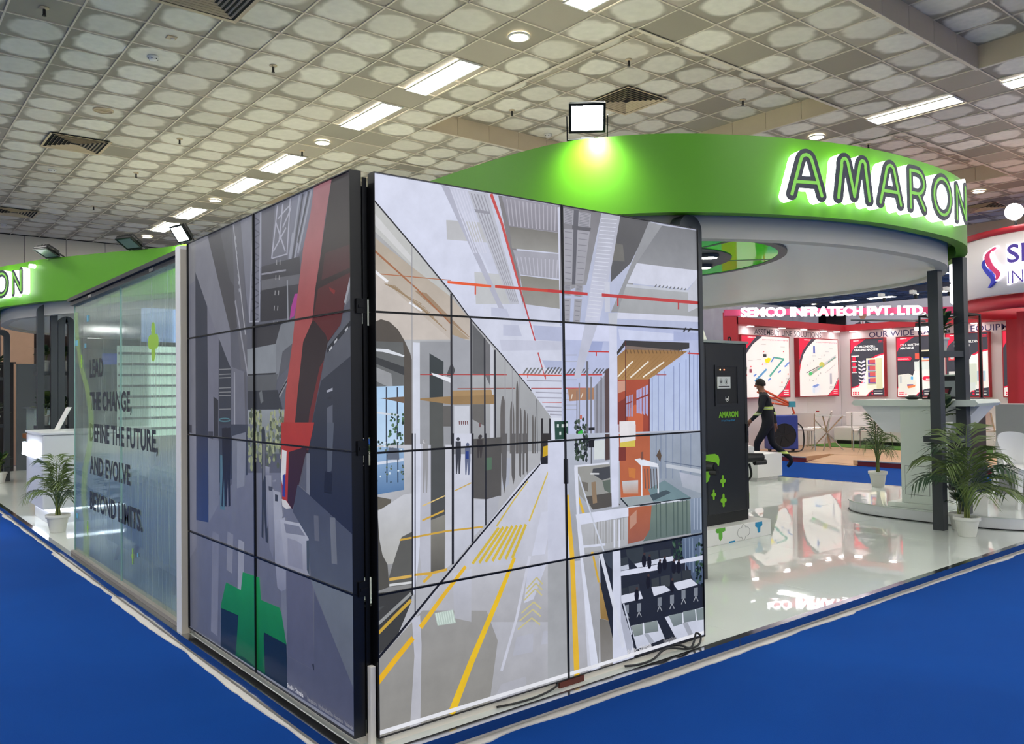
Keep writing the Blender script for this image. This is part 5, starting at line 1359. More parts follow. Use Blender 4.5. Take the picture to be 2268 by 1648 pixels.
floodlight(2.64, 1.44, PI * 1.26, .62, True, 'lit floodlight on the fascia washing the green curve with white light', .10, .14)
floodlight(1.62, 7.50, PI * 1.08, .62, True, 'lit floodlight on the fascia above the white edge board', .10, .12)
floodlight(.50, 9.52, PI * 1.15, 1.15, False, 'unlit floodlight seen edge on above the desk sign', .12, .05)
floodlight(1.22, 8.27, PI * 1.15, 1.05, False, 'unlit floodlight tipped over the fascia above the glass partition', .12, .07)

# ================================================================ glass partition
def glass_material():
    mt = bpy.data.materials.new('reeded_glass'); mt.use_nodes = True
    nt = mt.node_tree; nt.nodes.clear()
    out = nt.nodes.new('ShaderNodeOutputMaterial')
    tr = nt.nodes.new('ShaderNodeBsdfTransparent'); tr.inputs[0].default_value = lin((226, 242, 236))
    df = nt.nodes.new('ShaderNodeBsdfTranslucent'); df.inputs[0].default_value = lin((206, 226, 222))
    d2 = nt.nodes.new('ShaderNodeBsdfDiffuse'); d2.inputs[0].default_value = lin((206, 226, 222))
    gl = nt.nodes.new('ShaderNodeBsdfGlossy'); gl.inputs['Roughness'].default_value = 0.10; gl.inputs[0].default_value = lin((235, 245, 245))
    rf = nt.nodes.new('ShaderNodeBsdfRefraction'); rf.inputs['Roughness'].default_value = 0.11; rf.inputs['IOR'].default_value = 1.02; rf.inputs[0].default_value = lin((228, 243, 238))
    tc = nt.nodes.new('ShaderNodeTexCoord'); mp = nt.nodes.new('ShaderNodeMapping')
    mp.inputs['Scale'].default_value = (1, 26, 0.5)
    nz = nt.nodes.new('ShaderNodeTexNoise'); nz.inputs['Scale'].default_value = 2.0; nz.inputs['Detail'].default_value = 3
    nt.links.new(tc.outputs['Object'], mp.inputs[0]); nt.links.new(mp.outputs[0], nz.inputs['Vector'])
    fr = nt.nodes.new('ShaderNodeMapRange'); fr.inputs['From Min'].default_value = .35; fr.inputs['From Max'].default_value = .75
    fr.inputs['To Min'].default_value = .22; fr.inputs['To Max'].default_value = .52
    nt.links.new(nz.outputs['Fac'], fr.inputs['Value'])
    m0 = nt.nodes.new('ShaderNodeMixShader'); m0.inputs[0].default_value = .55; nt.links.new(df.outputs[0], m0.inputs[1]); nt.links.new(d2.outputs[0], m0.inputs[2])
    m00 = nt.nodes.new('ShaderNodeMixShader'); m00.inputs[0].default_value = .6; nt.links.new(tr.outputs[0], m00.inputs[1]); nt.links.new(rf.outputs[0], m00.inputs[2])
    m1 = nt.nodes.new('ShaderNodeMixShader'); nt.links.new(fr.outputs[0], m1.inputs[0]); nt.links.new(m00.outputs[0], m1.inputs[1]); nt.links.new(m0.outputs[0], m1.inputs[2])
    lw = nt.nodes.new('ShaderNodeMapRange'); lwf = nt.nodes.new('ShaderNodeLayerWeight'); lwf.inputs['Blend'].default_value = 0.5
    lw.inputs['From Min'].default_value = .55; lw.inputs['From Max'].default_value = 1.0; lw.inputs['To Min'].default_value = .10; lw.inputs['To Max'].default_value = .62
    nt.links.new(lwf.outputs['Facing'], lw.inputs['Value'])
    m2 = nt.nodes.new('ShaderNodeMixShader'); nt.links.new(lw.outputs[0], m2.inputs[0]); nt.links.new(m1.outputs[0], m2.inputs[1]); nt.links.new(gl.outputs[0], m2.inputs[2])
    nt.links.new(m2.outputs[0], out.inputs[0])
    return mt
M_GLASS = glass_material()
M_RAIL = mat('dark_anodised_rail', (70, 72, 76), 0.3, metal=0.7)
M_TRACK = mat('grey_floor_track', (138, 132, 124), 0.5)
gp = thing('glass_partition', 'reeded glass partition with dark slogan lettering and green cross', 'glass partition', (-0.06, 0, PZ))
for (a, b) in ((2.215, 3.738), (3.744, 5.37)):
    g = MB(); g.add([(0, a, .028), (0, b, .028), (0, b, 2.245), (0, a, 2.245)], [(0, 1, 2, 3)])
    pn = g.build('glass_panel', M_GLASS, gp)
    g = MB(); ed = mat('glass_edge_green', (150, 190, 178), .2) if 'glass_edge_green' not in bpy.data.materials else bpy.data.materials['glass_edge_green']
    for yy in (a, b - .005): g.box(-.005, .005, yy, yy + .005, .028, 2.245)
    g.build('glass_edge', ed, pn)
g = MB(); g.box(-.032, .032, 2.215, 5.40, 2.245, 2.275); g.box(-.05, .05, 2.215, 5.42, 2.282, 2.312); g.build('top_rail', M_RAIL, gp)
g = MB(); g.box(-.032, .032, 2.215, 5.38, 0.0035, .03); g.build('bottom_track', M_TRACK, gp)
for yy in (4.55, 2.75):
    g = MB(); g.box(-.038, -.030, yy, yy + .10, 2.25, 2.272); g.build('rail_clamp', M_STEEL, gp)
M_DECAL = mat('charcoal_vinyl', (52, 56, 60), 0.5)
M_DECALG = mat('lime_vinyl', (160, 205, 70), 0.5)
M_DECALP = mat('pale_lime_vinyl', (186, 214, 140), 0.5)
M_DECALB = mat('sky_blue_vinyl', (110, 180, 205), 0.5)
def fit_text(name, body, width, cap, material, org, xd, yd, parent, offset=0.0, extrude=0.0, space=1.0):
    """lettering scaled to a given run and capital height"""
    o = text_obj(name, body, 1.0, material, Matrix.Identity(4), parent, 0, offset, space=space)
    me = o.data
    xs = [v.co.x for v in me.vertices]; x0, x1 = min(xs), max(xs)
    hs = text_obj('tmp_h', 'H', 1.0, material, Matrix.Identity(4), None, 0, offset)
    ys = [v.co.y for v in hs.data.vertices]; y0, y1 = min(ys), max(ys)
    bpy.data.objects.remove(hs, do_unlink=True)
    mm = frame(org, xd, yd)
    for v in me.vertices:
        v.co = mm @ Vector(((v.co.x - x0) / (x1 - x0) * width, (v.co.y - y0) / (y1 - y0) * cap, 0))
    if extrude > 0:
        bm = bmesh.new(); bm.from_mesh(me)
        r = bmesh.ops.extrude_face_region(bm, geom=bm.faces[:])
        nrm = mm.to_3x3() @ Vector((0, 0, 1))
        bmesh.ops.translate(bm, vec=nrm * extrude, verts=[e for e in r['geom'] if isinstance(e, bmesh.types.BMVert)])
        bmesh.ops.recalc_face_normals(bm, faces=bm.faces)
        bm.to_mesh(me); bm.free()
    return o
for body, w, z in (('LEAD', .47, 1.65), ('THE CHANGE,', 1.33, 1.375), ('DEFINE THE FUTURE,', 1.98, 1.11), ('AND EVOLVE', 1.29, .835), ('BEYOND LIMITS.', 1.60, .535)):
    fit_text('slogan_line', body, w, .15, M_DECAL, (-.004, 4.76, z - PZ), (0, -1, 0), (0, 0, 1), gp, offset=.030, space=1.02)
def plus_poly(w, h, aw, ah, n=5):
    """rounded cross outline: overall w x h, arm widths aw (upright) and ah (bar)"""
    a, b = aw / 2, ah / 2; W, H = w / 2, h / 2
    def cap(cx, cy, r, a0): return [(cx + r * math.cos(a0 + PI * k / n), cy + r * math.sin(a0 + PI * k / n)) for k in range(n + 1)]
    return cap(W - b, 0, b, -PI / 2) + [(a, b)] + cap(0, H - a, a, 0) + [(-a, b)] + cap(-W + b, 0, b, PI / 2) + [(-a, -b)] + cap(0, -H + a, a, PI) + [(a, -b)]
def decal(name, poly, y, z, material, parent, x=-.0045):
    g = MB(); g.add([(x, y - a, z + b) for a, b in poly], [tuple(range(len(poly)))]); return g.build(name, material, parent)
decal('cross_sticker', plus_poly(.25, .27, .085, .10), 2.88, 1.855 - PZ, M_DECALG, gp)
decal('cross_sticker', plus_poly(.05, .12, .022, .04), 3.42, .33 - PZ, M_DECALG, gp)
decal('cross_sticker', plus_poly(.05, .12, .022, .04), 4.85, .36 - PZ, M_DECALG, gp)
decal('cross_sticker', plus_poly(.06, .12, .03, .05), 5.08, 1.80 - PZ, M_DECALG, gp)
for (y, z, w, h) in ((4.83, 2.16, .07, .055), (5.27, 1.97, .10, .05), (4.93, 1.93, .04, .04), (5.26, .42, .09, .045), (3.28, .36, .03, .03)):
    decal('blue_sticker', [(-w / 2, -h / 2), (w / 2, -h / 2), (w / 2, h / 2), (-w / 2, h / 2)], y, z - PZ, M_DECALB, gp)
bl = catmull([(5.30, 2.25), (5.24, 2.0), (5.08, 1.75), (4.86, 1.55), (4.72, 1.3), (4.78, 1.05), (4.95, .85), (5.0, .6), (4.9, .4), (4.92, .12)], 5, False)
g = MB()
for i in range(len(bl) - 1):
    w0 = .07 + .05 * i / len(bl)
    g.add([(-.0042, bl[i][0] + w0, bl[i][1] - PZ), (-.0042, bl[i][0] - w0, bl[i][1] - PZ), (-.0042, bl[i + 1][0] - w0, bl[i + 1][1] - PZ), (-.0042, bl[i + 1][0] + w0, bl[i + 1][1] - PZ)], [(0, 1, 2, 3)])
mt, nt, b = new_mat('faded_lime_film'); b.inputs['Base Color'].default_value = lin((176, 208, 120)); b.inputs['Alpha'].default_value = .38
g.build('lime_ribbon', mt, gp)

# ================================================================ plant stands of bent dark tube
M_TUBE = mat('dark_grey_tube', (58, 62, 66), 0.4)
def loop_shape(x0, x1, y, zt, w=0.085, d=0.10, r=None):
    """upside-down U of flat tube, legs on the floor"""
    g = MB()
    r = r or min(0.11, (x1 - x0) / 2)
    def path(a, b, top, rad):
        p = [(a, 0.0)]
        rad = max(rad, 0.01)
        p += [(a + rad - rad * math.cos(k * PI / 16), top - rad + rad * math.sin(k * PI / 16)) for k in range(9)]
        p += [(b - rad + rad * math.sin(k * PI / 16), top - rad + rad * math.cos(k * PI / 16)) for k in range(9)]
        p += [(b, 0.0)]
        return p
    O = path(x0, x1, zt, r); I = path(x0 + w, x1 - w, zt - w, max(.012, r - w * .8))
    n = len(O); vs = []
    for yy in (y - d / 2, y + d / 2):
        vs += [(a, yy, z) for a, z in O] + [(a, yy, z) for a, z in I]
    fs = []
    for k in range(n - 1):
        fs += [(k, k + 1, n + k + 1, n + k), (2*n + k, 2*n + k + 1, 3*n + k + 1, 3*n + k), (k, k + 1, 2*n + k + 1, 2*n + k), (n + k, n + k + 1, 3*n + k + 1, 3*n + k)]
    fs += [(0, n, 3*n, 2*n), (n - 1, 2*n - 1, 4*n - 1, 3*n - 1)]
    g.add(vs, fs)
    return g
t = thing('plant_stand', 'pair of dark tube loops with plant shelves beside the white desk', 'plant stand', (.38, 10.1, PZ))
loop_shape(0, .25, 0, 2.78 - PZ - .002).build('tall_loop', M_TUBE, t)
loop_shape(.255, .47, .0, 2.62 - PZ - .002).build('short_loop', M_TUBE, t)
for z in (1.72, .96):
    g = MB(); g.box(.0, .25, .0505, .27, z, z + .05); g.build('shelf', M_TUBE, t)
    g = MB(); g.box(.255, .47, .0505, .27, z, z + .05); g.build('shelf', M_TUBE, t)
t = thing('plant_stand', 'single dark tube loop behind the end of the bright video wall', 'plant stand', (3.07, .98, PZ))
loop_shape(0, .255, 0, 2.78 - PZ - .002).build('tall_loop', M_TUBE, t)
g = MB(); g.box(.086, .169, -.12, .12, .9, .95); g.build('shelf', M_TUBE, t)
t = thing('plant_stand', 'dark tube loop with plant shelves at the far end of the booth', 'plant stand', (.10, 13.2, PZ))
loop_shape(0, .36, 0, 2.62 - PZ - .002).build('tall_loop', M_TUBE, t)
for z in (1.70, .90):
    g = MB(); g.box(.0, .36, .0505, .27, z, z + .05); g.build('shelf', M_TUBE, t)
t = thing('plant_stand', 'two dark square posts with plant shelves beside the podium', 'plant stand', (6.68, .69, PZ))
g = MB(); g.box(-.05, .05, -.03, .07, 0, 2.62 - PZ - .002); g.build('post', M_TUBE, t)
g = MB(); g.box(.38, .48, -.09, .01, 0, 2.78 - PZ - .002); g.build('post', M_TUBE, t)
for z in (1.70, .85):
    g = MB(); g.hexa([(.051, -.02, z), (.379, -.08, z), (.379, .13, z), (.051, .19, z)], [(.051, -.02, z + .06), (.379, -.08, z + .06), (.379, .13, z + .06), (.051, .19, z + .06)]); g.build('shelf', M_TUBE, t)

# ================================================================ plants
M_POT = mat('white_plastic_pot', (226, 226, 218), 0.4)
M_SOIL = mat('potting_soil', (60, 44, 34), 0.95, noise=.3, nscale=60)
M_LEAF = mat('palm_leaf', (84, 104, 46), 0.5, noise=.25, nscale=9)
M_LEAFD = mat('dark_leaf', (42, 70, 40), 0.45, noise=.3, nscale=9)
M_STEM = mat('palm_stem', (122, 132, 66), 0.6)
POTM = {}
def pot(parent, r, h):
    key = (r, h)
    if key not in POTM:
        g = MB(); g.lathe([(r * .62, 0), (r * .66, .01), (r * .88, h * .78), (r * .90, h * .8), (r, h * .82), (r * 1.02, h * .86), (r * 1.02, h), (r * .93, h), (r * .9, h * .86)], n=28, cap=False)
        g.lathe([(0.001, 0), (r * .62, 0)], n=28, cap=False)
        a = g.mesh('pot', M_POT)
        for p in a.polygons: p.use_smooth = True
        g = MB(); g.lathe([(0.001, h * .87), (r * .89, h * .87)], n=20, cap=False); b = g.mesh('soil', M_SOIL)
        POTM[key] = (a, b)
    a, b = POTM[key]
    p = share(a, 'pot', parent); share(b, 'soil', parent)
    return p
def frond(rnd, az, h, reach, droop, leaflets, base, llen):
    """one feather leaf: a curved midrib with leaflets on both sides"""
    g = MB()
    pts = []
    n = 12
    ca, sa = math.cos(az), math.sin(az)
    for i in range(n + 1):
        t = i / n
        out = reach * (t ** 1.7)
        z = h * (1 - (1 - t) ** 1.5) - droop * (t ** 3)
        pts.append(Vector((ca * out, sa * out, base + z)))
    g.tube(pts, [0.007 * (1 - .8 * i / n) + .001 for i in range(n + 1)], 5)
    side = Vector((-sa, ca, 0))
    for k in range(leaflets):
        t = .36 + .64 * k / (leaflets - 1)
        f = t * n; i = min(n - 1, int(f)); p = pts[i].lerp(pts[i + 1], f - i)
        d = (pts[i + 1] - pts[i]).normalized()
        ll = llen * (1 - .55 * abs(t - .6) / .6) * rnd.uniform(.85, 1.1)
        for s in (-1, 1):
            a = (side * s * .75 + d * .8 + Vector((0, 0, -.12 - .3 * rnd.random()))).normalized()
            w = d.cross(a).cross(a).normalized() * ll * .038
            m_ = p + a * ll * .45 + Vector((0, 0, .01)); e = p + a * ll + Vector((0, 0, -ll * .22))
            g.add([p, m_ + w, e, m_ - w], [(0, 1, 2, 3)])
    return g
def palm(loc, label, h=.75, reach=.42, n=13, seed=1, r=.115, ph=.19, group=None, lean=None):
    rnd = random.Random(seed)
    t = thing('potted_palm', label, 'potted plant', loc, group=group)
    pot(t, r, ph)
    for k in range(n):
        az = 2 * PI * k / n * 1.618 * 2 + rnd.uniform(-.3, .3)
        inner = k / n
        hh = h * (1.0 - .45 * inner) * rnd.uniform(.9, 1.08); rc = reach * (.35 + .85 * inner) * rnd.uniform(.85, 1.15)
        frond(rnd, az, hh, rc, h * (.05 + .32 * inner), 17, ph * .85, reach * .62).build('frond', [M_LEAF, M_LEAFD][k % 3 == 2], t)
    g = MB()
    for k in range(5):
        a = k * 1.26; g.tube([(.02 * math.cos(a), .02 * math.sin(a), ph * .8), (.015 * math.cos(a), .015 * math.sin(a), ph * .8 + h * .35)], [.009, .005], 6)
    g.build('stem', M_STEM, t)
    return t
def bush(loc, label, h=.3, reach=.17, n=16, seed=1, r=.085, ph=.15, group=None, dark=True):
    rnd = random.Random(seed)
    t = thing('potted_shrub', label, 'potted plant', loc, group=group)
    pot(t, r, ph)
    stems = MB()
    for s in range(3):
        a = s * 2.1 + rnd.random(); tip = Vector((.05 * math.cos(a), .05 * math.sin(a), ph + h * rnd.uniform(.45, .7)))
        stems.tube([(0.01 * math.cos(a), .01 * math.sin(a), ph * .8), tip], [.006, .004], 5)
        for k in range(n // 3 + 3):
            q = k / (n // 3 + 2); b = Vector((.01 * math.cos(a), .01 * math.sin(a), ph)).lerp(tip, .3 + .7 * q)
            az = k * 2.4 + rnd.uniform(-.4, .4); up = .25 + .9 * q
            L = reach * rnd.uniform(.75, 1.2); d = Vector((math.cos(az), math.sin(az), up)).normalized()
            side = d.cross(Vector((0, 0, 1))).normalized() * L * .15
            m1 = b + d * L * .35; m2 = b + d * L * .7 + Vector((0, 0, -L * .04)); e = b + d * L + Vector((0, 0, -L * .22))
            g = MB(); g.add([b, m1 + side, m2 + side * .85, e, m2 - side * .85, m1 - side], [(0, 1, 5), (1, 2, 4, 5), (2, 3, 4)])
            g.build('leaf', [M_LEAFD, M_LEAF][rnd.random() < .3], t)
    stems.build('stem', M_STEM, t)
    return t
palm((6.50, .39, PZ + .001), 'feathery palm in white pot on the platform beside dark square posts', .86, .50, 15, 2, .115, .185)
palm((9.60, 2.83, PZ + .001), 'slim palm in white pot at the platform edge behind the podium', .95, .30, 12, 5, .125, .215)
palm((.05, 6.78, PZ + .001), 'palm in white pot in front of the glowing white desk', .66, .36, 13, 9, .115, .185)
palm((.30, 5.42, PZ + .001), 'palm in white pot half hidden behind the reeded glass', .62, .30, 11, 4, .12, .20)
palm((1.42, 3.2, PZ + .62), 'tall palm in white pot on a side table behind the sofa', .62, .42, 12, 14, .11, .17)
bush((6.83, .60, PZ + .001), 'dark leafy shrub in white pot behind the feathery palm', .40, .19, 24, 3, .095, .16)
bush((6.90, .76, PZ + 1.7605), 'leafy shrub in white pot on the upper shelf by the podium', .30, .22, 20, 7, .075, .135)
bush((6.90, .76, PZ + .9105), 'leafy shrub in white pot on the lower shelf by the podium', .26, .20, 20, 8, .085, .14)
bush((.505, 10.255, PZ + 1.7705), 'bushy plant in white pot on the upper shelf of the tall loop', .26, .20, 18, 11, .06, .16)
bush((.743, 10.255, PZ + 1.7705), 'bushy plant in white pot on the upper shelf of the short loop', .22, .18, 18, 12, .06, .16)
bush((.505, 10.255, PZ + 1.0105), 'bushy plant in white pot on the lower shelf of the tall loop', .30, .22, 24, 13, .06, .15)
bush((.743, 10.255, PZ + 1.0105), 'bushy plant in white pot on the lower shelf of the short loop', .32, .22, 24, 15, .06, .15)
bush((.28, 13.36, PZ + 1.7505), 'plant in white pot on the upper shelf of the far tube loop', .26, .2, 16, 21, .07, .15)
bush((.28, 13.36, PZ + .9505), 'plant in white pot on the lower shelf of the far tube loop', .28, .2, 16, 22, .07, .15)
bush((.28, 12.9, PZ + .001), 'plant in white pot on the floor below the far tube loop', .34, .22, 18, 23, .11, .18)
bush((2.42, .55, PZ + .001), 'small shrub in white pot beside the end of the bright video wall', .30, .2, 20, 31, .08, .14)

# ================================================================ white desk with glowing sign
M_LED = mat('led_strip', (255, 255, 255), .5, emit=(235, 240, 255), es=9)
M_DESK = mat('white_laminate', (226, 227, 230), 0.32)
M_SIGNW = mat('sign_white_glow', (255, 255, 255), .5, emit=(230, 240, 255), es=5)
t = thing('reception_desk', 'white reception desk with glowing lettering and lit recessed base', 'desk', (0, 7.35, PZ))
g = MB(); g.box(0, 1.35, 0, 1.05, .17, .99); g.build('body', M_DESK, t, bevel=.02)
g = MB(); g.box(-.01, 1.36, -.01, 1.06, .992, 1.02); g.build('worktop', M_DESK, t, bevel=.006)
g = MB(); g.box(.08, 1.27, .08, .97, 0, .168); g.build('base', M_DESK, t)
g = MB(); g.box(.06, .079, .07, .98, .145, .165); g.box(.08, 1.27, .06, .079, .145, .165); g.build('led_strip', M_LED, t)
o = fit_text('glowing_lettering', 'AMARON', .86, .15, M_SIGNW, (-.03, .96, .74), (0, -1, 0), (0, 0, 1), t, offset=.03, extrude=.03)
t = thing('tablet', 'slanted white tablet on a stand on the reception desk', 'tablet', (.25, 7.9, PZ + 1.0205))
g = MB(); g.box(-.06, .06, -.08, .08, 0, .008); g.build('stand_foot', M_WHITEPLASTIC, t)
g = MB(); g.hexa([(-.02, -.11, .008), (-.005, -.11, .008), (-.005, .11, .008), (-.02, .11, .008)], [(.11, -.11, .27), (.125, -.11, .27), (.125, .11, .27), (.11, .11, .27)]); b_ = g.build('tablet_body', M_WHITEPLASTIC, t)

M_GREYP_L = mat('pale_grey_slat', (176, 182, 180), .5)
# ================================================================ sofa behind the glass
M_FABRIC = mat('grey_fabric', (150, 153, 158), 0.9, noise=.12, nscale=120)
M_FABRICL = mat('pale_fabric', (200, 202, 204), 0.9, noise=.08, nscale=60)
M_LEGWOOD = mat('sofa_leg_wood', (120, 92, 66), 0.5)
t = thing('sofa', 'grey fabric sofa seen from behind through the reeded glass', 'sofa', (.10, 2.95, PZ))
g = MB(); g.box(0, .16, 0, 2.0, .14, .70); g.build('backrest', M_FABRIC, t, bevel=.06, segs=4, smooth=True)
g = MB(); g.box(.12, .82, .02, 1.98, .14, .36); g.build('seat_base', M_FABRIC, t, bevel=.03, smooth=True)
for y in (.0, 1.86): 
    g = MB(); g.box(.10, .82, y, y + .14, .14, .54); g.build('armrest', M_FABRIC, t, bevel=.04, segs=3, smooth=True)
for y in (.16, 1.01): 
    g = MB(); g.box(.2, .80, y, y + .83, .36, .47); g.build('seat_cushion', M_FABRICL, t, bevel=.04, segs=3, smooth=True)
for y in (.18, .72, 1.27): 
    g = MB(); g.box(.14, .30, y, y + .53, .46, .80); g.build('back_cushion', M_FABRICL, t, bevel=.06, segs=4, smooth=True)
for (x, y, dx, dy) in ((.07, .22, -.03, -.04), (.07, 1.78, -.03, .04), (.74, .22, .03, -.04), (.74, 1.78, .03, .04)):
    g = MB(); g.tube([(x, y, .145), (x + dx, y + dy, 0)], [.022, .013], 10); g.build('leg', M_LEGWOOD, t)
t = thing('side_table', 'small round white side table behind the grey sofa', 'side table', (1.42, 3.2, PZ))
g = MB(); g.lathe([(.24, .595), (.24, .6195)], n=28); g.build('table_top', M_WHITE, t)
g = MB(); g.lathe([(.15, 0), (.15, .012), (.02, .03), (.02, .595)], n=20); g.build('pedestal', M_STEEL, t)
t = thing('waste_bin', 'dark mesh waste bin beside the sofa behind the glass', 'waste bin', (.14, 2.62, PZ))
g = MB(); g.lathe([(.10, 0), (.13, .30), (.12, .30), (.095, .012)], n=20, cap=False); g.lathe([(.001, .0), (.10, .0)], n=20, cap=False); g.build('bin', mat('bin_teal', (36, 74, 78), .5), t)
g = MB(); g.lathe([(.129, .285), (.135, .29), (.135, .305), (.12, .305)], n=20, cap=False); g.build('rim', M_BLACKM, t)

# white counter wall with a lit louvre screen, beyond the sofa
t = thing('louvre_screen', 'lit white louvre screen on a white counter wall behind the sofa', 'screen', (.55, 6.35, PZ))
g = MB(); g.box(0, 2.3, 0, .18, .001, .98); g.build('counter_wall', M_WHITE, t)
g = MB(); g.box(0, 2.3, .06, .10, .9805, 1.95); g.build('light_panel', mat('mint_lightbox', (226, 240, 230), .5, emit=(206, 232, 216), es=.95), t)
for k in range(8):
    g = MB(); g.box(0, 2.3, -.01, .055, 1.05 + k * .115, 1.075 + k * .115); g.build('louvre', M_GREYP_L, t)
g = MB(); g.box(.25, 1.5, .02, .12, 2.0, 2.36); g.build('blue_light_panel', mat('blue_white_lightbox', (200, 214, 255), .5, emit=(150, 186, 255), es=1.0), t)
for x in (.3, 1.4):
    g = MB(); g.box(x, x + .03, .06, .09, 1.9505, 2.0); g.build('panel_post', M_GREYP_L, t)

# ================================================================ charging cabinet on its white base
M_CAB = mat('charger_black', (26, 28, 34), 0.35)
M_CABD = mat('charger_recess', (10, 11, 14), 0.4)
M_LIME = mat('lime_print', (122, 190, 28), 0.5)
M_CYAN = mat('cyan_print', (30, 140, 190), 0.5)
M_GREENP = mat('green_print', (90, 170, 50), 0.5)
t = thing('display_plinth', 'low white plinth with green and blue cross prints under the black cabinet', 'plinth', (4.15, 1.68, PZ))
g = MB(); g.box(0, 1.12, 0, .80, 0, .15); g.build('body', M_WHITE, t, bevel=.004)
def flat_y(name, poly, x, z, y, m_, par):
    g = MB(); g.add([(x + a, y, z + b) for a, b in poly], [tuple(range(len(poly)))]); return g.build(name, m_, par)
tee = [(-.07, .04), (-.06, .06), (.07, .06), (.075, .03), (.03, .02), (.03, -.03), (.0, -.055), (-.025, -.03), (-.025, .02), (-.05, .02)]
flat_y('green_print', tee, .33, .09, -.0012, M_GREENP, t)
flat_y('blue_print', [(-.055, .05), (.055, .05), (.06, .015), (.025, 0), (.02, -.05), (-.02, -.05), (-.025, 0), (-.06, .015)], .92, .092, -.0012, M_CYAN, t)
flat_y('blue_print', [(-.05, 0), (.05, 0), (.045, .014), (-.04, .014)], .50, .001, -.0012, M_CYAN, t)
pp = plus_poly(.19, .145, .06, .085); g = MB(); g.tube([(.68 + a, -.001, .075 + b) for a, b in pp], .0014, 4, close=True); g.build('cross_outline', M_TUBE, t)
ch = thing('charging_cabinet', 'tall black charging cabinet with lime lettering and cross prints', 'charger', (4.35, 1.80, PZ + .1505))
cabp = [(0, 0), (.75, 0), (.86, .14), (.86, .5), (0, .5)]
g = MB(); g.prism(cabp, .10, 1.69); g.build('body', M_CAB, ch, bevel=.006)
g = MB(); g.prism([(.01, .01), (.745, .01), (.845, .145), (.845, .49), (.01, .49)], 0, .099); g.build('kick_base', M_CABD, ch)
g = MB(); g.prism([(-.01, -.015), (.76, -.015), (.875, .135), (.875, .51), (-.01, .51)], 1.691, 1.715); g.build('top_cap', mat('grey_cap', (170, 176, 172), .35), ch)
for x in (.115, .70):
    g = MB(); g.box(x, x + .008, -.0015, .004, .11, 1.66); g.build('panel_seam', M_CABD, ch)
g = MB()
for a in ((.245, .60, 1.10, 1.12), (.245, .60, 1.47, 1.485), (.245, .262, 1.12, 1.47), (.585, .60, 1.12, 1.47)): g.box(a[0], a[1], -.008, -.0005, a[2], a[3])
bz = g.build('recess_frame', M_CAB, ch)
g = MB(); g.box(.262, .585, -.003, -.0005, 1.12, 1.47); g.build('recess_panel', M_CABD, ch)
for x, m_ in ((.325, mat('led_amber', (255, 200, 120), .4, emit=(255, 210, 150), es=4)), (.385, mat('led_red', (255, 120, 80), .4, emit=(255, 120, 80), es=4))):
    g = MB(); g.lathe([(.006, -.009), (.006, -.003)], c=(x, 0, 1.44), n=10, axis='y'); g.v = [(a, b, c) for a, b, c in g.v]; g.build('indicator_lamp', m_, ch)
g = MB(); g.box(.275, .47, -.012, -.0035, 1.265, 1.375); cd = g.build('notice_card', M_WHITEPLASTIC, ch)
for x in (.325, .405):
    g = MB(); q = [(x + .02 * math.cos(a * PI / 8), -.0125, 1.33 + .026 * math.sin(a * PI / 8)) for a in range(16)]; g.tube(q, .0012, 4, close=True); g.box(x - .007, x + .007, -.0128, -.012, 1.315, 1.34); g.build('pictogram', M_BLACK, cd)
g = MB(); g.box(.29, .455, -.0128, -.012, 1.28, 1.288); g.build('print_line', M_BLACK, cd)
g = MB(); g.tube([(.405, -.004, 1.19), (.40, -.004, 1.155), (.425, -.004, 1.14), (.45, -.004, 1.155), (.445, -.004, 1.19)], .003, 5); g.box(.412, .438, -.006, -.0035, 1.155, 1.17); g.build('contactless_mark', M_WHITEPLASTIC, ch)
fit_text('lettering', 'AMARON', .30, .058, M_LIME, (.295, -.002, .99), (1, 0, 0), (0, 0, 1), ch, offset=.04)
fit_text('small_lettering', 'EV Fast Charger 30 kW', .21, .016, M_CYAN, (.335, -.002, .955), (1, 0, 0), (0, 0, 1), ch, offset=.01)
pshape = [(0, 0), (0, .26), (.17, .26), (.22, .24), (.235, .20), (.225, .15), (.18, .13), (.09, .13), (.09, .06), (.06, .012), (.03, 0)]
flat_y('lime_shape', pshape, .06, .40, -.002, M_LIME, ch)
for x, z, s in ((.34, .40, .10), (.20, .285, .085), (.345, .22, .11)):
    flat_y('lime_cross', plus_poly(.85 * s, 1.15 * s, .30 * s, .36 * s), x, z, -.002, M_LIME, ch)
# prints on the angled right side
cn = Vector((.14, -.11, 0)).normalized(); cd_ = Vector((.11, .14, 0)).normalized()
def on_side(pts, name, m_):
    g = MB(); g.add([tuple(Vector((.75, 0, 0)) + cd_ * a + cn * .002 + Vector((0, 0, z))) for a, z in pts], [tuple(range(len(pts)))]); g.build(name, m_, ch)
on_side([(.01, .13), (.17, .15), (.17, .36), (.12, .385), (.06, .37), (.03, .30), (.0, .25)], 'lime_shape', M_LIME)
ringp = [(.19 - .15 * math.cos(k * PI / 14 - PI / 2), 1.45 + .165 * math.sin(k * PI / 14 - PI / 2)) for k in range(15)]
on_side([(.175, 1.63), (.10, 1.61), (.03, 1.54), (.015, 1.47), (.07, 1.455), (.10, 1.51), (.175, 1.545)], 'blue_ring', M_CYAN)
on_side([(.175, 1.27), (.10, 1.29), (.03, 1.36), (.015, 1.43), (.07, 1.445), (.10, 1.39), (.175, 1.355)], 'blue_ring', M_CYAN)
on_side([(.0, 1.45), (.02, 1.50), (.05, 1.52), (.08, 1.50), (.09, 1.45), (.08, 1.40), (.05, 1.38), (.02, 1.40)], 'green_ring', M_GREENP)
g = MB(); g.box(.71, .74, -.012, -.001, .74, .92); g.build('door_handle', M_CABD, ch); g = MB(); g.box(.722, .732, -.018, -.012, .81, .85); g.build('lock', M_STEEL, ch)
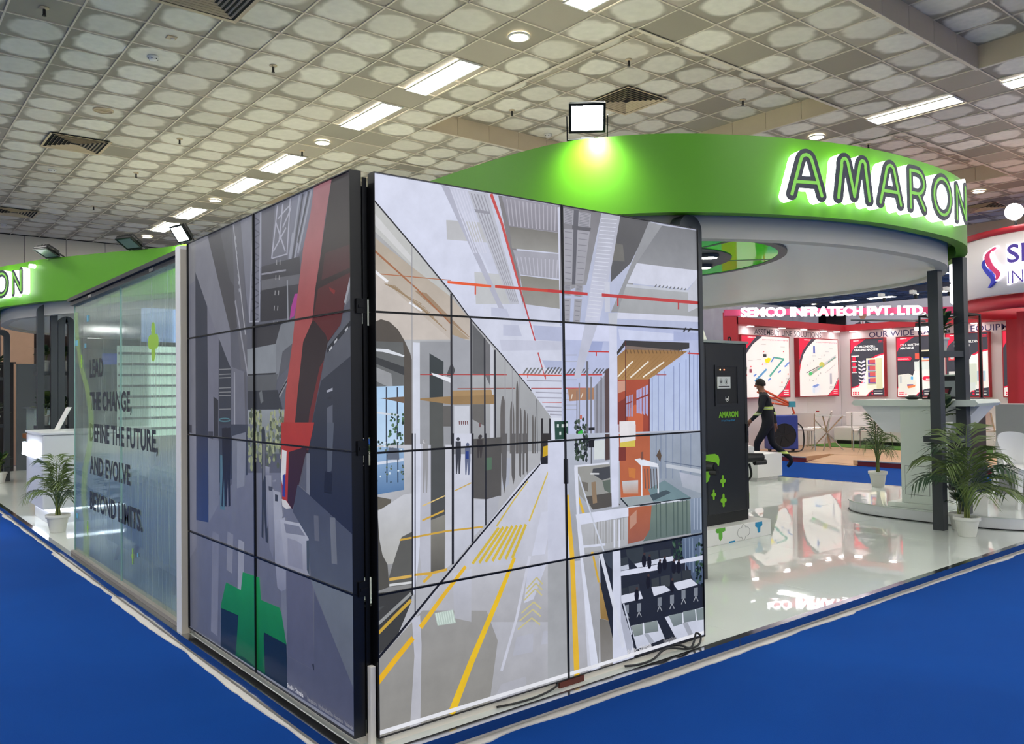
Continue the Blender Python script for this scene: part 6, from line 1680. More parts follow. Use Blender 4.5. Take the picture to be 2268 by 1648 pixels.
for (p0_, dr) in (((.83, .10, .58), (.20, -.06, 0)), ((.06, -.01, .56), (.0, -.12, 0))):
    g = MB(); a = Vector(p0_); d = Vector(dr)
    g.tube([a, a + d * .5, a + d], [.05, .045, .04], 12); g.tube([a + d * .55 + Vector((0, 0, -.05)), a + d * 1.2 + Vector((0, 0, -.05))], [.028, .026], 10); g.tube([a + d * .9, a + d * 1.05], [.03, .03], 10)
    g.build('plug_holster', M_CABD, ch)
g = MB(); g.tube(catmull([(.9, .10, .52), (.93, .10, .40), (.90, .16, .33), (.86, .25, .30)], 6, False), .011, 8); g.build('charging_cable', M_CABLE, ch)
g = MB(); g.tube([(.62 + .022 * math.cos(k * PI / 8), .1, 1.738 + .022 * math.sin(k * PI / 8)) for k in range(16)], .006, 6, close=True); g.build('lifting_eye', M_BLACKM, ch)
t = thing('acrylic_sign', 'slanted clear acrylic sign holder with a white sheet on the cabinet', 'sign holder', (4.50, 1.93, PZ + .1505 + 1.7155))
g = MB(); g.hexa([(0, 0, 0), (.17, 0, 0), (.17, .006, 0), (0, .006, 0)], [(0, .09, .22), (.17, .09, .22), (.17, .096, .22), (0, .096, .22)]); a_ = g.build('sheet', M_WHITEPLASTIC, t)
g = MB(); g.box(0, .17, .0, .10, 0, .004); g.build('foot', M_WHITEPLASTIC, t)

# white boards behind the cabinet
t = thing('display_board', 'tall white display board standing behind the charging cabinet', 'display board', (6.05, 3.72, PZ))
g = MB(); g.box(0, .42, 0, .06, 0, 2.50); g.build('board', M_WHITE, t, bevel=.004)
g = MB(); g.box(.02, .06, -.002, -.0005, 1.55, 1.95); g.build('dark_print', M_TUBE, t)
t = thing('display_block', 'low white display block near the far edge of the platform', 'display block', (8.95, 4.35, PZ))
g = MB(); g.box(0, .65, 0, .8, .05, .40); g.build('block', M_WHITE, t, bevel=.005); g = MB(); g.box(.05, .6, .05, .75, 0, .049); g.build('recessed_foot', M_WHITE, t)
t = thing('small_case', 'small pale case lying on the low white block', 'case', (9.02, 4.6, PZ + .4005))
g = MB(); g.box(0, .22, 0, .30, 0, .10); g.build('case_body', M_FABRICL, t, bevel=.01); g = MB(); g.box(.02, .2, .02, .28, .1005, .112); g.build('case_lid', M_WHITEPLASTIC, t, bevel=.004)

# ================================================================ podium on the curved dais
M_POD = mat('white_pale_green_laminate', (224, 231, 222), 0.35)
t = thing('dais', 'low curved white dais carrying podium and chair', 'dais', (7.98, 1.0, PZ))
def superell(rx, ry, e, n=56): return [(rx * abs(math.cos(2*PI*k/n)) ** (2/e) * (1 if math.cos(2*PI*k/n) >= 0 else -1), ry * abs(math.sin(2*PI*k/n)) ** (2/e) * (1 if math.sin(2*PI*k/n) >= 0 else -1)) for k in range(n)]
g = MB(); g.prism(superell(.97, 1.12, 3.2), 0.006, .11); g.build('dais_body', M_DESK, t)
g = MB(); g.prism(superell(.98, 1.13, 3.2), .1105, .122); g.build('dais_top', M_FLOOR, t)
g = MB(); g.tube(catmull([(x * .985, y * .985, .006) for x, y in superell(.99, 1.14, 3.2, 20)], 4), .006, 6, close=True); g.build('edge_cable', M_CABLE, t)
DZ = PZ + .1225
pd = thing('podium', 'white podium with wide tapered counter top on a square column', 'podium', (7.12, 1.13, DZ))
g = MB(); g.box(0, .34, -.17, .17, .05, 1.08); g.build('column', M_POD, pd, bevel=.003)
g = MB(); g.box(-.05, .45, -.30, .30, 0, .05); g.build('foot_slab', M_POD, pd, bevel=.003)
g = MB(); g.box(-.0025, -.0005, -.125, .125, .14, .44); dr = g.build('cupboard_door', M_POD, pd)
g = MB()
for a in ((-.128, .128, .44, .4435), (-.128, -.1255, .14, .44), (.1255, .128, .14, .44), (-.128, .128, .1365, .14)): g.box(-.002, -.0005, a[0], a[1], a[2], a[3])
g.build('door_gap', M_TUBE, dr)
g = MB(); g.prism([(-.62, 1.08), (.62, 1.08), (.36, .79), (-.36, .79)], .03, .40, axis='x'); g.build('tapered_skirt', M_DESK, pd)
g = MB(); g.prism([(-.63, 1.0805), (.63, 1.0805), (.66, 1.11), (.63, 1.145), (-.63, 1.145), (-.66, 1.11)], -.10, .46, axis='x'); g.build('counter_top', M_POD, pd)
t = thing('brochure_stand', 'dark tilted brochure holder with a red and white leaflet on the podium', 'brochure', (7.30, .98, DZ + 1.1455))
g = MB(); g.box(-.05, .08, -.14, .14, 0, .012); g.build('foot', M_CABD, t)
g = MB(); g.hexa([(.0, -.11, .012), (.01, -.11, .012), (.01, .11, .012), (.0, .11, .012)], [(.09, -.11, .13), (.10, -.11, .13), (.10, .11, .13), (.09, .11, .13)]); b_ = g.build('holder', M_CABD, t)
g = MB(); g.add([(.012, .09, .03), (.012, -.09, .03), (.075, -.09, .112), (.075, .09, .112)], [(0, 1, 2, 3)]); g.v = [(x - .008, y, z) for x, y, z in g.v]; g.build('leaflet', mat('red_leaflet', (130, 30, 44), .4), t)
t = thing('desk_phone', 'small black rounded device lying on the podium top', 'device', (7.25, 1.22, DZ + 1.1455))
g = MB(); g.ball((0, 0, .02), .08, 14, 8, .8, 1, .3); g.build('device_body', M_CABD, t, smooth=True)
g = MB(); g.box(-.03, .03, -.03, .03, .038, .046); g.build('keypad', M_BLACKM, t)

# ---- white shell chair on the dais
M_CHAIRW = mat('white_moulded_plastic', (232, 232, 230), 0.3)
t = thing('shell_chair', 'white moulded shell chair with splayed legs on the dais', 'chair', (8.05, .42, DZ), rz=2.5)
g = MB(); vs = []; n = 20; rows = [(.0, .43, .10), (.16, .415, .16), (.235, .43, .2), (.255, .50, .22), (.265, .60, .0), (.265, .70, .0), (.255, .78, .0)]
def shell(off):
    out = []
    for (r, z, _) in rows:
        for k in range(n + 1):
            a = -PI * 1.02 * k / n + PI * .01
            hi = z if z < .5 else .5 + (z - .5) * (0.25 + .75 * max(0, math.sin(-a)) ** .7)
            out.append(((r + off) * math.cos(a), (r + off) * math.sin(a) * 1.0, hi - (off * .6 if r < .2 else 0)))
    return out
A = shell(0); B = shell(.008); m_ = n + 1; fs = []
for i in range(len(rows) - 1):
    for k in range(n):
        a = i * m_ + k; fs.append((a, a + 1, a + m_ + 1, a + m_)); b = a + len(A); fs.append((b, b + m_, b + m_ + 1, b + 1))
g.add(A + B, fs); g.build('back_shell', M_CHAIRW, t, smooth=True)
g = MB(); g.box(-.235, .235, -.22, .25, .40, .425); g.build('seat', M_CHAIRW, t, bevel=.012, segs=3)
for sx in (-1, 1):
    for sy in (-1, 1):
        g = MB(); g.hexa([(sx * .245 - .018, sy * .23 - .018, 0), (sx * .245 + .018, sy * .23 - .018, 0), (sx * .245 + .018, sy * .23 + .018, 0), (sx * .245 - .018, sy * .23 + .018, 0)], [(sx * .19 - .03, sy * .18 - .03, .401), (sx * .19 + .03, sy * .18 - .03, .401), (sx * .19 + .03, sy * .18 + .03, .401), (sx * .19 - .03, sy * .18 + .03, .401)]); g.build('leg', M_CHAIRW, t)

# ---- dark equipment cabinet with a silver unit behind the posts
t = thing('equipment_cabinet', 'dark equipment cabinet with black open frame behind the podium', 'cabinet', (9.15, 1.42, PZ))
g = MB(); g.box(0, .5, 0, .62, 0, 1.25); g.build('body', M_CAB, t, bevel=.006)
for (x, y) in ((.02, .02), (.02, .58), (.46, .02), (.46, .58)):
    g = MB(); g.box(x, x + .022, y, y + .022, 1.2505, 2.3); g.build('frame_post', M_CABD, t)
g = MB(); g.box(.02, .482, .02, .042, 2.3005, 2.322); g.box(.02, .482, .58, .602, 2.3005, 2.322); g.box(.02, .042, .042, .58, 2.3005, 2.322); g.box(.46, .482, .042, .58, 2.3005, 2.322); g.build('frame_rail', M_CABD, t)
t = thing('silver_unit', 'silver grey boxy unit on the dark equipment cabinet', 'device', (9.24, 1.55, PZ + 1.2505))
g = MB(); g.box(0, .3, 0, .38, .01, .30); g.build('housing', mat('silver_plastic', (150, 156, 158), .35, metal=.3), t, bevel=.012); g = MB(); g.box(-.002, .0, .03, .35, .22, .28); g.build('dark_window', M_CABD, t); g = MB(); g.box(.02, .28, .02, .36, 0, .009); g.build('feet', M_CABD, t)
t = thing('cable_cabinet', 'slim grey cabinet with black charging hoses beside the equipment cabinet', 'charger', (9.2, .72, PZ))
g = MB(); g.box(0, .35, 0, .42, 0, 1.18); g.build('body', mat('grey_enamel', (150, 150, 152), .4), t, bevel=.01)
g = MB(); g.tube(catmull([(-.01, .05, 1.05), (-.08, -.02, .95), (-.08, -.04, .6), (-.05, -.03, .3), (-.02, .05, .18)], 7, False), .016, 8); g.tube(catmull([(-.01, .12, .8), (-.07, .03, .68), (-.06, .0, .4), (-.015, .1, .25)], 7, False), .014, 8); g.build('charging_hose', M_CABLE, t)

# ================================================================ far left of the booth
M_GREYP = mat('grey_partition', (92, 97, 100), .6)
M_BROWN = mat('brown_booth_wall', (98, 80, 74), .7, noise=.06, nscale=2)
M_WOODT = mat('teak_table', (150, 92, 48), .45, noise=.2, nscale=6)
t = thing('partition', 'grey partition wall behind the glass display table', 'partition', (.85, 15.3, PZ))
for k in range(5):
    g = MB(); g.box(k * 1.2 + .003, k * 1.2 + 1.197, 0, .06, 0, 2.05); g.build('panel', M_GREYP, t)
t = thing('curtain', 'black curtain hanging beside the grey partition', 'curtain', (.30, 15.25, PZ))
g = MB(); vs = [(k * .05, .03 * math.sin(k * 2.1), 0) for k in range(11)]
g.add(vs + [(x, y, 2.05) for x, y, z in vs] + [(x, y + .02, 0) for x, y, z in vs] + [(x, y + .02, 2.05) for x, y, z in vs], [(k, k + 1, 12 + k, 11 + k) for k in range(10)] + [(22 + k, 23 + k, 34 + k, 33 + k) for k in range(10)]); g.build('cloth', M_CABD, t); g = MB(); g.box(-.02, .54, -.005, .03, 2.0505, 2.08); g.build('curtain_rail', M_BLACKM, t)
t = thing('display_table', 'teak display table with a glass case on top', 'table', (.62, 12.15, PZ))
g = MB(); g.box(0, 1.9, 0, .85, .72, .80); g.build('table_top', M_WOODT, t, bevel=.004)
for (x, y) in ((.12, .06), (.12, .70), (1.7, .06), (1.7, .70)):
    g = MB(); g.box(x, x + .10, y, y + .09, 0, .72); g.build('leg', M_WOODT, t)
M_CLEAR = mat('clear_case_glass', (200, 225, 220), .05); M_CLEAR.node_tree.nodes['Principled BSDF'].inputs['Alpha'].default_value = .22
for nm, b4 in (('case_glass', (.05, 1.85, .05, .056, .8005, 1.22)), ('case_glass', (.05, 1.85, .79, .796, .8005, 1.22)), ('case_glass', (.05, .056, .056, .79, .8005, 1.22)), ('case_glass', (1.844, 1.85, .056, .79, .8005, 1.22))):
    g = MB(); g.box(*b4); g.build(nm, M_CLEAR, t)
g = MB(); g.box(.0, 1.9, .0, .85, 1.2205, 1.245); g.build('case_lid', M_GREYP, t)
g = MB(); rr2 = random.Random(8)
for k in range(26): g.ball((rr2.uniform(.15, 1.75), rr2.uniform(.15, .7), .83), rr2.uniform(.04, .07), 7, 5, 1, 1, .6)
g.build('model_greenery', M_LEAF, t)
bw = thing('neighbour_booth', 'dark brown neighbouring booth wall behind the grey partition', 'booth wall', (.6, 17.6, 0))
g = MB(); g.box(-3.4, .28, 0, .1, 0, 3.3); g.build('wall_panel', M_BROWN, bw); g = MB(); g.box(.281, .9, .0, .1, 0, 3.3); g.build('timber_panel', mat('pale_timber', (176, 140, 116), .6, noise=.1, nscale=5), bw)
g = MB(); g.box(-3.4, .28, -.04, -.001, 2.15, 2.22); g.build('rail', M_CABD, bw)
t = thing('blue_sign', 'small lit blue sign board seen past the dark loops', 'sign', (3.1, 18.6, 0))
g = MB(); g.box(0, 1.9, 0, .08, 1.0, 2.5); g.build('board', mat('blue_lightbox', (30, 60, 190), .4, emit=(26, 62, 200), es=.7), t)
fit_text('lettering', '.com', .75, .13, M_SIGNW, (.15, -.003, 2.05), (1, 0, 0), (0, 0, 1), t, offset=.02)
g = MB(); g.box(.05, .12, .0, .08, 0, 1.0); g.box(1.75, 1.82, 0, .08, 0, 1.0); g.build('leg', M_BLACKM, t)

# ================================================================ neighbouring red and white booth
M_RED = mat('red_booth_paint', (170, 28, 44), 0.5)
M_BWALL = mat('white_booth_wall', (236, 230, 232), 0.6)
M_LAM = mat('pale_wood_laminate', (206, 168, 130), 0.35, noise=.14, nscale=2.5)
M_MAROON = mat('maroon_kick', (104, 20, 34), .6)
M_GRASS = mat('artificial_grass', (76, 124, 44), .95, noise=.3, nscale=90)
M_TRIMS = mat('silver_edge', (190, 190, 192), .3, metal=.6)
BX, BY, SZ = 17.6, 7.83, 0.10
fl = thing('neighbour_platform', 'pale wood floor platform of the red and white booth', 'platform', (0, 0, 0))
k = 0
y = -2.4
while y < 8.2:
    for (a, b) in ((12.95, 15.3), (15.3, 18.2)):
        if 5.06 <= y + .3 <= 5.94 and a < 13: a = 13.95
        g = MB(); g.box(a + .002, b - .002, y + .002, min(8.2, y + .53) - .002, .02, SZ); g.build('floor_board', M_LAM, fl)
    y += .53
g = MB(); g.box(13.0, 18.2, -2.4, 8.2, 0.0, .02); g.build('underframe', M_MAROON, fl)
for (a, b) in ((-2.4, 4.92), (5.98, 8.2)):
    g = MB(); g.box(12.93, 12.949, a, b, 0, .085); g.build('kick_board', M_MAROON, fl)
    g = MB(); g.box(12.925, 12.99, a, b, SZ + .0005, SZ + .006); g.box(12.921, 12.9285, a, b, .086, SZ + .006); g.build('edge_trim', M_TRIMS, fl)
g = MB(); g.hexa([(12.85, 4.94, .0), (13.96, 4.94, .0), (13.96, 5.96, .0), (12.85, 5.96, .0)], [(12.85, 4.94, .006), (13.96, 4.94, SZ - .002), (13.96, 5.96, SZ - .002), (12.85, 5.96, .006)]); g.build('ramp', M_LAM, fl)
o = MB().box(15.75, 17.5, 3.2, 7.7, 0, .012).build('grass_mat', M_GRASS, loc=(0, 0, SZ + .0005)); tag(o, 'strip of green artificial grass in front of the white bench', 'grass mat')
wl = thing('booth_backdrop', 'white corner wall with red top band and captions of the neighbouring booth', 'booth wall', (0, 0, SZ))
for (x0, x1) in ((13.05, 14.55), (14.55, 16.05), (16.05, 17.6)):
    g = MB(); g.box(x0 + .002, x1 - .002, BY, BY + .1, .0005, 2.73); g.build('wall_panel', M_BWALL, wl)
for k in range(6):
    g = MB(); g.box(BX, BX + .1, BY - (k + 1) * 1.5 + .002, BY - k * 1.5 - .002, .0005, 2.73); g.build('wall_panel', M_BWALL, wl)
g = MB(); g.box(13.0, 17.35, BY - .25, BY + .1, 2.7305, 2.88); g.build('top_band', M_RED, wl)
g = MB(); g.box(17.35, BX + .1, -1.2, BY + .1, 2.7305, 2.88); g.build('top_band', M_RED, wl)
g = MB(); g.box(12.995, 13.049, BY - .25, BY + .1, .0005, 3.0); g.build('end_post', M_RED, wl)
M_INK = mat('slate_lettering', (84, 84, 96), .6); M_INKN = mat('navy_lettering', (52, 48, 104), .6)
fit_text('caption', 'ASSEMBLY LINE SOLUTIONS', 2.75, .13, M_INK, (13.98, BY - .003, 2.555), (1, 0, 0), (0, 0, 1), wl, offset=.002)
fit_text('caption', 'OUR WIDE RANGE OF EQUIPMENTS', 3.62, .135, M_INKN, (BX - .003, 7.08, 2.545), (0, -1, 0), (0, 0, 1), wl, offset=.002)
M_WALLSPOT = mat('spot_glass_white', (255, 255, 255), .4, emit=(255, 250, 245), es=26)
def wallspot(x, y, a):
    t = thing('wall_spot', 'small wedge spot lamp under the red band of the white booth wall', 'lamp', (x, y, SZ + 2.73), rz=a, group='spot lamps along the red band')
    g = MB(); g.box(-.09, .09, -.04, .04, -.016, -.0005); g.build('lamp_body', M_WHITEPLASTIC, t)
    g = MB(); g.box(-.08, .08, -.032, .032, -.024, -.0165); g.build('lamp_lens', M_WALLSPOT, t)
for x in (13.65, 14.85, 15.75, 16.6, 17.2): wallspot(x, BY - .14, 0)
for y in (7.4, 6.55, 5.7, 4.6, 3.7, 2.6): wallspot(BX - .14, y, PI / 2)

# ---- posters in red box frames
PM = {}
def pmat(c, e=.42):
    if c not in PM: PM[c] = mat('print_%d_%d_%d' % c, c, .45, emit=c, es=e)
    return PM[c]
W_, R_, K_, C_ = (246, 244, 240), (226, 30, 70), (58, 60, 72), (240, 238, 214)
def ellp(cx, cy, rx, ry, n=14): return [(cx + rx * math.cos(2 * PI * k / n), cy + ry * math.sin(2 * PI * k / n)) for k in range(n)]
def rect(a, b, c, d): return [(a, c), (b, c), (b, d), (a, d)]
def bar(x0, y0, x1, y1, w):
    d = Vector((x1 - x0, y1 - y0)).normalized(); n = Vector((-d.y, d.x)) * w / 2
    return [(x0 + n.x, y0 + n.y), (x1 + n.x, y1 + n.y), (x1 - n.x, y1 - n.y), (x0 - n.x, y0 - n.y)]
def line_art(k):
    A = [(W_, rect(0, 1, 0, 1)), (R_, [(0, 1), (.30, 1), (.08, .78), (0, .62)]), (K_, [(.30, 1), (.42, 1), (.22, .86), (.10, .72), (.03, .55), (0, .40), (0, .62), (.08, .78)]), (R_, [(.0, .52), (.06, .66), (.03, .55), (0, .40)]), (R_, [(1, .30), (1, 0), (.72, 0), (.88, .12)]), (K_, [(.72, 0), (.70, 0), (.86, .12), (.985, .32), (1, .32), (.88, .12)])]
    A += [((236, 150, 160), rect(.42, .97, .935, .955))]
    for j in range(3): A.append((W_, rect(.86, .97, .03 + .035 * j, .042 + .035 * j)))
    if k == 0:
        A += [((90, 150, 196), bar(.25, .26, .50, .46, .035)), ((84, 166, 150), bar(.56, .34, .88, .64, .035)), ((84, 166, 150), bar(.66, .66, .88, .63, .03)), ((90, 140, 196), bar(.66, .66, .60, .58, .025)), ((240, 226, 40), [(.46, .62), (.54, .65), (.60, .64), (.55, .56), (.48, .57)]), ((210, 210, 220), [(.45, .56), (.52, .57), (.52, .52), (.45, .53)]), ((50, 50, 54), rect(.43, .50, .66, .71)), ((150, 70, 90), rect(.14, .19, .40, .46)), ((220, 226, 150), rect(.0, .05, .18, .31)), ((70, 110, 190), [(0, .31), (.05, .35), (.06, .31), (0, .28)])]
        for (a, b) in ((.22, .36), (.74, .42), (.52, .29), (.93, .56), (.88, .52)): A.append(((100, 140, 206), [(a, b), (a + .06, b + .03), (a + .07, b + .01), (a + .01, b - .03)]))
        for (a, b) in ((.17, .50), (.41, .54), (.44, .75), (.87, .76), (.08, .36), (.82, .24), (.96, .38)): A.append(((226, 110, 120), ellp(a, b, .016, .014, 8)))
        for (a, b) in ((.44, .87), (.85, .84), (.34, .62), (.16, .60), (.05, .48), (.80, .17), (.95, .30)): A.append(((186, 184, 186), rect(a - .05, a + .05, b - .006, b + .006)))
    else:
        A += [((176, 176, 166), bar(.22, .36, .94, .70, .05)), ((200, 202, 206), bar(.60, .55, .94, .72, .035)), ((196, 196, 96), ellp(.56, .55, .07, .05)), ((70, 190, 110), ellp(.27, .39, .05, .03)), ((60, 60, 64), bar(.16, .40, .48, .52, .012)), ((96, 190, 170), bar(.44, .45, .58, .53, .02)), ((96, 160, 150), bar(.72, .59, .92, .69, .015)), ((180, 180, 190), rect(.76, .82, .20, .40)), ((120, 150, 210), [(.30, .17), (.44, .21), (.50, .19), (.37, .14)]), ((206, 216, 236), [(.30, .17), (.37, .14), (.37, .03), (.30, .06)]), ((226, 232, 244), [(.37, .14), (.50, .19), (.50, .08), (.37, .03)]), ((100, 120, 190), rect(.34, .39, .75, .88)), ((150, 150, 156), bar(.64, .40, .92, .56, .008))]
        for (a, b) in ((.18, .54), (.26, .58), (.34, .62), (.56, .70), (.62, .72), (.24, .28), (.32, .27), (.40, .30), (.46, .36), (.52, .40)): A.append(((140, 140, 146), rect(a - .008, a + .008, b - .015, b + .015)))
        for (a, b) in ((.36, .70), (.80, .84), (.70, .78), (.50, .66), (.80, .16), (.78, .13)): A.append(((170, 170, 176), rect(a - .05, a + .05, b - .005, b + .005)))
    return A
def product_art(k):
    A = [(W_, rect(0, 1, 0, 1)), (K_, [(0, 1), (1, 1), (1, .74), (.78, .71), (.62, .66), (.5, .5), (.36, .26), (.2, .18), (0, .15)]), (R_, [(1, .74), (.78, .71), (.62, .66), (.66, .645), (.82, .69), (1, .715)]), (R_, [(0, .15), (.2, .18), (.36, .26), (.36, .24), (.2, .155), (0, .13)]), (R_, [(0, 1), (.46, 1), (.2, .90), (.06, .82), (0, .75)]), (K_, [(.45, 0), (.55, .06), (.72, .12), (1, .14), (1, 0)]), (R_, [(.45, 0), (.55, .06), (.6, .08), (.5, 0)])]
    for i in range(4):
        for j in range(2): A += [(R_, rect(.04 + .055 * i, .07 + .055 * i, .02 + .03 * j, .04 + .03 * j)), (R_, rect(.85 + .036 * i, .872 + .036 * i, .93 + .022 * j, .945 + .022 * j))]
    for j in range(2): A += [(W_, rect(.70, .95, .03 + .045 * j, .042 + .045 * j)), (R_, rect(.62, .67, .022 + .045 * j, .05 + .045 * j))]
    if k == 0:
        A += [(C_, rect(.48, .96, .12, .66)), ((214, 214, 176), rect(.78, .96, .12, .66))]
        for j in range(4): A += [((80, 76, 170), rect(.53, .76, .22 + .11 * j, .30 + .11 * j)), ((206, 90, 90), rect(.58, .76, .235 + .11 * j, .305 + .11 * j)), ((90, 88, 84), rect(.52, .77, .20 + .11 * j, .21 + .11 * j))]
        for j in range(7): A += [((238, 234, 240), [(.24, .21 + .065 * j), (.34, .18 + .065 * j), (.46, .21 + .065 * j), (.46, .235 + .065 * j), (.34, .205 + .065 * j), (.24, .235 + .065 * j)]), ((172, 160, 200), [(.34, .205 + .065 * j), (.46, .235 + .065 * j), (.40, .24 + .065 * j)])]
        for j in range(3): A += [(R_, rect(.06, .17, .43 + .10 * j, .49 + .10 * j)), (W_, rect(.03, .20, .405 + .10 * j, .417 + .10 * j))]
        A.append((W_, rect(.03, .27, .70, .715)))
    elif k == 1:
        A += [((214, 226, 224), rect(.46, .96, .44, .58)), ((224, 96, 70), rect(.60, .92, .58, .61)), ((220, 216, 190), rect(.64, .98, .60, .77)), ((40, 90, 190), rect(.70, .92, .63, .73)), ((214, 86, 70), rect(.48, .62, .62, .72)), ((224, 226, 218), [(.02, .36), (.30, .38), (.50, .32), (.50, .10), (.22, .05), (.02, .12)]), ((190, 196, 200), rect(.06, .12, .22, .34)), ((120, 90, 150), rect(.26, .42, .17, .20)), ((230, 130, 80), [(.26, .17), (.48, .19), (.46, .15), (.28, .13)]), ((100, 180, 230), rect(.36, .42, .28, .33)), (R_, [(.02, .60), (.36, .60), (.40, .635), (.36, .67), (.02, .67)]), (R_, [(1, .26), (.70, .26), (.66, .295), (.70, .33), (1, .33)])]
    elif k == 2:
        A += [((206, 216, 204), rect(.52, .74, .18, .52)), ((170, 196, 210), rect(.74, .94, .24, .40)), ((150, 200, 150), rect(.34, .50, .26, .44)), ((220, 220, 216), rect(.06, .30, .26, .40)), ((226, 80, 86), rect(.06, .24, .58, .68)), ((190, 190, 192), ellp(.15, .63, .05, .035)), ((206, 216, 214), rect(.40, .70, .10, .22))]
    else:
        A += [((170, 172, 176), rect(.16, .80, .22, .34)), ((200, 202, 204), rect(.16, .80, .34, .36)), ((224, 170, 80), ellp(.38, .60, .17, .10)), ((70, 110, 200), rect(.18, .62, .575, .625)), (W_, rect(.20, .28, .18, .30))]
    return A
def poster(label, org, xd, nd, w, h, art, title=None):
    t = thing('poster_box', label, 'poster', org)
    X = Vector(xd); N = Vector(nd)
    def P(a, b, n): return tuple(X * a + Vector((0, 0, b)) + N * n)
    g = MB(); g.hexa([P(0, 0, 0), P(w, 0, 0), P(w, 0, .12), P(0, 0, .12)], [P(0, h, 0), P(w, h, 0), P(w, h, .12), P(0, h, .12)]); bx = g.build('box_frame', M_RED, t)
    g = MB(); mats = []; e = .022
    lay = []
    for i, (c, pts) in enumerate(art):
        m_ = pmat(c)
        if m_ not in mats: mats.append(m_)
        g.cur = mats.index(m_)
        q = [P(e + a * (w - 2 * e), e + b * (h - 2 * e), .1205 + .00035 * i) for a, b in pts]
        g.poly(q)
    o = g.build('print', mats, bx)
    for (s, a, b, ww, cap) in (title or []):
        fit_text('title', s, ww * w, cap, pmat((250, 250, 250)), P(a * w, b * h, .1215 + .00035 * len(art)), xd, (0, 0, 1), bx, offset=.03)
    return t
SM = [('SEMCO', .12, .955, .16, .022)]
poster('poster of an assembly line drawing nearest the booth wall end', (13.32, BY - .0005, 1.24), (1, 0, 0), (0, -1, 0), 1.85, 1.39, line_art(0), SM + [('CYLINDRICAL BATTERY PACK ASSEMBLY LINE', .43, .915, .50, .024)])
poster('poster of an assembly line drawing next to the wall corner', (15.55, BY - .0005, 1.24), (1, 0, 0), (0, -1, 0), 1.74, 1.39, line_art(1), SM + [('FULLY AUTOMATIC ASSEMBLY LINE FOR EVSE', .43, .915, .50, .024)])
poster('poster of a grading rack with fanned trays next to the wall corner', (BX - .0005, 7.51, 1.22), (0, -1, 0), (-1, 0, 0), .86, 1.41, product_art(0), SM + [('ALL-IN-ONE CELL', .14, .84, .62, .052), ('GRADING MACHINE', .14, .785, .70, .052)])
poster('poster of a sorting machine with blue screen between two posters', (BX - .0005, 6.37, 1.21), (0, -1, 0), (-1, 0, 0), .92, 1.41, product_art(1), SM + [('CELL SORTING', .12, .84, .50, .052), ('MACHINE', .12, .785, .34, .052), ('CYLINDRICAL', .05, .615, .28, .03), ('PRISMATIC', .74, .275, .24, .03)])
poster('poster of a welding machine seen past the dark posts', (BX - .0005, 5.26, 1.20), (0, -1, 0), (-1, 0, 0), .91, 1.43, product_art(2), SM + [('LASER WELDING', .22, .84, .62, .052), ('MACHINE', .22, .785, .36, .052)])
poster('poster with a gold badge beside the red column', (BX - .0005, 4.09, 1.20), (0, -1, 0), (-1, 0, 0), .92, 1.43, product_art(3), SM + [('BATTERY PACK', .16, .84, .60, .05), ('AND TESTING', .16, .785, .54, .05), ('SYSTEMS', .16, .73, .36, .05), ('300+', .26, .585, .22, .04)])

# ---- glowing company name on a curved beam, round header with logo
M_GLOWW = mat('white_glow_letters', (255, 255, 255), .5, emit=(252, 246, 255), es=2.6)
t = thing('booth_name_sign', 'glowing white company name on a slim red beam across the booth', 'sign', (0, 0, 0))
a0 = Vector((12.30, 6.98, 0)); a1 = Vector((15.08, 4.72, 0)); dv = (a1 - a0).normalized(); nv = Vector((dv.y, -dv.x, 0))
L_ = (a1 - a0).length
g = MB(); q0 = a0 - dv * .3 - nv * .06; q1 = a1 + dv * 1.6 - nv * .06
g.hexa([tuple(q0 + Vector((0, 0, 2.93))), tuple(q1 + Vector((0, 0, 2.93))), tuple(q1 - nv * .1 + Vector((0, 0, 2.93))), tuple(q0 - nv * .1 + Vector((0, 0, 2.93)))], [tuple(q0 + Vector((0, 0, 3.06))), tuple(q1 + Vector((0, 0, 3.06))), tuple(q1 - nv * .1 + Vector((0, 0, 3.06))), tuple(q0 - nv * .1 + Vector((0, 0, 3.06)))]); g.build('beam', mat('magenta_beam', (196, 60, 106), .5), t)
fit_text('lettering', 'SEMCO INFRATECH PVT. LTD.', L_ + .12, .19, M_GLOWW, tuple(a0 + Vector((0, 0, 2.895))), tuple(dv), (0, 0, 1), t, offset=.03, extrude=.05)
for (px_, py_) in ((15.75, 3.85),):
    g = MB(); g.box(px_ - .03, px_ + .03, py_ - .03, py_ + .03, SZ + .001, 2.93); g.build('beam_post', M_RED, t)
CX, CY, CR = 14.85, 1.75, 2.0
t = thing('round_header', 'round white booth header with red bands, red and blue swirl and glowing letters', 'booth header', (CX, CY, 0))
def cyl(name, r, z0, z1, m_, n=72, inner=.08):
    g = MB(); vs = []
    for rad in (r, r - inner):
        for z in (z0, z1): vs += [(rad * math.cos(2*PI*k/n), rad * math.sin(2*PI*k/n), z) for k in range(n)]
    fs = []
    for k in range(n):
        j = (k + 1) % n
        fs += [(k, j, n + j, n + k), (2*n + k, 2*n + j, 3*n + j, 3*n + k), (k, j, 2*n + j, 2*n + k), (n + k, n + j, 3*n + j, 3*n + k)]
    g.add(vs, fs); o = g.build(name, m_, t)
    for p in o.data.polygons: p.use_smooth = abs(p.normal.z) < .5
    return o
cyl('white_band', CR, 2.95, 3.93, M_BWALL); cyl('top_band', CR + .02, 3.9305, 4.03, M_RED); cyl('lower_band', CR - .1, 2.72, 2.949, M_RED)
def on_cyl(ang, z, r): return (r * math.cos(ang), r * math.sin(ang), z)
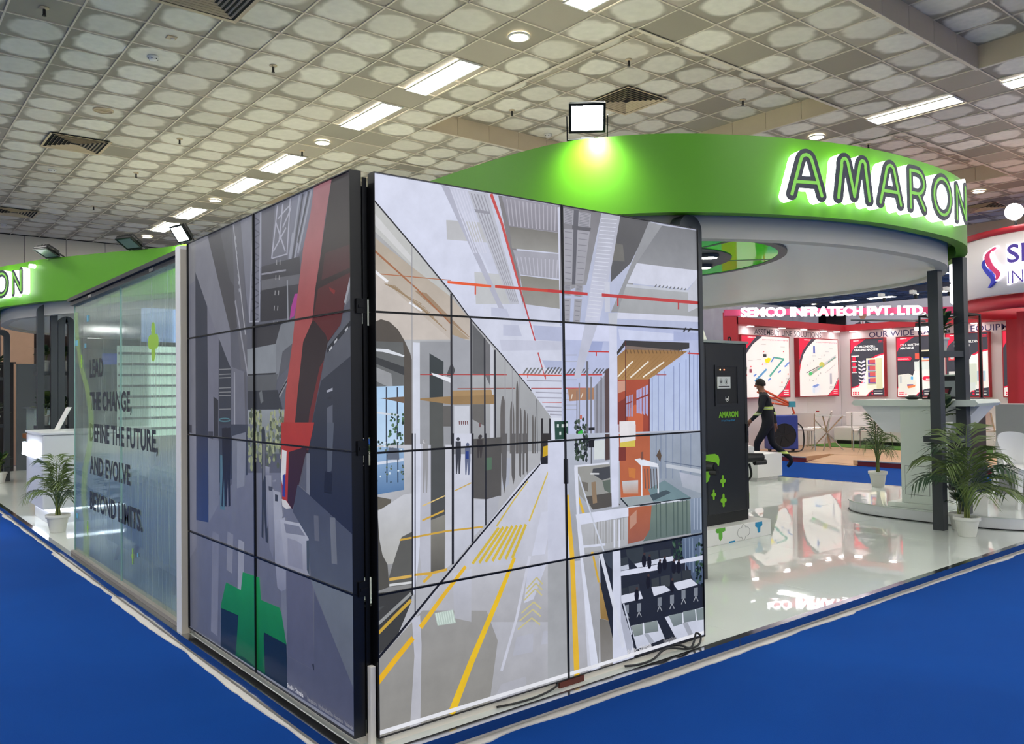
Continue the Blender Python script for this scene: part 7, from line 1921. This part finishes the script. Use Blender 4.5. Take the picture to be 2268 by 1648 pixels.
def wrap_text(body, ang0, width, z, cap, off):
    o = fit_text('lettering_halo', body, width, cap, M_GLOWW, (0, 0, 0), (1, 0, 0), (0, 1, 0), t, offset=off + .02, extrude=.06)
    o2 = fit_text('lettering', body, width, cap, mat('violet_letter', (84, 60, 170), .5), (0, 0, .065), (1, 0, 0), (0, 1, 0), t, offset=off)
    for ob in (o, o2):
        for v in ob.data.vertices:
            v.co = Vector(on_cyl(ang0 + v.co.x / CR, z + v.co.y, CR + .01 + v.co.z))
A0 = 2.585
wrap_text('SEMCO', A0 + .30, 1.45, 3.43, .29, .02)
wrap_text('INFRATECH', A0 + .30, 1.45, 3.10, .20, -.01)
def ribbon(pts, w, m_, name, off):
    P = catmull(pts, 6, False); g = MB(); n = len(P)
    for i in range(n - 1):
        f = lambda k: math.sin(PI * (k + .6) / (n + .2)) ** .7 * w
        a, b = P[i], P[i + 1]
        qs = [(a[0] - f(i) / 2, a[1]), (a[0] + f(i) / 2, a[1]), (b[0] + f(i + 1) / 2, b[1]), (b[0] - f(i + 1) / 2, b[1])]
        g.add([on_cyl(A0 + .05 + q[0] / CR, 3.08 + q[1] * .8, CR + off) for q in qs] + [on_cyl(A0 + .05 + q[0] / CR, 3.08 + q[1] * .8, CR + .005) for q in qs], [(0, 1, 2, 3), (4, 5, 6, 7), (0, 1, 5, 4), (1, 2, 6, 5), (2, 3, 7, 6), (3, 0, 4, 7)])
    g.build(name, m_, t)
ribbon([(.30, .84), (.12, .72), (.16, .48), (.32, .30), (.28, .12)], .19, M_GLOWW, 'swirl_halo', .04)
ribbon([(.28, .82), (.12, .68), (.17, .46), (.31, .27), (.29, .14)], .12, mat('pink_enamel', (236, 60, 120), .5), 'pink_swirl', .05)
ribbon([(.06, .60), (.04, .48), (.14, .30), (.23, .14), (.13, .0)], .10, mat('blue_enamel', (50, 60, 190), .5), 'blue_swirl', .052)
g = MB(); 
for (a, z0, z1) in ((.47, 3.08, 3.74),): g.add([on_cyl(A0 + .05 + x / CR, z, CR + n) for n in (.005, .04) for x, z in ((a, z0), (a + .025, z0), (a + .025, z1), (a, z1))], [(0, 1, 2, 3), (4, 5, 6, 7), (0, 1, 5, 4), (1, 2, 6, 5), (2, 3, 7, 6), (3, 0, 4, 7)])
g.build('divider_bar', M_GLOWW, t)
for (z, w) in ((3.52, .3), (3.14, .3)):
    for k in range(4):
        g = MB()
        an = A0 - .42 - k * .22
        g.add([on_cyl(an + x / CR, zz, CR + n) for n in (.005, .09) for x, zz in ((0, z - .15), (.2, z - .15), (.2, z + .17), (0, z + .17))], [(0, 1, 2, 3), (4, 5, 6, 7), (0, 1, 5, 4), (1, 2, 6, 5), (2, 3, 7, 6), (3, 0, 4, 7)])
        g.build('side_lettering', M_GLOWW, t)
for an in (A0 + 1.2, A0 + 2.6, A0 - 1.6):
    g = MB(); x, y, z = on_cyl(an, 0, CR - .25); g.box(x - .14, x + .14, y - .14, y + .14, SZ + .001, 2.72); g.build('column', M_RED, t)
t = thing('red_column', 'square red column carrying the round white header', 'column', (13.95, 2.28, SZ + .0005))
g = MB(); g.box(-.2, .2, -.2, .2, 0, 2.61); g.build('shaft', M_RED, t); g = MB(); g.box(-.24, .24, -.24, .24, 0, .08); g.build('foot', M_MAROON, t)
t = thing('arm_floodlight', 'lit floodlight on a slim arm under the round header', 'floodlight', (13.2, 3.75, 2.62))
g = MB(); g.tube([(-.9, .9, .05), (0, 0, 0)], .02, 8); g.build('arm', M_GREYP, t); g = MB(); g.box(-.14, .14, -.12, .12, -.11, -.03); g.build('housing', M_BLACKM, t, bevel=.01); g = MB(); g.box(-.17, .12, -.11, .11, -.16, -.111); g.build('lamp_glass', M_WALLSPOT, t)
t = thing('round_spot', 'round white spot lamp above the red header band', 'lamp', (12.90, 2.17, 4.25))
g = MB(); g.lathe([(.13, -.02), (.13, .05), (.06, .09)], n=20, axis='x'); g.v = [(-x, y, z) for x, y, z in g.v]; g.build('lens', M_WALLSPOT, t); g = MB(); g.tube([(.05, 0, 0), (.04, 0, -.2195)], .02, 8); g.build('stem', M_BLACKM, t)

# ---- chairs and table on the wood floor
M_CHROME = mat('chrome_tube', (190, 188, 184), .18, metal=1.0)
M_VINYL = mat('white_vinyl', (228, 222, 220), .4)
def visitor_chair():
    t = thing('visitor_chair', 'white padded visitor chair', 'chair')
    g = MB(); g.box(-.23, .23, -.22, .22, .42, .47); g.build('seat', M_VINYL, t, bevel=.02, segs=3)
    g = MB(); g.hexa([(-.22, .20, .52), (.22, .20, .52), (.22, .235, .52), (-.22, .235, .52)], [(-.21, .29, .82), (.21, .29, .82), (.21, .325, .82), (-.21, .325, .82)]); g.build('backrest', M_VINYL, t, bevel=.015, segs=3)
    for s in (-1, 1):
        g = MB(); g.tube([(s * .235, -.22, 0), (s * .235, -.20, .42), (s * .235, -.18, .44), (s * .235, .20, .44)], .012, 8); g.build('leg', M_CHROME, t)
        g = MB(); g.tube([(s * .235, .26, 0), (s * .235, .19, .42), (s * .235, .22, .52), (s * .225, .31, .80)], .012, 8); g.build('leg', M_CHROME, t)
    return t
vc = visitor_chair()
spots = [(14.62, 7.10, 2.25, 'white padded visitor chair nearest the blue fan unit'), (15.6, 7.30, 3.6, 'white padded visitor chair behind the round glass table'), (15.15, 5.95, -1.0, 'white padded visitor chair beside the table, turned side on'), (16.0, 6.15, -1.9, 'white padded visitor chair in front of the white bench'), (16.2, 4.55, 1.55, 'white padded visitor chair under the welding poster'), (16.2, 3.95, 1.55, 'white padded visitor chair next to the red column')]
for i, (x, y, a, lb) in enumerate(spots):
    o = vc if i == 0 else dup(vc)
    o.location = (x, y, SZ + (.0005 if x < 15.7 else .013)); o.rotation_euler = (0, 0, a); o['label'] = lb
t = thing('glass_table', 'round glass table on crossed chrome legs between white chairs', 'table', (14.95, 6.70, SZ + .0005))
g = MB(); g.lathe([(.40, .74), (.40, .752)], n=32); g.build('glass_top', M_CLEAR, t)
for k in range(4):
    a = k * PI / 2 + .3; g = MB(); g.tube([(.34 * math.cos(a), .34 * math.sin(a), 0), (-.34 * math.cos(a), -.34 * math.sin(a), .739)], .014, 8); g.build('leg', M_CHROME, t)
t = thing('paper_cup', 'red and white paper cup on the round glass table', 'cup', (14.85, 6.85, SZ + .753))
g = MB(); g.lathe([(.026, 0), (.034, .085), (.032, .085), (.024, .004)], n=16, cap=False); g.build('cup', M_WHITEPLASTIC, t); g = MB(); g.lathe([(.0345, .07), (.0365, .095), (.034, .095)], n=16, cap=False); g.build('red_rim', M_RED, t)
t = thing('bench', 'long low white bench against the white booth wall', 'bench', (16.72, 5.2, SZ + .0130))
g = MB(); g.box(0, .6, 0, 2.35, .08, .40); g.build('seat_box', M_VINYL, t, bevel=.02); g = MB(); g.box(.55, .75, 0, 2.35, .40, .74); g.build('backrest', M_VINYL, t, bevel=.03, segs=3); g = MB(); g.box(.05, .7, .05, 2.3, 0, .079); g.build('base', M_CABD, t)

# ---- blue fan unit with orange frame
M_BLUEU = mat('blue_enamel_unit', (38, 58, 140), .4); M_ORANGE = mat('orange_frame', (214, 86, 46), .4); M_TEAL = mat('teal_clamp', (60, 150, 170), .4)
t = thing('fan_unit', 'blue wheeled fan unit with black fan and orange handle frame', 'fan unit', (13.85, 7.12, SZ + .0005), rz=-.65)
g = MB(); g.box(-.3, .3, -.2, .2, .06, .78); g.build('housing', M_BLUEU, t, bevel=.02)
g = MB(); g.lathe([(.25, -.215), (.25, -.2005), (.22, -.2005)], c=(0, 0, .36), n=28, axis='y', cap=False); g.lathe([(.001, -.204), (.25, -.204)], c=(0, 0, .36), n=28, axis='y', cap=False); g.build('fan_ring', M_BLACK, t)
for k in range(6):
    a = k * PI / 3; g = MB(); g.hexa([(.05 * math.cos(a) - .02, -.214, .36 + .05 * math.sin(a)), (.05 * math.cos(a) + .02, -.214, .36 + .05 * math.sin(a)), (.05 * math.cos(a) + .02, -.206, .36 + .05 * math.sin(a)), (.05 * math.cos(a) - .02, -.206, .36 + .05 * math.sin(a))], [(.22 * math.cos(a + .3) - .05, -.216, .36 + .22 * math.sin(a + .3)), (.22 * math.cos(a + .3) + .05, -.216, .36 + .22 * math.sin(a + .3)), (.22 * math.cos(a + .3) + .05, -.208, .36 + .22 * math.sin(a + .3)), (.22 * math.cos(a + .3) - .05, -.208, .36 + .22 * math.sin(a + .3))]); g.build('fan_blade', M_CABD, t)
g = MB(); g.tube([(-.3, 0, .78), (-.28, 0, 1.05), (.24, 0, .98), (.3, 0, .80)], .022, 8); g.tube([(-.55, 0, 1.42), (.22, 0, 1.02)], .024, 8); g.tube([(-.5, 0, 1.28), (.2, 0, .99)], .02, 8); g.build('handle_frame', M_ORANGE, t)
g = MB(); g.box(.17, .31, -.05, .05, .95, 1.07); g.build('clamp', M_TEAL, t)
for s in (-1, 1):
    g = MB(); g.lathe([(.06, -.02), (.06, .02)], c=(s * .25, 0, .06), n=16, axis='x'); g.build('wheel', M_BLACK, t)
g = MB(); g.tube(catmull([(.3, -.1, .62), (.42, -.12, .5), (.44, -.14, .22), (.36, -.2, .04), (.1, -.28, .015), (-.3, -.3, .015), (-.6, -.22, .02)], 8, False), .014, 8); g.build('hose', M_CABLE, t)

# ================================================================ what stands behind the booth
M_SHEET = mat('grey_plastic_sheet', (150, 148, 162), .3, noise=.2, nscale=3, bump=.8)
t = thing('plastic_screen', 'crinkled grey plastic sheet hung behind the assembly line wall', 'plastic sheet', (12.6, 10.2, 0))
g = MB(); n = 40; vs = [(k * .2, .05 * math.sin(k * 1.7) + .03 * math.sin(k * 4.1), 0) for k in range(n + 1)]
g.add(vs + [(x, y, 3.75) for x, y, z in vs], [(k, k + 1, n + 2 + k, n + 1 + k) for k in range(n)]); g.build('sheet', M_SHEET, t, smooth=True); g = MB(); g.box(0, 8, .1, .16, 3.7, 3.78); g.build('rail', M_BLACKM, t)
M_BANNER = mat('pale_lilac_banner', (206, 206, 222), .5)
t = thing('portrait_banner', 'pale lilac banner with a man in a dark suit and product pictures', 'banner', (20.2, 9.1, 0))
g = MB(); g.box(0, .06, -6.5, 0, 0, 3.75); bn = g.build('board', M_BANNER, t)
def on_banner(pts, c, name, i=0): 
    g = MB(); g.add([(-.001 - .001 * i, -a, z) for a, z in pts], [tuple(range(len(pts)))]); g.build(name, pmat(c, .05), bn)
on_banner([(.05, 2.5), (.0, 3.75), (.02, 2.4), (.02, 2.4)][:3], (70, 72, 80), 'edge_print')
on_banner([(.15, 2.6), (.15, 3.05), (.25, 3.2), (.45, 3.28), (.55, 3.28), (.75, 3.2), (.86, 3.05), (.9, 2.6)], (52, 56, 72), 'suit_print')
on_banner([(.42, 3.3), (.5, 3.0), (.58, 3.3)], (225, 225, 230), 'shirt_print', 1); on_banner([(.485, 3.26), (.515, 3.26), (.525, 3.02), (.5, 2.98), (.475, 3.02)], (170, 60, 70), 'tie_print', 2)
on_banner(ellp(.5, 3.47, .115, .155), (176, 132, 112), 'face_print', 1); on_banner([(.385, 3.5), (.39, 3.6), (.44, 3.65), (.56, 3.65), (.61, 3.6), (.615, 3.5), (.58, 3.58), (.42, 3.58)], (90, 84, 84), 'hair_print', 2)
for (a, b) in ((.30, 2.62), (.62, 2.62)): on_banner(rect(a, a + .22, b, b + .28), (214, 216, 224), 'booklet_print', 3)
for k, c in enumerate(((60, 150, 130), (52, 60, 70), (120, 124, 132), (60, 150, 130))): on_banner([(2.0 + k * .5, 2.75), (2.12 + k * .5, 2.72), (2.14 + k * .5, 3.05), (2.0 + k * .5, 3.12)], c, 'product_print', 1)
for k in range(5):
    t = thing('track_spot', 'small white track spotlight above the pale lilac banner', 'lamp', (20.05, 8.0 - k * .85, 3.7505), group='track spots on the banner')
    g = MB(); g.box(.15, .21, -.03, .03, 0, .12); g.build('bracket', M_BLACKM, t)
    g = MB(); g.box(-.08, .14, -.05, .05, .1205, .22); g.build('lamp_head', M_WHITEPLASTIC, t, bevel=.01)
# plain booth blocks farther down the hall
t = thing('distant_booth', 'dark distant booth wall beyond the round white header', 'booth wall', (26, -3.5, 0))
g = MB(); g.box(0, .2, 0, 11, 0, 3.2); g.build('wall_panel', M_BROWN, t); g = MB(); g.box(-.05, -.001, 0, 11, 2.9, 3.1); g.build('band', M_GREYP, t)

# ================================================================ man walking away in dark work clothes
M_CLOTH = mat('navy_workwear', (20, 23, 30), .85)
M_SKIN = mat('skin', (142, 98, 76), .6)
M_HAIR = mat('black_hair', (22, 19, 18), .7)
M_SHOE = mat('black_shoe', (14, 14, 16), .5)
M_REFLEX = mat('lime_reflective_band', (206, 226, 110), .4)
M_SILVERB = mat('silver_reflective_band', (196, 200, 196), .35)
man = thing('person', 'man in navy work suit with lime reflective bands, striding away', 'person', (11.22, 5.66, 0))
HD = Vector((-.50, .866, 0)).normalized()           # walking direction
RT = Vector((HD.y, -HD.x, 0))                       # his right
def J(f, r, z): return tuple(HD * f + RT * r + Vector((0, 0, z)))
V = {'pelvis': (J(0, 0, .86), .125), 'waist': (J(.02, 0, .98), .118), 'chest': (J(.06, 0, 1.18), .135), 'upper': (J(.08, 0, 1.31), .115), 'neck': (J(.10, 0, 1.385), .052), 'skull0': (J(.125, 0, 1.45), .066), 'skull1': (J(.135, 0, 1.53), .078), 'skull2': (J(.13, 0, 1.585), .055),
     'lsh': (J(.07, -.155, 1.31), .066), 'lel': (J(.12, -.225, 1.06), .048), 'lwr': (J(.28, -.20, .90), .036), 'lhd': (J(.335, -.185, .85), .035),
     'rsh': (J(.07, .155, 1.31), .066), 'rel': (J(-.06, .225, 1.06), .048), 'rwr': (J(-.10, .215, .83), .036), 'rhd': (J(-.095, .21, .765), .035),
     'lhip': (J(0, -.085, .82), .095), 'lkn': (J(.21, -.09, .47), .064), 'lan': (J(.20, -.09, .10), .045), 'lft': (J(.23, -.09, .045), .042), 'ltoe': (J(.36, -.095, .038), .036),
     'rhip': (J(0, .085, .82), .095), 'rkn': (J(-.05, .09, .46), .064), 'ran': (J(-.36, .09, .21), .045), 'rft': (J(-.375, .09, .15), .042), 'rtoe': (J(-.30, .095, .045), .034)}
E_ = [('pelvis', 'waist'), ('waist', 'chest'), ('chest', 'upper'), ('upper', 'neck'), ('neck', 'skull0'), ('skull0', 'skull1'), ('skull1', 'skull2'), ('upper', 'lsh'), ('lsh', 'lel'), ('lel', 'lwr'), ('lwr', 'lhd'), ('upper', 'rsh'), ('rsh', 'rel'), ('rel', 'rwr'), ('rwr', 'rhd'), ('pelvis', 'lhip'), ('lhip', 'lkn'), ('lkn', 'lan'), ('lan', 'lft'), ('lft', 'ltoe'), ('pelvis', 'rhip'), ('rhip', 'rkn'), ('rkn', 'ran'), ('ran', 'rft'), ('rft', 'rtoe')]
def fingers(side):
    """five short chains rooted in the palm"""
    hand = Vector(V[side + 'hd'][0]); wr = Vector(V[side + 'wr'][0]); d = (hand - wr).normalized()
    s = d.cross(RT).normalized()
    for k in range(4):
        o = s * (.024 - .016 * k); ln = (.07, .08, .075, .06)[k]
        V['%sf%da' % (side, k)] = (tuple(hand + d * .025 + o), .0095); V['%sf%db' % (side, k)] = (tuple(hand + d * (.025 + ln * .55) + o - RT * (.008 if side == 'r' else -.008)), .0085); V['%sf%dc' % (side, k)] = (tuple(hand + d * (.02 + ln) + o - RT * (.024 if side == 'r' else -.024)), .007)
        E_.extend([(side + 'hd', '%sf%da' % (side, k)), ('%sf%da' % (side, k), '%sf%db' % (side, k)), ('%sf%db' % (side, k), '%sf%dc' % (side, k))])
    V[side + 'tha'] = (tuple(hand + s * .038 + d * .01), .010); V[side + 'thb'] = (tuple(hand + s * .052 + d * .045), .008)
    E_.extend([(side + 'hd', side + 'tha'), (side + 'tha', side + 'thb')])
fingers('l'); fingers('r')
names = list(V)
me = bpy.data.meshes.new('body'); me.from_pydata([V[k][0] for k in names], [(names.index(a), names.index(b)) for a, b in E_], [])
bo = bpy.data.objects.new('body', me); COL.objects.link(bo)
sk = bo.modifiers.new('skin', 'SKIN'); sk.use_smooth_shade = True
for i, k in enumerate(names):
    r_ = V[k][1]; wide = {'chest': 1.32, 'upper': 1.45, 'waist': 1.2, 'pelvis': 1.22}.get(k, 1.0)
    me.skin_vertices[0].data[i].radius = (r_ * wide, r_) if wide > 1 else (r_, r_)
    me.skin_vertices[0].data[i].use_root = (k == 'pelvis')
sb = bo.modifiers.new('subsurf', 'SUBSURF'); sb.levels = 2; sb.render_levels = 2
dg = bpy.context.evaluated_depsgraph_get(); dg.update()
bme = bpy.data.meshes.new_from_object(bo.evaluated_get(dg)); bpy.data.objects.remove(bo, do_unlink=True)
bme.name = 'body'; bme.materials.clear()
for m_ in (M_CLOTH, M_SKIN, M_SHOE): bme.materials.append(m_)
wrl, wrr = Vector(V['lwr'][0]), Vector(V['rwr'][0])
for p in bme.polygons:
    c = p.center; p.use_smooth = True
    if c.z > 1.395: p.material_index = 1
    elif c.z < .085 or (c - Vector(V['rft'][0])).length < .13 and c.z < .19: p.material_index = 2
    elif (c - Vector(V['lhd'][0])).length < .13 and (c - wrl).dot(Vector(V['lhd'][0]) - wrl) > 0 and c.z < .92: p.material_index = 1
    elif (c - Vector(V['rhd'][0])).length < .13 and (c - wrr).dot(Vector(V['rhd'][0]) - wrr) > 0 and c.z < .86: p.material_index = 1
ob = bpy.data.objects.new('body', bme); COL.objects.link(ob); ob.parent = man
# head details: hair, ears, nose, eyes, mouth (the head is turned to his left)
FD = (HD * .72 - RT * .69).normalized(); SD = Vector((FD.y, -FD.x, 0)); hc = Vector(V['skull1'][0]) + Vector((0, 0, .01))
g = MB(); vs = []; fs = []; n, m2 = 16, 8
for i in range(m2 + 1):
    th = PI * .60 * i / m2
    for k in range(n):
        a = 2 * PI * k / n; d = FD * (math.sin(th) * math.cos(a)) + SD * (math.sin(th) * math.sin(a)) + Vector((0, 0, math.cos(th)))
        f_ = max(0, math.cos(a)); rr_ = .098 if not (f_ > .55 and th > 1.0) else .070
        vs.append(tuple(hc + Vector((d.x * rr_ * 1.02, d.y * rr_ * 1.02, d.z * rr_ * 1.05))))
for i in range(m2):
    for k in range(n): a = i * n + k; b = i * n + (k + 1) % n; fs.append((a, b, b + n, a + n))
g.add(vs, fs); g.build('hair', M_HAIR, man, smooth=True)
g = MB()
for s in (-1, 1): g.ball(tuple(hc + SD * s * .080 + Vector((0, 0, -.03))), .022, 8, 6, .6, .6, 1.2)
g.tube([tuple(hc + FD * .070 + Vector((0, 0, -.015))), tuple(hc + FD * .100 + Vector((0, 0, -.045))), tuple(hc + FD * .074 + Vector((0, 0, -.055)))], [.008, .014, .010], 7); g.build('ears_and_nose', M_SKIN, man, smooth=True)
g = MB()
for s in (-1, 1): g.ball(tuple(hc + FD * .072 + SD * s * .030 + Vector((0, 0, -.012))), .009, 8, 6)
g.build('eyes', mat('dark_eye', (30, 22, 20), .3), man, smooth=True)
g = MB(); g.tube([tuple(hc + FD * .070 - SD * .022 + Vector((0, 0, -.078))), tuple(hc + FD * .080 + Vector((0, 0, -.076))), tuple(hc + FD * .070 + SD * .022 + Vector((0, 0, -.078)))], .005, 6); g.build('mouth', mat('lips', (118, 66, 58), .5), man)
# reflective bands wrapped around chest and sleeves, by widening slices of the body surface
def band(z0, z1, test, name, m_, grow=.006):
    bm = bmesh.new(); bm.from_mesh(bme)
    for z, n_ in ((z0, (0, 0, 1)), (z1, (0, 0, -1))):
        geo = bm.verts[:] + bm.edges[:] + bm.faces[:]
        bmesh.ops.bisect_plane(bm, geom=geo, plane_co=(0, 0, z), plane_no=n_, clear_inner=True)
    bmesh.ops.delete(bm, geom=[f for f in bm.faces if not test(f.calc_center_median())], context='FACES')
    bm.normal_update()
    for v in bm.verts: v.co += v.normal * grow
    mm = bpy.data.meshes.new(name); bm.to_mesh(mm); bm.free(); mm.materials.clear(); mm.materials.append(m_)
    for p in mm.polygons: p.material_index = 0
    o = bpy.data.objects.new(name, mm); COL.objects.link(o); o.parent = man
def torso(c): return abs((c - Vector(J(.06, 0, c.z))).dot(RT)) < .185
band(1.085, 1.135, torso, 'chest_band', M_REFLEX); band(1.102, 1.118, torso, 'chest_band_core', M_SILVERB, .008)
band(.985, 1.03, lambda c: not torso(c), 'sleeve_band', M_REFLEX); band(1.0, 1.015, lambda c: not torso(c), 'sleeve_band_core', M_SILVERB, .008)
band(.285, .325, lambda c: True, 'trouser_band', M_REFLEX)
bk = Vector(J(.06, 0, 0)) - HD * .165
fit_text('back_lettering', 'Hilcom', .26, .05, M_SILVERB, tuple(bk - RT * .13 + Vector((0, 0, 1.16))), tuple(RT), (0, 0, 1), man, offset=.01)
